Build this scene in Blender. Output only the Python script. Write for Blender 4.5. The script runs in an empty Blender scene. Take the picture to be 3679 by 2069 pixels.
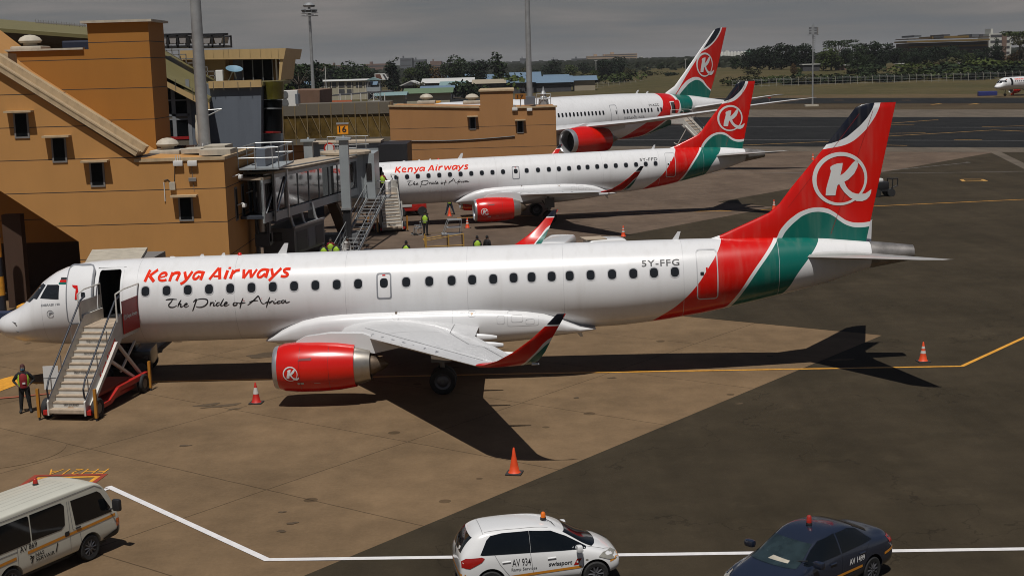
import bpy, bmesh, math, random
from mathutils import Vector, Matrix
from mathutils.bvhtree import BVHTree
R_ = math.radians
random.seed(7)
scene = bpy.context.scene
COL = scene.collection

# ------------------------------------------------------------------ camera
CAM_H = 12.1178; CAM_PITCH = 0.1604; CAM_ROLL = -0.0283
FW = Vector((0, math.cos(CAM_PITCH), -math.sin(CAM_PITCH)))
_r = Vector((1, 0, 0)); _u = _r.cross(FW)
_c, _s = math.cos(CAM_ROLL), math.sin(CAM_ROLL)
RT = _c*_r + _s*_u; UP = -_s*_r + _c*_u
EYE = Vector((0, 0, CAM_H))
cd = bpy.data.cameras.new('camera'); cam = bpy.data.objects.new('camera', cd); COL.objects.link(cam)
cam.matrix_world = Matrix(((RT.x, UP.x, -FW.x, EYE.x), (RT.y, UP.y, -FW.y, EYE.y), (RT.z, UP.z, -FW.z, EYE.z), (0, 0, 0, 1)))
cd.sensor_width = 36; cd.lens = 36*4951.9/3679; cd.clip_start = 0.5; cd.clip_end = 20000
scene.camera = cam

# ------------------------------------------------------------------ world, sun, exposure
SUN_TO = Vector((-0.075, -0.4407, 1)).normalized()
world = bpy.data.worlds.new('World'); scene.world = world; world.use_nodes = True
wn = world.node_tree; wn.nodes.clear()
def WN(t, **k):
    n = wn.nodes.new(t)
    for a, b in k.items(): setattr(n, a, b)
    return n
wo = WN('ShaderNodeOutputWorld'); wb = WN('ShaderNodeBackground'); wb.inputs['Strength'].default_value = 0.1
sky = WN('ShaderNodeTexSky', sky_type='NISHITA', sun_disc=False)
sky.sun_elevation = math.asin(SUN_TO.z); sky.sun_rotation = math.atan2(SUN_TO.x, SUN_TO.y)
sky.air_density = 1.0; sky.dust_density = 3.0; sky.ozone_density = 1.0
tc = WN('ShaderNodeTexCoord'); mp = WN('ShaderNodeMapping'); mp.inputs['Scale'].default_value = (2.6, 2.6, 30)
nz = WN('ShaderNodeTexNoise'); nz.inputs['Scale'].default_value = 2.1; nz.inputs['Detail'].default_value = 7; nz.inputs['Roughness'].default_value = .55
nz.inputs['Distortion'].default_value = .35
cr = WN('ShaderNodeValToRGB'); e = cr.color_ramp.elements
e[0].position = .36; e[0].color = (1.26, 1.34, 1.44, 1); e[1].position = .68; e[1].color = (2.05, 1.90, 1.84, 1)
el = cr.color_ramp.elements.new(.5); el.color = (1.55, 1.53, 1.53, 1)
mx = WN('ShaderNodeMix', data_type='RGBA'); mx.inputs['Factor'].default_value = .94
sx_ = WN('ShaderNodeSeparateXYZ'); hz = WN('ShaderNodeMapRange'); hz.inputs['From Min'].default_value = 0; hz.inputs['From Max'].default_value = .022
mh = WN('ShaderNodeMix', data_type='RGBA'); mh.inputs[6].default_value = (1.42, 1.41, 1.41, 1)
L = wn.links.new
L(tc.outputs['Generated'], mp.inputs['Vector']); L(mp.outputs[0], nz.inputs['Vector']); L(nz.outputs['Fac'], cr.inputs['Fac'])
L(tc.outputs['Generated'], sx_.inputs[0]); L(sx_.outputs['Z'], hz.inputs['Value']); L(hz.outputs[0], mh.inputs[0]); L(cr.outputs[0], mh.inputs[7])
zn = WN('ShaderNodeMapRange'); zn.inputs['From Min'].default_value = .10; zn.inputs['From Max'].default_value = .5
mz = WN('ShaderNodeMix', data_type='RGBA'); mz.inputs[7].default_value = (.32, .50, .98, 1)   # darker blue overhead
L(sx_.outputs['Z'], zn.inputs['Value']); L(zn.outputs[0], mz.inputs[0]); L(mh.outputs[2], mz.inputs[6])
L(sky.outputs[0], mx.inputs[6]); L(mz.outputs[2], mx.inputs[7]); L(mx.outputs[2], wb.inputs['Color']); L(wb.outputs[0], wo.inputs['Surface'])
sl = bpy.data.lights.new('sun', 'SUN'); sl.energy = 4.0; sl.angle = R_(.53); sl.color = (1, .965, .92)
so = bpy.data.objects.new('sun', sl); COL.objects.link(so); so.rotation_euler = SUN_TO.to_track_quat('Z', 'Y').to_euler(); so.location = (0, 0, 60)
vs = scene.view_settings; vs.view_transform = 'Standard'; vs.look = 'None'; vs.exposure = 0; vs.gamma = 1; vs.use_curve_mapping = False
scene.render.film_transparent = False
scene.cycles.filter_width = 1.0

# ------------------------------------------------------------------ where a photographed spot lies in the world (2576 px wide picture)
def ray(u, v):
    k = 3679/2576
    return FW*4951.9 + RT*(u*k-1839.5) - UP*(v*k-1034.5)
def G(u, v, z=0.0):
    d = ray(u, v); return EYE + d*((z-CAM_H)/d.z)
def W(u, v, y):
    d = ray(u, v); return EYE + d*(y/d.y)

# ------------------------------------------------------------------ materials
MATS = {}; ALB = .82
def M(name, col, rough=.6, metal=0, var=.12, scale=1.5, bump=0, coat=0, spec=.5, fine=0):
    if name in MATS: return MATS[name]
    m = bpy.data.materials.new(name); m.use_nodes = True; nt = m.node_tree; b = nt.nodes['Principled BSDF']
    b.inputs['Roughness'].default_value = rough; b.inputs['Metallic'].default_value = metal
    b.inputs['Coat Weight'].default_value = coat; b.inputs['Specular IOR Level'].default_value = spec
    b.inputs['Coat Roughness'].default_value = .06
    t = nt.nodes.new('ShaderNodeTexCoord'); n = nt.nodes.new('ShaderNodeTexNoise')
    n.inputs['Scale'].default_value = scale; n.inputs['Detail'].default_value = 6; n.inputs['Roughness'].default_value = .6
    nt.links.new(t.outputs['Object'], n.inputs['Vector'])
    mr = nt.nodes.new('ShaderNodeMapRange'); mr.inputs['From Min'].default_value = .25; mr.inputs['From Max'].default_value = .75
    mr.inputs['To Min'].default_value = 1-var; mr.inputs['To Max'].default_value = 1+var
    nt.links.new(n.outputs['Fac'], mr.inputs['Value'])
    mul = nt.nodes.new('ShaderNodeVectorMath'); mul.operation = 'SCALE'; mul.inputs[0].default_value = tuple(c_*ALB for c_ in col[:3])
    nt.links.new(mr.outputs[0], mul.inputs['Scale']); nt.links.new(mul.outputs[0], b.inputs['Base Color'])
    if bump:
        n2 = nt.nodes.new('ShaderNodeTexNoise'); n2.inputs['Scale'].default_value = scale*8 if not fine else fine
        nt.links.new(t.outputs['Object'], n2.inputs['Vector'])
        bp = nt.nodes.new('ShaderNodeBump'); bp.inputs['Strength'].default_value = bump; bp.inputs['Distance'].default_value = .02
        nt.links.new(n2.outputs['Fac'], bp.inputs['Height']); nt.links.new(bp.outputs[0], b.inputs['Normal'])
    MATS[name] = m
    return m
def bsdf(m): return m.node_tree.nodes['Principled BSDF']
def mathn(nt, op, a, b=None):
    n = nt.nodes.new('ShaderNodeMath'); n.operation = op
    for i, v in enumerate((a, b)):
        if v is None: continue
        if isinstance(v, (int, float)): n.inputs[i].default_value = v
        else: nt.links.new(v, n.inputs[i])
    return n.outputs[0]
def mixc(nt, f, a, b):
    n = nt.nodes.new('ShaderNodeMix'); n.data_type = 'RGBA'; nt.links.new(f, n.inputs[0])
    for i, v in ((6, a), (7, b)):
        if isinstance(v, tuple): n.inputs[i].default_value = (*v[:3], 1)
        else: nt.links.new(v, n.inputs[i])
    return n.outputs[2]
def curve(nt, src, pts):
    "piecewise-smooth function of a socket through the points (a, b)"
    a0, a1 = pts[0][0], pts[-1][0]; bs = [p[1] for p in pts]; b0, b1 = min(bs), max(bs)
    mr = nt.nodes.new('ShaderNodeMapRange'); mr.inputs['From Min'].default_value = a0; mr.inputs['From Max'].default_value = a1
    nt.links.new(src, mr.inputs['Value'])
    fc = nt.nodes.new('ShaderNodeFloatCurve'); cv = fc.mapping.curves[0]
    ps = [((a-a0)/(a1-a0), (b-b0)/(b1-b0)) for a, b in pts]
    cv.points[0].location = ps[0]; cv.points[1].location = ps[-1]
    for p in ps[1:-1]: cv.points.new(*p)
    fc.mapping.update(); nt.links.new(mr.outputs[0], fc.inputs['Value'])
    m2 = nt.nodes.new('ShaderNodeMapRange'); m2.inputs['To Min'].default_value = b0; m2.inputs['To Max'].default_value = b1
    nt.links.new(fc.outputs[0], m2.inputs['Value']); return m2.outputs[0]
def grooves(m, levels, w=.022, col=(.03, .02, .015), dark=.35):
    "thin dark horizontal joints at object heights"
    nt = m.node_tree; b = bsdf(m); src = b.inputs['Base Color'].links[0].from_socket
    t = nt.nodes.new('ShaderNodeTexCoord'); s = nt.nodes.new('ShaderNodeSeparateXYZ'); nt.links.new(t.outputs['Object'], s.inputs[0])
    acc = None
    for z in levels:
        f = mathn(nt, 'LESS_THAN', mathn(nt, 'ABSOLUTE', mathn(nt, 'SUBTRACT', s.outputs['Z'], z)), w)
        acc = f if acc is None else mathn(nt, 'MAXIMUM', acc, f)
    nt.links.new(mixc(nt, acc, src, col), b.inputs['Base Color'])

def streaks(m, amt=.22, sc=(1.6, 1.6, .12), seed=0):
    "rain and dust streaks running down a wall"
    nt = m.node_tree; b = bsdf(m); src = b.inputs['Base Color'].links[0].from_socket; t = nt.nodes.new('ShaderNodeTexCoord'); mp = nt.nodes.new('ShaderNodeMapping'); mp.inputs['Scale'].default_value = sc
    n = nt.nodes.new('ShaderNodeTexNoise'); n.inputs['Scale'].default_value = 1.3; n.inputs['Detail'].default_value = 8; n.inputs['Roughness'].default_value = .65
    nt.links.new(t.outputs['Object'], mp.inputs['Vector']); nt.links.new(mp.outputs[0], n.inputs['Vector'])
    r = nt.nodes.new('ShaderNodeMapRange'); nt.links.new(n.outputs[0], r.inputs['Value']); r.inputs['From Min'].default_value = .45; r.inputs['From Max'].default_value = .75; r.inputs['To Min'].default_value = 1; r.inputs['To Max'].default_value = 1-amt
    v = nt.nodes.new('ShaderNodeVectorMath'); v.operation = 'SCALE'; nt.links.new(src, v.inputs[0]); nt.links.new(r.outputs[0], v.inputs['Scale']); nt.links.new(v.outputs[0], b.inputs['Base Color'])

# ------------------------------------------------------------------ mesh building
class MB:
    def __init__(s): s.v = []; s.f = []; s.m = []
    def add(s, vs, fs, m=0, T=None):
        o = len(s.v)
        s.v += [tuple((T @ Vector(v)) if T else v) for v in vs]
        s.f += [tuple(i+o for i in f) for f in fs]; s.m += [m]*len(fs); return s
    def box(s, x0, x1, y0, y1, z0, z1, m=0, T=None):
        vs = [(x, y, z) for z in (z0, z1) for y in (y0, y1) for x in (x0, x1)]
        return s.add(vs, [(0, 2, 3, 1), (4, 5, 7, 6), (0, 1, 5, 4), (2, 6, 7, 3), (0, 4, 6, 2), (1, 3, 7, 5)], m, T)
    def cbox(s, c, d, m=0, T=None, bev=0):
        x, y, z = c; a, b, h = d[0]/2, d[1]/2, d[2]/2
        if not bev: return s.box(x-a, x+a, y-b, y+b, z-h, z+h, m, T)
        bm = bmesh.new(); bmesh.ops.create_cube(bm, size=1)
        for v in bm.verts: v.co = Vector((x+v.co.x*2*a, y+v.co.y*2*b, z+v.co.z*2*h))
        bmesh.ops.bevel(bm, geom=bm.edges[:], offset=bev, segments=2, affect='EDGES', profile=.6)
        r = s.bm(bm, m, T); bm.free(); return r
    def bm(s, bm, m=0, T=None):
        bm.verts.index_update(); return s.add([tuple(v.co) for v in bm.verts], [tuple(v.index for v in f.verts) for f in bm.faces], m, T)
    def bar(s, p, q, r, r2=None, n=8, m=0, caps=True, sq=False):
        p, q = Vector(p), Vector(q); d = q-p
        if d.length < 1e-6: return s
        a = d.normalized(); up = Vector((0, 0, 1)) if abs(a.z) < .95 else Vector((1, 0, 0))
        x = a.cross(up).normalized(); y = x.cross(a); r2 = r if r2 is None else r2
        if sq: n = 4
        o = math.pi/4 if sq else 0; k = math.sqrt(2) if sq else 1
        vs = [tuple(c+x*(rr*k*math.cos(o+2*math.pi*i/n))+y*(rr*k*math.sin(o+2*math.pi*i/n))) for c, rr in ((p, r), (q, r2)) for i in range(n)]
        fs = [(i, (i+1) % n, n+(i+1) % n, n+i) for i in range(n)]
        if caps: fs += [tuple(range(n))[::-1], tuple(range(n, 2*n))]
        return s.add(vs, fs, m)
    def path(s, pts, r, n=6, m=0):
        for a, b in zip(pts, pts[1:]): s.bar(a, b, r, n=n, m=m)
        return s
    def lathe(s, prof, o=(0, 0, 0), ax='z', n=24, m=0, T=None, caps=True):
        "prof: (axial, radius) pairs"
        vs = []; o = Vector(o)
        for a, r in prof:
            for i in range(n):
                c, d = r*math.cos(2*math.pi*i/n), r*math.sin(2*math.pi*i/n)
                vs.append(tuple(o+Vector({'z': (c, d, a), 'x': (a, c, d), 'y': (c, a, -d)}[ax])))
        fs = [(k*n+i, k*n+(i+1) % n, (k+1)*n+(i+1) % n, (k+1)*n+i) for k in range(len(prof)-1) for i in range(n)]
        if caps and prof[0][1] > 1e-4: fs.append(tuple(range(n))[::-1])
        if caps and prof[-1][1] > 1e-4: fs.append(tuple(range((len(prof)-1)*n, len(prof)*n)))
        return s.add(vs, fs, m, T)
    def prism(s, poly, a0, a1, ax='y', m=0, T=None):
        "poly of 2-D points; ax y: (x,z) extruded along y; ax z: (x,y); ax x: (y,z)"
        n = len(poly); vs = []
        for a in (a0, a1):
            for p, q in poly: vs.append({'y': (p, a, q), 'z': (p, q, a), 'x': (a, p, q)}[ax])
        fs = [tuple(range(n)), tuple(range(n, 2*n))[::-1]] + [(i, n+i, n+(i+1) % n, (i+1) % n) for i in range(n)]
        return s.add(vs, fs, m, T)
    def loft(s, rings, m=0, closed=True, caps=True, T=None):
        n = len(rings[0]); vs = [tuple(p) for r in rings for p in r]; k = n if closed else n-1
        fs = [(j*n+i, j*n+(i+1) % n, (j+1)*n+(i+1) % n, (j+1)*n+i) for j in range(len(rings)-1) for i in range(k)]
        if caps: fs += [tuple(range(n))[::-1], tuple(range((len(rings)-1)*n, len(rings)*n))]
        return s.add(vs, fs, m, T)
    def mesh(s, name, mats, smooth=0):
        me = bpy.data.meshes.new(name); me.from_pydata(s.v, [], s.f); 
        for m in (mats if isinstance(mats, (list, tuple)) else [mats]): me.materials.append(m)
        if any(s.m): me.polygons.foreach_set('material_index', s.m)
        bm = bmesh.new(); bm.from_mesh(me); bmesh.ops.recalc_face_normals(bm, faces=bm.faces[:]); bm.to_mesh(me); bm.free()
        if smooth:
            me.polygons.foreach_set('use_smooth', [True]*len(me.polygons)); me.set_sharp_from_angle(angle=R_(smooth))
        me.update(); return me
    def build(s, name, mats, parent=None, smooth=0, **k):
        o = bpy.data.objects.new(name, s.mesh(name, mats, smooth)); COL.objects.link(o)
        if parent: o.parent = parent
        return tag(o, **k)
def tag(o, label=None, cat=None, group=None, kind=None):
    for a, b in (('label', label), ('category', cat), ('group', group), ('kind', kind)):
        if b: o[a] = b
    return o
def thing(name, label, cat, loc=(0, 0, 0), rz=0, group=None):
    o = bpy.data.objects.new(name, None); COL.objects.link(o); o.location = loc; o.rotation_euler = (0, 0, rz)
    o.empty_display_size = .5
    return tag(o, label, cat, group)
def dup(root, loc=None, rz=None, label=None, scale=None):
    def cp(o, par):
        c = o.copy(); COL.objects.link(c); c.parent = par
        for ch in o.children: cp(ch, c)
        return c
    r = cp(root, None)
    if loc is not None: r.location = loc
    if rz is not None: r.rotation_euler = (0, 0, rz)
    if scale: r.scale = (scale,)*3 if isinstance(scale, (int, float)) else scale
    if label: r['label'] = label
    return r
def sheet(name, pts, z, mat, kind='structure', **k):
    b = MB(); b.add([(p[0], p[1], z) for p in pts], [tuple(range(len(pts)))])
    return b.build(name, mat, kind=kind, **k)
def stripe(pts, w, z, b=None):
    "painted line along ground points, corners mitred"
    b = b or MB(); P = [Vector(p[:2]) for p in pts]; n = len(P); L_, R2 = [], []
    for i in range(n):
        d0 = (P[i]-P[i-1]).normalized() if i else None; d1 = (P[i+1]-P[i]).normalized() if i < n-1 else None
        if d0 is None: d0 = d1
        if d1 is None: d1 = d0
        nn = Vector((-(d0+d1).y, (d0+d1).x)).normalized(); k = w/2/max(.35, nn.dot(Vector((-d0.y, d0.x))))
        L_.append(P[i]+nn*k); R2.append(P[i]-nn*k)
    b.add([(*p, z) for p in L_]+[(*p, z) for p in R2], [(i, n+i, n+i+1, i+1) for i in range(n-1)])
    return b

# ------------------------------------------------------------------ decals: flat shapes laid on a curved body
def text_bm(s, size=1, shear=0, bold=0, spacing=1.0, sx=1.0):
    cu = bpy.data.curves.new('t', 'FONT'); cu.body = s; cu.size = size; cu.shear = shear; cu.offset = bold; cu.space_character = spacing
    cu.resolution_u = 3; cu.fill_mode = 'FRONT'
    o = bpy.data.objects.new('t', cu); me = o.to_mesh(); bm = bmesh.new(); bm.from_mesh(me); o.to_mesh_clear()
    bpy.data.objects.remove(o); bpy.data.curves.remove(cu)
    for v in bm.verts: v.co.x *= sx
    return bm
def poly_bm(polys):
    bm = bmesh.new()
    for p in polys:
        if len(p) >= 3: bm.faces.new([bm.verts.new((a, b, 0)) for a, b in p])
    return bm
def ribbon(pts, w, closed=False, taper=False):
    "quads along a polyline, list of polygons; joins are shared"
    n = len(pts); L_ = []; 
    for i, p in enumerate(pts):
        a = pts[(i-1) % n] if (closed or i) else pts[i]; b = pts[(i+1) % n] if (closed or i < n-1) else pts[i]
        dx, dy = b[0]-a[0], b[1]-a[1]; l = math.hypot(dx, dy) or 1
        ww = (w[i] if isinstance(w, (list, tuple)) else w)/2
        L_.append(((p[0]-dy/l*ww, p[1]+dx/l*ww), (p[0]+dy/l*ww, p[1]-dx/l*ww)))
    r = range(n if closed else n-1)
    return [[L_[i][0], L_[i][1], L_[(i+1) % n][1], L_[(i+1) % n][0]] for i in r]
def rrect(x0, x1, z0, z1, r, n=4):
    out = []
    for cx, cz, a in ((x1-r, z1-r, 0), (x0+r, z1-r, 90), (x0+r, z0+r, 180), (x1-r, z0+r, 270)):
        for k in range(n+1):
            t = R_(a+90*k/n); out.append((cx+r*math.cos(t), cz+r*math.sin(t)))
    return out
def ring_polys(outer, inner):
    n = len(outer); return [[outer[i], outer[(i+1) % n], inner[(i+1) % n], inner[i]] for i in range(n)]
def decal(bm, bvh, at, d, eps=.012, step=.12):
    "bm in its own x,y plane; at(x,y)->start point outside the body; d ray direction. Cuts the shape fine and drops it on the body"
    d = Vector(d).normalized()
    for ax in (0, 1):
        cs = [v.co[ax] for v in bm.verts]
        if not cs: break
        lo, hi = min(cs), max(cs); k = math.ceil((hi-lo)/step)
        for i in range(1, k):
            c = lo+(hi-lo)*i/k; co = Vector((0, 0, 0)); co[ax] = c; no = Vector((0, 0, 0)); no[ax] = 1
            bmesh.ops.bisect_plane(bm, geom=bm.verts[:]+bm.edges[:]+bm.faces[:], plane_co=co, plane_no=no, dist=1e-5)
    dead = []
    for v in bm.verts:
        p = Vector(at(v.co.x, v.co.y)); h = bvh.ray_cast(p, d)
        if h[0] is None: dead.append(v)
        else:
            nn = h[1] if h[1].dot(d) < 0 else -h[1]
            v.co = h[0]+nn*eps
    if dead: bmesh.ops.delete(bm, geom=dead, context='VERTS')
    b = MB(); b.bm(bm); bm.free(); return b
def bvh_of(me):
    bm = bmesh.new(); bm.from_mesh(me); t = BVHTree.FromBMesh(bm); bm.free(); return t
# ================================================================== GROUND
def ground_mat(name, c1, c2, big=.03, joints=False, rough=.9, stain=.5, streak=None, dots=False, cracks=False):
    m = bpy.data.materials.new(name); m.use_nodes = True; nt = m.node_tree; b = bsdf(m); b.inputs['Roughness'].default_value = rough
    b.inputs['Specular IOR Level'].default_value = .12
    c1 = tuple(q*.84 for q in c1); c2 = tuple(q*.84 for q in c2)
    t = nt.nodes.new('ShaderNodeTexCoord')
    def noise(sc, det=5, mapping=None, rgh=.6):
        n = nt.nodes.new('ShaderNodeTexNoise'); n.inputs['Scale'].default_value = sc; n.inputs['Detail'].default_value = det; n.inputs['Roughness'].default_value = rgh
        if mapping:
            mp = nt.nodes.new('ShaderNodeMapping'); mp.inputs['Scale'].default_value = mapping[0]; mp.inputs['Rotation'].default_value = (0, 0, mapping[1])
            nt.links.new(t.outputs['Object'], mp.inputs['Vector']); nt.links.new(mp.outputs[0], n.inputs['Vector'])
        else: nt.links.new(t.outputs['Object'], n.inputs['Vector'])
        return n.outputs['Fac']
    def rng(s, a, bb, lo=0, hi=1):
        r = nt.nodes.new('ShaderNodeMapRange'); nt.links.new(s, r.inputs['Value']); r.inputs['From Min'].default_value = a; r.inputs['From Max'].default_value = bb
        r.inputs['To Min'].default_value = lo; r.inputs['To Max'].default_value = hi; return r.outputs[0]
    c = mixc(nt, rng(noise(big*6), .32, .68), c1, c2)
    f = mathn(nt, 'MULTIPLY', rng(noise(.9, 8), .3, .7, .86, 1.12), rng(noise(9, 4), .3, .7, .93, 1.06))
    f = mathn(nt, 'MULTIPLY', f, rng(noise(.35, 6, ((1, .25, 1), R_(38)), .7), .35, .75, 1.06, 1-stain*.3))
    f = mathn(nt, 'MULTIPLY', f, rng(noise(.12, 3), .55, .75, 1, 1-stain*.25))
    if streak: f = mathn(nt, 'MULTIPLY', f, rng(noise(.5, 5, ((1, .05, 1), streak)), .45, .75, 1, .78))
    if joints:
        s = nt.nodes.new('ShaderNodeSeparateXYZ'); nt.links.new(t.outputs['Object'], s.inputs[0]); acc = None
        wob = mathn(nt, 'MULTIPLY', mathn(nt, 'SUBTRACT', noise(1.2, 2), .5), .05)
        for ang, per, off in ((-37, 6.15, 32.95), (51.8, 8.4, 30.0)):
            nx, ny = -math.sin(R_(ang)), math.cos(R_(ang))
            d = mathn(nt, 'ADD', mathn(nt, 'MULTIPLY', s.outputs['X'], nx), mathn(nt, 'MULTIPLY', s.outputs['Y'], ny))
            d = mathn(nt, 'ADD', d, wob)
            d = mathn(nt, 'PINGPONG', mathn(nt, 'SUBTRACT', d, off-per*100), per/2)
            q = mathn(nt, 'LESS_THAN', d, .022)
            acc = q if acc is None else mathn(nt, 'MAXIMUM', acc, q)
        f = mathn(nt, 'MULTIPLY', f, mathn(nt, 'SUBTRACT', 1, mathn(nt, 'MULTIPLY', acc, .5)))
    if cracks:
        v = nt.nodes.new('ShaderNodeTexVoronoi'); v.feature = 'DISTANCE_TO_EDGE'; v.inputs['Scale'].default_value = .075
        dn = nt.nodes.new('ShaderNodeTexNoise'); dn.inputs['Scale'].default_value = .5; dn.inputs['Detail'].default_value = 6; va = nt.nodes.new('ShaderNodeVectorMath'); va.operation = 'ADD'; vs_ = nt.nodes.new('ShaderNodeVectorMath'); vs_.operation = 'SCALE'; vs_.inputs['Scale'].default_value = 5
        nt.links.new(t.outputs['Object'], dn.inputs['Vector']); nt.links.new(dn.outputs['Color'], vs_.inputs[0]); nt.links.new(vs_.outputs[0], va.inputs[0]); nt.links.new(t.outputs['Object'], va.inputs[1]); nt.links.new(va.outputs[0], v.inputs['Vector'])
        f = mathn(nt, 'MULTIPLY', f, mathn(nt, 'SUBTRACT', 1, mathn(nt, 'MULTIPLY', mathn(nt, 'LESS_THAN', v.outputs['Distance'], .0022), .30)))
        f = mathn(nt, 'MULTIPLY', f, rng(noise(.25, 6, None, .75), .56, .60, 1, 1.13)); f = mathn(nt, 'MULTIPLY', f, rng(noise(30, 2), .3, .7, .90, 1.10))
    if dots:
        v = nt.nodes.new('ShaderNodeTexVoronoi'); v.inputs['Scale'].default_value = .33; nt.links.new(t.outputs['Object'], v.inputs['Vector'])
        q = mathn(nt, 'LESS_THAN', v.outputs['Distance'], .07)
        f = mathn(nt, 'MULTIPLY', f, mathn(nt, 'SUBTRACT', 1, mathn(nt, 'MULTIPLY', q, .45)))
    sc = nt.nodes.new('ShaderNodeVectorMath'); sc.operation = 'SCALE'; nt.links.new(c, sc.inputs[0]); nt.links.new(f, sc.inputs['Scale'])
    nt.links.new(sc.outputs[0], b.inputs['Base Color'])
    bp = nt.nodes.new('ShaderNodeBump'); bp.inputs['Strength'].default_value = .25; bp.inputs['Distance'].default_value = .02
    nt.links.new(noise(14, 3), bp.inputs['Height']); nt.links.new(bp.outputs[0], b.inputs['Normal'])
    return m
m_conc = ground_mat('apron_concrete', (.150, .100, .056), (.218, .144, .080), joints=True, dots=True)
m_concf = ground_mat('far_stand_concrete', (.112, .080, .058), (.158, .114, .082), joints=True, stain=.8)
m_asph = ground_mat('apron_asphalt', (.040, .031, .0185), (.056, .043, .0265), stain=.45, streak=R_(38), cracks=True)
m_asph2 = ground_mat('taxi_asphalt', (.012, .0125, .0125), (.020, .020, .0195), stain=.2, streak=R_(38))
m_band = ground_mat('worn_concrete_band', (.115, .095, .073), (.145, .118, .09), stain=.5, streak=R_(38))
m_grass = ground_mat('dry_grass', (.062, .056, .020), (.105, .080, .036), big=.004, stain=.8)
m_dirt = ground_mat('bare_soil', (.058, .040, .022), (.085, .062, .034), big=.01, stain=.8)
m_tan = ground_mat('dry_verge', (.125, .085, .045), (.10, .075, .035), big=.01, stain=.8)

def TZ(x, y):
    "terrain height: flat airfield, land rising beyond the taxiway on the right"
    if y < 440: return 0
    k = max(0, min(1, (x-40)/60)) if y < 2500 else 1
    a = min(1, (y-440)/260); a = a*a*(3-2*a)
    h = 6.2*a*k
    far = max(0, min(1, (y-900)/2500))
    return h*(1-far)+far*9
tb = MB(); xs = []; 
for i in range(61): xs.append(-3600+120*i)
xs = sorted(set(xs+[k*20 for k in range(-6, 22)])); ys = [-60, 0, 60, 120, 200, 300, 380, 430, 460, 490, 520, 550, 580, 610, 640, 670, 700, 760, 850, 1000, 1300, 1700, 2300, 3200, 4500, 6000]
tb.add([(x, y, TZ(x, y)-.03) for y in ys for x in xs], [(j*len(xs)+i, j*len(xs)+i+1, (j+1)*len(xs)+i+1, (j+1)*len(xs)+i) for j in range(len(ys)-1) for i in range(len(xs)-1)])
tb.build('grass_ground', m_grass, kind='structure', smooth=60)
g2 = lambda u, v: tuple(G(u, v)[:2])
sheet('apron_concrete_ground', [(-120, -30), (220, -30), (260, 60), g2(2700, 271), g2(1300, 283), (-140, 330)], -.008, m_conc)
sheet('far_stand_concrete', [(-120, 76), (240, 76), (260, 78), g2(2700, 271.5), g2(1300, 283.5), (-140, 328)], -.004, m_concf)
# taxiways and verges
def band(name, lv, rv, lv2, rv2, z, m):   # rows at u=900 and u=2700
    return sheet(name, [g2(1000, lv2), g2(2750, rv2), g2(2750, rv), g2(1000, lv)], z, m)
band('dirt_verge', 263, 260.5, 278, 276.5, .004, m_dirt)
band('taxiway', 249, 246, 263, 260, .008, m_asph2)
band('worn_concrete_band', 277.5, 276, 297, 295.5, .012, m_band)
band('tan_verge', 240, 236, 249.2, 246.2, .004, m_tan)
band('taxi_lane_asphalt', 296, 295, 366, 372.5, .016, m_asph2)
band('grey_shoulder', 364, 369, 378, 384, .008, m_band)
# big asphalt area to the right of stand wedges
e1 = Vector(g2(760, 1449)); e2 = Vector(g2(2219, 843)); dd = (e1-e2).normalized()
A1 = e1+dd*30
tipA = Vector(g2(2219, 843)); topd = Vector(g2(1855, 808))-tipA; apexA = tipA+topd*2.35
tipB = Vector(g2(1951, 521)); L1 = Vector(g2(1645, 578)); d1 = (L1-tipB).normalized()
apexB = Vector(g2(1806, 508))
L3e = Vector(g2(2520, 380)); L3d = (L3e-apexB).normalized()
b = MB(); pts = [A1, tipA, apexA, L1+d1*18]
def P3(p): return (p.x, p.y, 0)
big = [A1, Vector((120, -20)), Vector((160, 60)), Vector(g2(2800, 372)), L3e, apexB+(apexB-L3e)*.0, tipB, L1+d1*16, apexA, tipA]
b.add([P3(p) for p in big], [tuple(range(len(big)))]); 
b.build('apron_asphalt', m_asph, kind='structure')
# painted lines
m_yel = M('yellow_paint', (.72, .33, .03), .6, var=.3, scale=4)
m_whp = M('white_paint', (.75, .73, .72), .6, var=.12, scale=4)
m_faded = M('faded_paint', (.26, .25, .24), .8, var=.35, scale=2)
m_fadey = M('faded_yellow_paint', (.50, .27, .06), .8, var=.4, scale=2)
m_red = M('red_paint_line', (.32, .045, .02), .6, var=.2, scale=4)
m_mark = M('dark_mark', (.05, .04, .03), .8)
stripe([G(-60, 964), G(345, 961), G(1300, 940), G(2420, 921), G(2620, 829)], .17, .006).build('lead_in_line', m_yel, kind='structure')
stripe([G(1150, 548), G(1400, 541), G(1850, 530), G(2218, 518), G(2620, 500)], .17, .006).build('lead_in_line', m_yel, kind='structure')
# yellow arrow head by the first aircraft's nose
b = MB(); b.add([(*G(u, v)[:2], .007) for u, v in ((-40, 965), (30, 946), (75, 949), (78, 960), (40, 969), (0, 984), (-40, 990))], [tuple(range(7))])
b.build('painted_arrow', m_yel, kind='structure')
stripe([G(180, 1262), G(270, 1229)], .18, .0085).build('stand_line', m_whp, kind='structure')
stripe([G(272, 1223), G(672, 1407), G(1700, 1393), G(2700, 1378)], .2, .006).build('stand_line', m_whp, kind='structure')
b = MB(); stripe([G(300, 353), G(1800, 352.5), G(2620, 354.5)], .28, .022, b); stripe([G(1500, 318), G(2620, 322)], .18, .022, b)
stripe([G(1480, 437), G(1900, 434), G(2150, 437), G(2420, 434), G(2620, 431)], .12, .006, b); stripe([G(2000, 452), G(2250, 428), G(2440, 409), G(2430, 408)], .12, .006, b)
b.build('faded_taxi_lines', m_faded, kind='structure')
b = MB()
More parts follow.
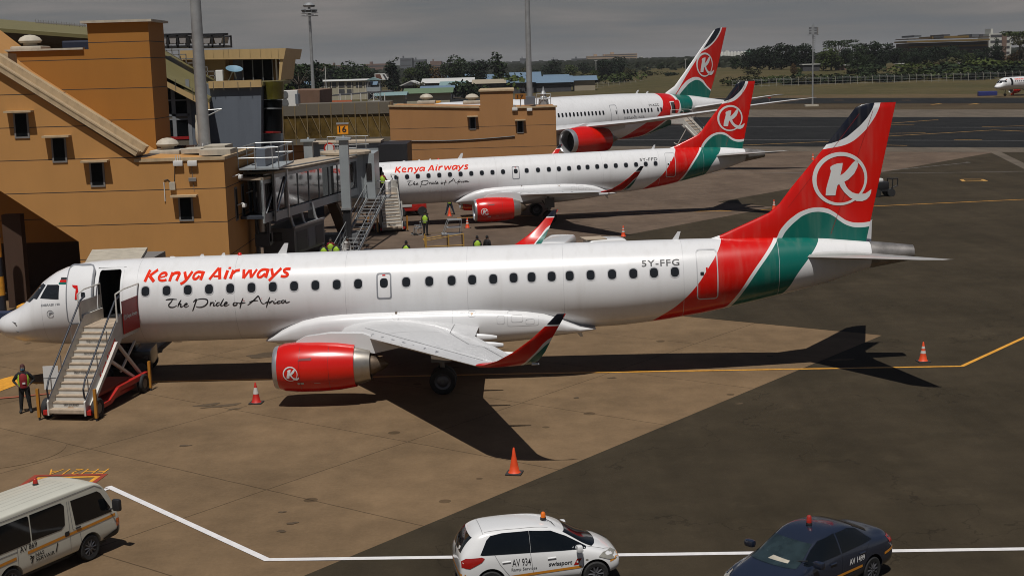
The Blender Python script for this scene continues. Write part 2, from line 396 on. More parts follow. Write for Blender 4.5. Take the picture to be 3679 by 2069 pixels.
for p in ([(2203, 337), (2328, 335)], [(2203, 345), (2330, 338), (2500, 328)], [(2230, 366), (2282, 367)], [(2220, 315), (2300, 314)], [(2470, 320), (2600, 317)], [(2200, 314), (2360, 302)], [(1660, 375), (2203, 352)], [(2500, 328), (2620, 333)], [(2400, 352), (2470, 353)], [(2418, 452), (2470, 452), (2480, 456), (2425, 457), (2418, 452)]):
    stripe([G(u, v) for u, v in p], .34, .024, b)
b.build('yellow_taxi_marks', m_fadey, kind='structure')
b = MB()
for u, v in ((2180, 265), (2355, 263), (2450, 262.5)): stripe([G(u-11, v+1), G(u+11, v-1.5)], .9, .026, b)
for u, v in ((2110, 253), (2280, 253)): stripe([G(u-12, v), G(u+12, v)], .6, .026, b)
b.build('taxiway_marks', m_fadey, kind='structure')
b = MB()
for o in (-4, 16): stripe([G(2436+o, 353), G(2640+o, 452)], .35, .012, b)
stripe([G(2442, 353), G(2646, 452)], 1.2, .0105, b)
b.build('diagonal_concrete_strip', m_band, kind='structure')
# red and yellow box with the upside-down stand code
stripe([G(-60, 1282), G(18, 1247), G(91, 1196), G(263, 1193), G(208, 1234), G(190, 1250)], .16, .006).build('equipment_box_line', m_red, kind='structure')
stripe([G(30, 1247), G(99, 1202), G(246, 1198.5), G(206, 1226)], .13, .0075).build('equipment_box_line', m_yel, kind='structure')
def ground_text(s, u0, v0, u1, v1, hpx, z, mat):
    bm = text_bm(s, 1, 0, -.012); xs_ = [v.co.x for v in bm.verts]; ys_ = [v.co.y for v in bm.verts]; w = max(xs_)-min(xs_); h = max(ys_)-min(ys_)
    a = G(u0, v0); c = G(u1, v1); t = G(u0-18, v0+hpx); bb = MB()
    for v in bm.verts:
        p = a+(c-a)*((v.co.x-min(xs_))/w)+(t-a)*((v.co.y-min(ys_))/h); v.co = (p.x, p.y, z)
    bb.bm(bm); bm.free(); return bb
ground_text('FH21A', 276, 1178, 128, 1180, 13.5, .006, m_yel).build('painted_stand_code', m_yel, kind='structure')
# manhole, oil stains, tie-down points
b = MB(); c = G(0, 1135)
b.lathe([(0, 2.1), (.004, 2.1)], (c.x, c.y, 0), n=40); b.build('round_concrete_patch', m_conc, kind='structure')
m_oil = ground_mat('oil_stain_dark', (.095, .068, .043), (.125, .09, .058), stain=.9)
def blob(cx, cy, rx, ry, rot, z, bb, n=22, seed=1):
    r = random.Random(seed); ps = []
    ph = [r.uniform(0, 6.3) for _ in range(4)]
    for i in range(n):
        t = 2*math.pi*i/n; k = 1+.22*math.sin(2*t+ph[0])+.16*math.sin(3*t+ph[1])+.1*math.sin(5*t+ph[2])
        x, y = rx*k*math.cos(t), ry*k*math.sin(t); ps.append((cx+x*math.cos(rot)-y*math.sin(rot), cy+x*math.sin(rot)+y*math.cos(rot), z))
    bb.add(ps, [tuple(range(n))])
b = MB()
for i, (u, v, rx, ry) in enumerate(((560, 1020, .8, .14), (522, 1018, .4, .22), (662, 893, .7, .5), (590, 1028, .2, .1), (735, 1315, .14, .1), (708, 1335, .12, .1), (1450, 1000, .12, .08), (710, 1287, .1, .07), (1860, 1015, .12, .1), (2115, 905, .5, .2), (465, 1120, .2, .1), (1120, 925, .5, .2), (1100, 586, 1.6, .5), (1540, 950, .15, .1))):
    c = G(u, v); blob(c.x, c.y, rx, ry, .3, .0045, b, seed=i)
b.build('oil_stains', m_oil, kind='structure')

# ================================================================== AIRCRAFT
# aircraft frame: x aft from the nose, -y is the port side, z up from the ground
def lerp(t, x):
    if x <= t[0][0]: return t[0][1]
    for (a, b), (c, d) in zip(t, t[1:]):
        if x <= c: return b+(d-b)*(x-a)/(c-a)
    return t[-1][1]
def gloss(name, col, rough=.28, coat=.5, var=.03): return M(name, col, rough, var=var, scale=.6, coat=coat)
m_white = gloss('airframe_white', (.77, .77, .77)); m_grey = M('airframe_grey', (.42, .42, .41), .35, var=.08, scale=1.2)
m_lip = M('polished_lip', (.55, .55, .56), .30, metal=.7, var=.08); m_steel = M('exhaust_steel', (.50, .46, .40), .32, metal=.85, var=.15, scale=3)
m_burnt = M('burnt_metal', (.20, .15, .11), .45, metal=.7, var=.4, scale=4); m_hot = M('tail_pipe_metal', (.30, .28, .26), .4, metal=.6, var=.45, scale=2.5)
m_kred = gloss('livery_red', (.64, .008, .002), .25, .4); m_kgreen = gloss('livery_green', (.004, .13, .10)); m_kblack = gloss('livery_black', (.004, .006, .014))
m_win = M('cabin_glass', (.018, .020, .022), .12, var=.2, scale=6); m_dark = M('black_void', (.006, .006, .006), .9)
m_tyre = M('tyre_rubber', (.018, .018, .018), .8, var=.3, scale=8); m_hub = M('wheel_hub', (.13, .13, .14), .4, metal=.5)
m_gear = M('gear_metal', (.16, .16, .16), .4, metal=.4); m_redtxt = M('orange_red_lettering', (.80, .035, .010), .75, var=.02, spec=.08)
m_ink = M('black_lettering', (.012, .012, .014), .5); m_winf = M('window_surround', (.52, .52, .53), .35); m_seal = M('door_outline', (.22, .23, .25), .5)
RED, GRN, WHT, BLK = (.52, .004, .001), (.002, .11, .085), (.63, .63, .63), (.004, .006, .014)
RED_F = (.70, .022, .008)
def livery_mat(name, tb):
    m = bpy.data.materials.new(name); m.use_nodes = True; nt = m.node_tree; b = bsdf(m)
    b.inputs['Roughness'].default_value = .30; b.inputs['Specular IOR Level'].default_value = .35; b.inputs['Coat Weight'].default_value = .3; b.inputs['Coat Roughness'].default_value = .06
    t = nt.nodes.new('ShaderNodeTexCoord'); s = nt.nodes.new('ShaderNodeSeparateXYZ'); nt.links.new(t.outputs['Object'], s.inputs[0]); X, Z = s.outputs['X'], s.outputs['Z']
    n = nt.nodes.new('ShaderNodeTexNoise'); n.inputs['Scale'].default_value = .7; n.inputs['Detail'].default_value = 5; nt.links.new(t.outputs['Object'], n.inputs['Vector'])
    mr = nt.nodes.new('ShaderNodeMapRange'); nt.links.new(n.outputs[0], mr.inputs['Value']); mr.inputs['To Min'].default_value = .96; mr.inputs['To Max'].default_value = 1.04
    c = tb(nt, X, Z)
    gm = nt.nodes.new('ShaderNodeMapping'); gm.inputs['Scale'].default_value = (2.2, 1, .25); g2_ = nt.nodes.new('ShaderNodeTexNoise'); g2_.inputs['Scale'].default_value = 1.6; g2_.inputs['Detail'].default_value = 7
    nt.links.new(t.outputs['Object'], gm.inputs['Vector']); nt.links.new(gm.outputs[0], g2_.inputs['Vector'])
    gr = nt.nodes.new('ShaderNodeMapRange'); nt.links.new(g2_.outputs[0], gr.inputs['Value']); gr.inputs['From Min'].default_value = .5; gr.inputs['From Max'].default_value = .8; gr.inputs['To Min'].default_value = 0; gr.inputs['To Max'].default_value = .16
    c = mixc(nt, gr.outputs[0], c, (.30, .27, .22))
    bp = nt.nodes.new('ShaderNodeBump'); bp.inputs['Strength'].default_value = .06; bp.inputs['Distance'].default_value = .02; nt.links.new(n.outputs[0], bp.inputs['Height']); nt.links.new(bp.outputs[0], b.inputs['Normal'])
    nt.links.new(gr.outputs[0], nt.nodes.new('ShaderNodeMath').inputs[0])
    sc = nt.nodes.new('ShaderNodeVectorMath'); sc.operation = 'SCALE'; nt.links.new(c, sc.inputs[0]); nt.links.new(mr.outputs[0], sc.inputs['Scale']); nt.links.new(sc.outputs[0], b.inputs['Base Color'])
    return m
def gt(nt, a, b): return mathn(nt, 'GREATER_THAN', a, b)
def lt(nt, a, b): return mathn(nt, 'LESS_THAN', a, b)
def AND(nt, a, b): return mathn(nt, 'MULTIPLY', a, b)
def fus_tb(rl, ws, gs, ge):
    def f(nt, X, Z):
        c = mixc(nt, gt(nt, X, curve(nt, Z, rl)), WHT, RED)
        c = mixc(nt, gt(nt, X, curve(nt, Z, ws)), c, WHT)
        c = mixc(nt, gt(nt, X, curve(nt, Z, gs)), c, GRN)
        return mixc(nt, gt(nt, X, curve(nt, Z, ge)), c, WHT)
    return f
def fin_tb(ao, ai, hw, hg, zsplit, xw, lew=None):
    def f(nt, X, Z):
        up = gt(nt, Z, zsplit)
        c = mixc(nt, lt(nt, Z, curve(nt, X, hw)), RED, WHT)
        c = mixc(nt, lt(nt, Z, curve(nt, X, hg)), c, GRN)
        c = mixc(nt, AND(nt, up, lt(nt, X, curve(nt, Z, ao))), c, WHT)
        c = mixc(nt, AND(nt, up, lt(nt, X, curve(nt, Z, ai))), c, BLK)
        c = mixc(nt, AND(nt, lt(nt, X, xw), lt(nt, Z, zsplit)), c, WHT)
        if lew: c = mixc(nt, lt(nt, X, curve(nt, Z, lew)), c, (.62, .62, .62))
        return c
    return f
m_fus = livery_mat('fuselage_livery', fus_tb([(1.7, 25.6), (2.3, 26.4), (2.72, 26.97), (3.49, 27.71), (4.03, 28.09), (4.66, 28.54), (5.2, 28.85)],
    [(1.7, 28.3), (2.4, 28.85), (3.12, 29.36), (3.88, 29.85), (4.47, 30.32), (5.2, 30.95)], [(1.7, 28.5), (2.4, 29.04), (3.18, 29.55), (3.91, 30.04), (4.41, 30.44), (5.2, 31.12)],
    [(1.7, 30.3), (2.6, 30.9), (3.26, 31.36), (3.62, 31.55), (4.38, 32.12), (4.83, 32.47), (5.2, 32.7)]))
m_fin = livery_mat('fin_livery', fin_tb([(8.2, 32.2), (8.37, 32.7), (8.57, 33.7), (8.95, 34.26), (9.38, 34.63), (9.8, 34.87), (10.2, 35.0)],
    [(8.2, 31.5), (8.5, 32.5), (8.62, 33.1), (8.8, 33.6), (9.0, 33.88), (9.39, 34.32), (9.75, 34.59), (10.2, 34.78)],
    [(27.5, 3.5), (30.75, 4.8), (31.14, 5.41), (31.58, 5.84), (32.02, 6.08), (32.46, 6.17), (32.84, 6.13), (33.15, 5.98), (33.47, 5.74), (33.72, 5.59), (34.04, 5.51), (34.7, 5.55)],
    [(27.5, 3.3), (30.95, 4.8), (31.33, 5.31), (31.71, 5.68), (32.09, 5.92), (32.46, 6.0), (32.84, 5.95), (33.16, 5.8), (33.41, 5.6), (33.73, 5.41), (34.11, 5.32), (34.7, 5.37)], 8.1, 28.75))
def wl_tb(nt, X, Z):   # port / starboard winglet: red, white line, green trailing foot, black tip
    c = mixc(nt, gt(nt, X, curve(nt, Z, [(2.9, 20.9), (3.3, 21.25), (3.7, 21.62), (4.15, 22.05), (4.3, 22.4), (5.1, 24)])), RED, WHT)
    c = mixc(nt, gt(nt, X, curve(nt, Z, [(2.9, 21.0), (3.3, 21.33), (3.7, 21.70), (4.1, 22.15), (4.25, 22.5), (5.1, 24.1)])), c, GRN)
    c = mixc(nt, gt(nt, Z, 4.56), c, WHT)
    c = mixc(nt, gt(nt, Z, 4.61), c, BLK)
    return mixc(nt, gt(nt, mathn(nt, 'ADD', X, mathn(nt, 'MULTIPLY', Z, -.28)), 21.13), c, RED)
m_wl = livery_mat('winglet_livery', wl_tb)

def airfoil(y, xl, xt, z, t, n=9, camber=.02):
    c = xt-xl; up, lo = [], []
    for i in range(n+1):
        s = .5*(1-math.cos(math.pi*i/n)); th = t*c*(2.97*.5*math.sqrt(s)-.63*s-1.758*s*s+1.421*s**3-.507*s**4)
        cm = camber*c*4*s*(1-s); up.append((xl+s*c, y, z+cm+th)); lo.append((xl+s*c, y, z+cm-th))
    return up[::-1]+lo[1:-1]
def wingsec(sec, n=9):
    "sections (y, xLE, xTE, z, thickness, cant): thickness direction turns with the cant"
    rings = []
    for y, xl, xt, z, t, ca in sec:
        r = airfoil(0, xl, xt, 0, t, n, 0 if ca else .015); c, s = math.cos(ca), math.sin(ca)
        rings.append([(p[0], y-s*p[2], z+c*p[2]) for p in r])
    return rings
def fus_rings(ZT, ZB, WD, xs, n=48, ex=2.0, zsplit=.5):
    rings = []
    for x in xs:
        zt, zb, w = lerp(ZT, x), lerp(ZB, x), lerp(WD, x); zc = zb+(zt-zb)*zsplit
        r = []
        for i in range(n):
            a = 2*math.pi*i/n; c, s = math.cos(a), math.sin(a)
            r.append((x, w*math.copysign(abs(c)**(2/ex), c), zc+(zt-zc if s > 0 else zc-zb)*math.copysign(abs(s)**(2/ex), s)))
        rings.append(r)
    return rings
ZT = [(0, 2.6), (.06, 2.82), (.2, 2.97), (.5, 3.13), (.9, 3.32), (1.25, 3.54), (1.6, 3.88), (2.07, 4.38), (2.5, 4.68), (3, 4.88), (3.6, 5.02), (4.3, 5.09), (6, 5.12), (26, 5.11), (30, 5.08), (32.4, 5.0), (34.5, 4.75), (36.24, 4.5)]
ZB = [(0, 2.6), (.06, 2.44), (.2, 2.28), (.5, 2.12), (1.2, 1.95), (2.8, 1.8), (5, 1.76), (23, 1.76), (24.8, 1.80), (26.3, 1.94), (28, 2.18), (29.7, 2.5), (32.8, 3.17), (34.65, 3.75), (36.24, 4.05)]
WD = [(0, .02), (.06, .2), (.2, .42), (.5, .68), (.9, .90), (1.2, 1.02), (2.1, 1.28), (3, 1.42), (4.3, 1.5), (25, 1.5), (26.5, 1.45), (28, 1.36), (30, 1.15), (32, .88), (34, .58), (36.24, .24)]

# logo: ring and K, unit radius, from the photograph
KP = [(1103, 432), (1106, 420), (1118, 412), (1145, 402), (1180, 400), (1176, 430), (1165, 478), (1185, 465), (1210, 440), (1240, 403), (1258, 388), (1270, 385), (1274, 400), (1270, 430), (1250, 470), (1215, 505), (1190, 518), (1200, 545), (1215, 567), (1240, 588), (1265, 597), (1290, 600), (1320, 598), (1340, 585), (1357, 573), (1355, 595), (1346, 617), (1328, 636), (1300, 646), (1265, 643), (1225, 620), (1190, 585), (1168, 553), (1158, 530), (1147, 540), (1140, 570), (1135, 602), (1075, 600), (1078, 560), (1088, 520), (1100, 480), (1108, 448)]
KP = [((x-1163)/168, (499-y)/168) for x, y in KP]
def logo_polys(n=48):
    o = [(math.cos(2*math.pi*i/n), math.sin(2*math.pi*i/n)) for i in range(n)]
    i_ = [(.024+.876*x, -.024+.876*y) for x, y in o]
    return ring_polys(o, i_)
def logo_bm(cx, cz, r, rz=None, flip=1):
    bm = poly_bm(logo_polys()); f = bm.faces.new([bm.verts.new((a, b, .0)) for a, b in KP]); bmesh.ops.triangulate(bm, faces=[f])
    for v in bm.verts: v.co = (cx+v.co.x*r*flip, cz+v.co.y*(rz or r), 0)
    return bm
# "The Pride of Africa": brush strokes traced in a picture of the lettering; x px, y px -> metres
STROKES = [[(458, 668), (500, 660), (560, 656), (632, 658)], [(575, 645), (545, 690), (505, 730), (500, 752), (512, 768), (545, 775), (585, 768), (625, 745)],
 [(700, 665), (660, 720), (638, 772)], [(640, 755), (665, 728), (690, 722), (688, 745), (682, 765), (700, 768), (735, 745)], [(735, 745), (775, 735), (790, 722), (775, 716), (750, 735), (745, 760), (770, 770), (815, 745)],
 [(885, 695), (905, 680), (940, 655), (905, 740), (870, 815), (855, 822)], [(940, 662), (1000, 650), (1070, 650), (1110, 668), (1105, 710), (1060, 750), (1000, 770), (940, 768), (925, 755)],
 [(1165, 690), (1150, 730), (1140, 755)], [(1150, 725), (1175, 705), (1205, 695)], [(1215, 700), (1200, 735), (1205, 748), (1240, 735)], [(1232, 678), (1240, 672)], [(1300, 700), (1265, 705), (1245, 735), (1260, 750), (1300, 725)], [(1365, 645), (1335, 690), (1310, 735), (1325, 748), (1360, 735)],
 [(1360, 735), (1400, 720), (1415, 700), (1395, 696), (1370, 720), (1368, 745), (1395, 750), (1448, 722)], [(1555, 700), (1520, 705), (1505, 730), (1520, 742), (1555, 735), (1570, 712), (1555, 700), (1600, 705)],
 [(1668, 630), (1640, 690), (1615, 760), (1605, 785)], [(1600, 712), (1640, 705), (1700, 700)], [(1730, 738), (1800, 690), (1870, 630), (1905, 605), (1925, 640), (1945, 690), (1975, 715), (2010, 705)], [(1760, 695), (1830, 672), (1900, 668)],
 [(2085, 618), (2060, 670), (2030, 740), (2020, 770)], [(2005, 705), (2045, 690), (2085, 690)], [(2095, 680), (2080, 700), (2072, 715)], [(2082, 700), (2110, 680), (2135, 672)], [(2150, 672), (2140, 700), (2160, 710), (2190, 690)], [(2170, 655), (2178, 648)],
 [(2250, 672), (2210, 680), (2195, 700), (2215, 710), (2260, 690)], [(2310, 660), (2270, 670), (2265, 695), (2290, 700), (2320, 670), (2335, 655)], [(2325, 670), (2330, 695), (2355, 695), (2392, 680)]]
def pride_polys(wd=.042):
    out = []
    for s in STROKES:
        p = [(6.53+(x-170)*.002485, 4.0-(y-(552-.0377*(x-170)))*.00265) for x, y in s]
        q = []
        for a, b, c, d in zip([p[0]]+p[:-2], p[:-1], p[1:], p[2:]+[p[-1]]):
            for k in range(4):
                t = k/4; q.append(tuple(.5*(2*b[i]+(c[i]-a[i])*t+(2*a[i]-5*b[i]+4*c[i]-d[i])*t*t+(3*b[i]-a[i]-3*c[i]+d[i])*t**3) for i in (0, 1)))
        q.append(p[-1]); n = len(q)
        out += ribbon(q, [wd*(.45+.75*abs(math.sin(3.1*i/(n-1)+.2))) for i in range(n)])
    return out
KA = [([(142, 398), (203, 214)], 46), ([(325, 210), (212, 300)], 40), ([(205, 300), (285, 395)], 48), ([(375, 328), (450, 312)], 24), ([(452, 312), (470, 285), (455, 262), (420, 258), (380, 280), (355, 325), (365, 362), (400, 378), (445, 375), (478, 362)], 36),
 ([(525, 388), (562, 248)], 44), ([(550, 300), (590, 265), (640, 255), (668, 268), (655, 315), (632, 382)], 44), ([(747, 240), (778, 345)], 46), ([(868, 235), (800, 345), (745, 405), (695, 432)], 40), ([(1020, 250), (960, 243), (910, 272), (890, 325), (908, 352), (945, 345), (985, 300)], 38), ([(1045, 232), (1005, 368)], 48),
 ([(1140, 360), (1272, 180)], 38), ([(1285, 178), (1303, 355)], 50), ([(1205, 310), (1290, 307)], 28), ([(1378, 352), (1415, 218)], 48), ([(1420, 182), (1462, 181)], 28), ([(1465, 348), (1505, 212)], 46), ([(1500, 262), (1545, 222), (1602, 214)], 38),
 ([(1665, 200), (1670, 340)], 46), ([(1672, 338), (1755, 212)], 36), ([(1767, 205), (1785, 332)], 44), ([(1787, 330), (1868, 200)], 36), ([(2030, 208), (1970, 203), (1918, 228), (1885, 285), (1903, 322), (1945, 315), (2000, 265)], 38), ([(2045, 192), (2010, 330)], 48),
 ([(2092, 188), (2122, 300)], 46), ([(2245, 182), (2130, 305), (2062, 380)], 40), ([(2388, 192), (2320, 194), (2288, 215), (2300, 240), (2342, 262), (2348, 288), (2310, 311), (2242, 306)], 38)]
def airline_name(dk, par):
    for i, (p, w) in enumerate(KA):
        q = [(6.49+(x-170)*.00252, 4.36-(y+.0377*(x-115)-400)*.00225) for x, y in p]
        if len(q) > 3:
            o = []
            for a, b, c, d in zip([q[0]]+q[:-2], q[:-1], q[1:], q[2:]+[q[-1]]):
                for k in range(4): t = k/4; o.append(tuple(.5*(2*b[j]+(c[j]-a[j])*t+(2*a[j]-5*b[j]+4*c[j]-d[j])*t*t+(3*b[j]-a[j]-3*c[j]+d[j])*t**3) for j in (0, 1)))
            q = o+[q[-1]]
        dk('lettering', poly_bm(ribbon(q, w*.00245)), m_redtxt, par, .008+.003*(i % 3))
def bmtext(s, x0, x1, z0, h, shear=0, bold=0, spacing=1, slope=0):
    "text scaled to span x0..x1, capital height h, baseline z0"
    bm = text_bm(s, 1, shear, bold, spacing); cap = .69
    a = min(v.co.x for v in bm.verts); b = max(v.co.x for v in bm.verts)
    for v in bm.verts: v.co = (x0+(v.co.x-a)/(b-a)*(x1-x0), z0+v.co.y/cap*h+slope*((v.co.x-a)/(b-a)), 0)
    return bm
WINX = [6.46+.8255*i for i in range(11)]+[16.57, 17.46, 18.32, 19.11, 19.92, 20.7, 21.39, 22.16, 22.85, 23.65, 24.47, 25.28, 26.07, 26.87]

def wheel(name, par, x, y, z, r, w, hub=.45):
    o = bpy.data.objects.new(name, None); 
    b = MB(); b.lathe([(-w/2, r*.62), (-w/2, r*.9), (-w*.35, r), (w*.35, r), (w/2, r*.9), (w/2, r*.62)], (x, y, z), 'y', 28, caps=False)
    t = b.build(name, m_tyre, par, 40)
    b = MB(); b.lathe([(-w*.46, r*.12), (-w*.47, r*.3), (-w*.30, r*.45), (-w*.40, r*.62), (w*.40, r*.62), (w*.30, r*.45), (w*.47, r*.3), (w*.46, r*.12)], (x, y, z), 'y', 24)
    b.build('rim', m_hub, t, 40); return t

def tail_camera_side(bvh, b, at): return decal(b, bvh, at, (0, 1, 0))
SIDE = lambda x, z: (x, -9, z)
def make_e190(label, loc, rz, reg, detail=True, door_open=True):
    t = thing('airliner', label, 'airliner', loc, rz, 'red white and green twin-jets')
    xs = [0, .06, .2, .35, .5, .7, .9, 1.2, 1.5, 1.8, 2.07, 2.3, 2.6, 3, 3.5, 4, 4.6, 4.75, 5.47, 6, 7]+[7.5+.9*i for i in range(20)]+[25, 25.8, 26.5, 27.3, 28, 29, 30, 31, 32, 32.9, 33.8, 34.55]
    rings = fus_rings(ZT, ZB, WD, xs, 64); n = 64; b = MB(); vs = [p for r in rings for p in r]; fs = []
    for j in range(len(xs)-1):
        for i in range(n):
            zc = sum(rings[j][k][2] for k in (i, (i+1) % n))/2; yc = rings[j][i][1]
            if door_open and 4.59 < xs[j] and xs[j+1] < 5.48 and yc < 0 and 3.0 < zc < 4.84: continue
            fs.append((j*n+i, j*n+(i+1) % n, (j+1)*n+(i+1) % n, (j+1)*n+i))
    fs.append(tuple(range(n))[::-1]); b.add(vs, fs)
    fu = b.build('fuselage', m_fus, t, 50)
    bm0 = MB().loft(rings); bvh = bvh_of(bm0.mesh('x', m_white))
    b = MB(); b.loft(fus_rings([(34.5, 4.78), (36.24, 4.56)], [(34.5, 3.70), (36.24, 3.98)], [(34.5, .52), (36.24, .30)], [34.552, 35.2, 35.8, 36.24], 32), caps=False)
    b.lathe([(36.24, .285), (36.0, .25), (35.95, .01)], (0, 0, 4.275), 'x', 20, 1)
    b.build('tail_pipe', [m_hot, m_dark], t, 40)
    # passenger windows, exits, doors
    def dk(name, bm, mat, par=fu, eps=.008, step=.12, smooth=60): return decal(bm, bvh, SIDE, (0, 1, 0), eps, step).build(name, mat, par, smooth)
    for wx in WINX:
        zz = 4.01 if wx < 20 else 4.03
        f = dk('window', poly_bm(ring_polys(rrect(wx-.19, wx+.19, zz-.215, zz+.215, .15), rrect(wx-.155, wx+.155, zz-.18, zz+.18, .13))), m_winf, t)
        dk('pane', poly_bm([rrect(wx-.158, wx+.158, zz-.183, zz+.183, .13)]), m_win, f, .006)
    d = dk('emergency_exit', poly_bm(ring_polys(rrect(15.42, 16.0, 3.40, 4.38, .1), rrect(15.475, 15.945, 3.455, 4.325, .07))), m_seal, t, .01)
    dk('pane', poly_bm([rrect(15.555, 15.865, 3.83, 4.19, .13)]), m_win, d, .006)
    dk('red_mark', poly_bm([[(15.65, 4.27), (15.77, 4.27), (15.77, 4.32), (15.65, 4.32)]]), m_kred, d, .012)
    d = dk('rear_door', poly_bm(ring_polys(rrect(27.70, 28.53, 2.90, 4.80, .14), rrect(27.745, 28.485, 2.945, 4.755, .1))), m_winf, t, .012)
    dk('pane', poly_bm([rrect(27.84, 27.98, 3.86, 3.99, .03)]), m_win, d, .012)
    dk('handle', poly_bm([[(28.06, 3.85), (28.13, 3.85), (28.13, 4.15), (28.06, 4.15)]]), m_kred, d, .012)
    if door_open:
        b = MB(); b.box(4.5, 5.6, -.75, .5, 2.95, 4.9)
        bm = bmesh.new(); bm.from_mesh(b.mesh('x', m_dark)); bmesh.ops.delete(bm, geom=[f for f in bm.faces if f.normal.y < -.9], context='FACES')
        b = MB(); b.bm(bm); bm.free(); b.build('doorway', m_dark, fu)
        dk('door_frame', poly_bm(ring_polys(rrect(4.50, 5.56, 2.90, 4.92, .16), rrect(4.6, 5.46, 3.0, 4.83, .12))), m_white, fu, .012)
        dr = decal(poly_bm([rrect(3.42, 4.45, 2.92, 4.88, .16)]), bvh, SIDE, (0, 1, 0), .22)
        bm = bmesh.new(); me = dr.mesh('x', m_white); bm.from_mesh(me); r = bmesh.ops.solidify(bm, geom=bm.faces[:], thickness=.12); b = MB(); b.bm(bm); bm.free()
        d = b.build('front_door', m_white, t, 40)
        dk('door_pane', poly_bm([rrect(4.02, 4.18, 3.86, 4.02, .04)]), m_win, d, .24)
        dk('door_outline', poly_bm(ring_polys(rrect(3.42, 4.45, 2.92, 4.88, .16), rrect(3.46, 4.41, 2.96, 4.84, .13))), m_seal, d, .236)
        dk('handle', poly_bm([[(3.78, 3.78), (3.93, 3.78), (3.92, 4.06), (3.88, 4.24), (3.66, 4.26), (3.68, 4.20), (3.82, 4.14)]]), m_kred, d, .24)
    else: dk('front_door', poly_bm(ring_polys(rrect(4.6, 5.47, 2.95, 4.83, .14), rrect(4.64, 5.43, 2.99, 4.79, .1))), m_seal, t, .012)
    # flight deck windows
    b = decal(poly_bm([[(2.22, 3.84), (3.03, 3.81), (3.02, 4.30), (2.95, 4.34), (2.46, 4.32)]]), bvh, SIDE, (0, 1, 0), .012); b.build('side_windscreen', m_win, t, 60)
    b = decal(poly_bm([[(1.50, 3.86), (1.62, 3.82), (2.08, 3.80), (2.38, 4.30), (2.20, 4.34), (1.98, 4.22)]]), bvh, SIDE, (0, 1, 0), .012); b.build('windscreen', m_win, t, 60)
    b = decal(poly_bm([[(.06, 3.62), (.85, 3.66), (.92, 3.85), (.55, 4.27), (.06, 4.36)]]), bvh, lambda y, z: (-3, y, z), (1, 0, 0), .012)
    b.build('windscreen', m_win, t, 60)
    b = decal(poly_bm([[(.06, 3.62), (.85, 3.66), (.92, 3.85), (.55, 4.27), (.06, 4.36)]]), bvh, lambda y, z: (-3, -y, z), (1, 0, 0), .012)
    b.build('windscreen', m_win, t, 60)
    # lettering and flag
    airline_name(dk, fu)
    dk('slogan', poly_bm(pride_polys()), m_ink, fu, .01, .2)
    dk('registration', bmtext(reg, 25.62, 27.06, 4.27, .22, 0, .012, 1.1), m_ink, fu, .01)
    if detail:
        for z0, z1, m_ in ((4.51, 4.59, m_ink), (4.43, 4.50, m_kred), (4.35, 4.42, m_kgreen)):
            sh = (z0-4.35)*.3; dk('flag', poly_bm([[(2.98+sh, z0), (3.32+sh, z0), (3.32+sh, z1), (2.98+sh, z1)]]), m_, fu, .012)
        dk('type_name', bmtext('EMBRAER 190', 2.28, 3.07, 3.54, .085, .1, .01, slope=.05), m_seal, fu, .01)
        dk('emblem', poly_bm(ribbon([(2.66+.14*math.cos(a*.35), 3.25+.14*math.sin(a*.35)) for a in range(18)], .02)+ribbon([(2.6, 3.2), (2.68, 3.27), (2.76, 3.28)], .05)+ribbon([(2.6, 3.27), (2.66, 3.31), (2.72, 3.32)], .03)), m_seal, fu, .01)
        for cx, cz, sx, sz in ((10.22, 4.50, 1, -1), (10.92, 4.51, -1, -1), (10.25, 3.53, 1, 1), (10.95, 3.56, -1, 1)):
            dk('cut_mark', poly_bm(ribbon([(cx, cz+.06*sz), (cx, cz), (cx+.06*sx, cz)], .016)), m_kred, fu, .01)
        for px, pz in ((1.0, 2.55), (.9, 2.9)): MB().bar((px, -lerp(WD, px)*.9, pz), (px+.25, -lerp(WD, px)-.16, pz-.02), .015).build('pitot_probe', m_gear, fu)
    # panel seam lines
    for sx in (2.3, 6.1, 9.9, 14.2, 18.9, 22.6, 27.2, 30.9):
        b = MB(); ring = fus_rings(ZT, ZB, WD, [sx, sx+.014], 64)
        b.loft([[(x, y*1.0008, 3.43+(z-3.43)*1.0008) for x, y, z in r] for r in ring], caps=False); b.build('skin_seam', m_winf, fu)
    # aerials
    for ax, h, s in ((8.3, .10, .2), (9.15, .12, .18), (11.4, .42, .35), (26.9, .33, .25), (7.1, .06, .3)):
        zt = lerp(ZT, ax)-.02; MB().loft([[(ax, -.03, zt), (ax+s, 0, zt), (ax, .03, zt)], [(ax+h*.7, -.012, zt+h), (ax+h*.7+s*.45, 0, zt+h), (ax+h*.7, .012, zt+h)]]).build('aerial', m_white, t)
    for ax, h in ((22.9, .4), (11.1, .32)): MB().loft([[(ax, -.02, 1.78), (ax+.3, 0, 1.78), (ax, .02, 1.78)], [(ax+.3, -.01, 1.78-h), (ax+.42, 0, 1.78-h), (ax+.3, .01, 1.78-h)]]).build('aerial', m_white, t)
    b = MB(); b.lathe([(0, .09), (.05, .085), (.1, .04), (.11, .0)], (9.9, 0, 5.11), 'z', 12); b.build('beacon', m_kred, t, 40)
    # belly fairing
    FT = [(10.9, 1.85), (11.3, 2.08), (11.63, 2.33), (12.33, 2.70), (13.22, 2.92), (14.52, 3.0), (18.3, 3.0), (19.84, 2.95), (21.1, 2.80), (22.0, 2.62), (22.6, 2.30), (23.2, 2.0), (23.8, 1.85)]
    FB = [(10.9, 1.75), (11.6, 1.62), (13, 1.40), (15, 1.32), (19, 1.32), (21, 1.45), (22.6, 1.64), (23.8, 1.78)]
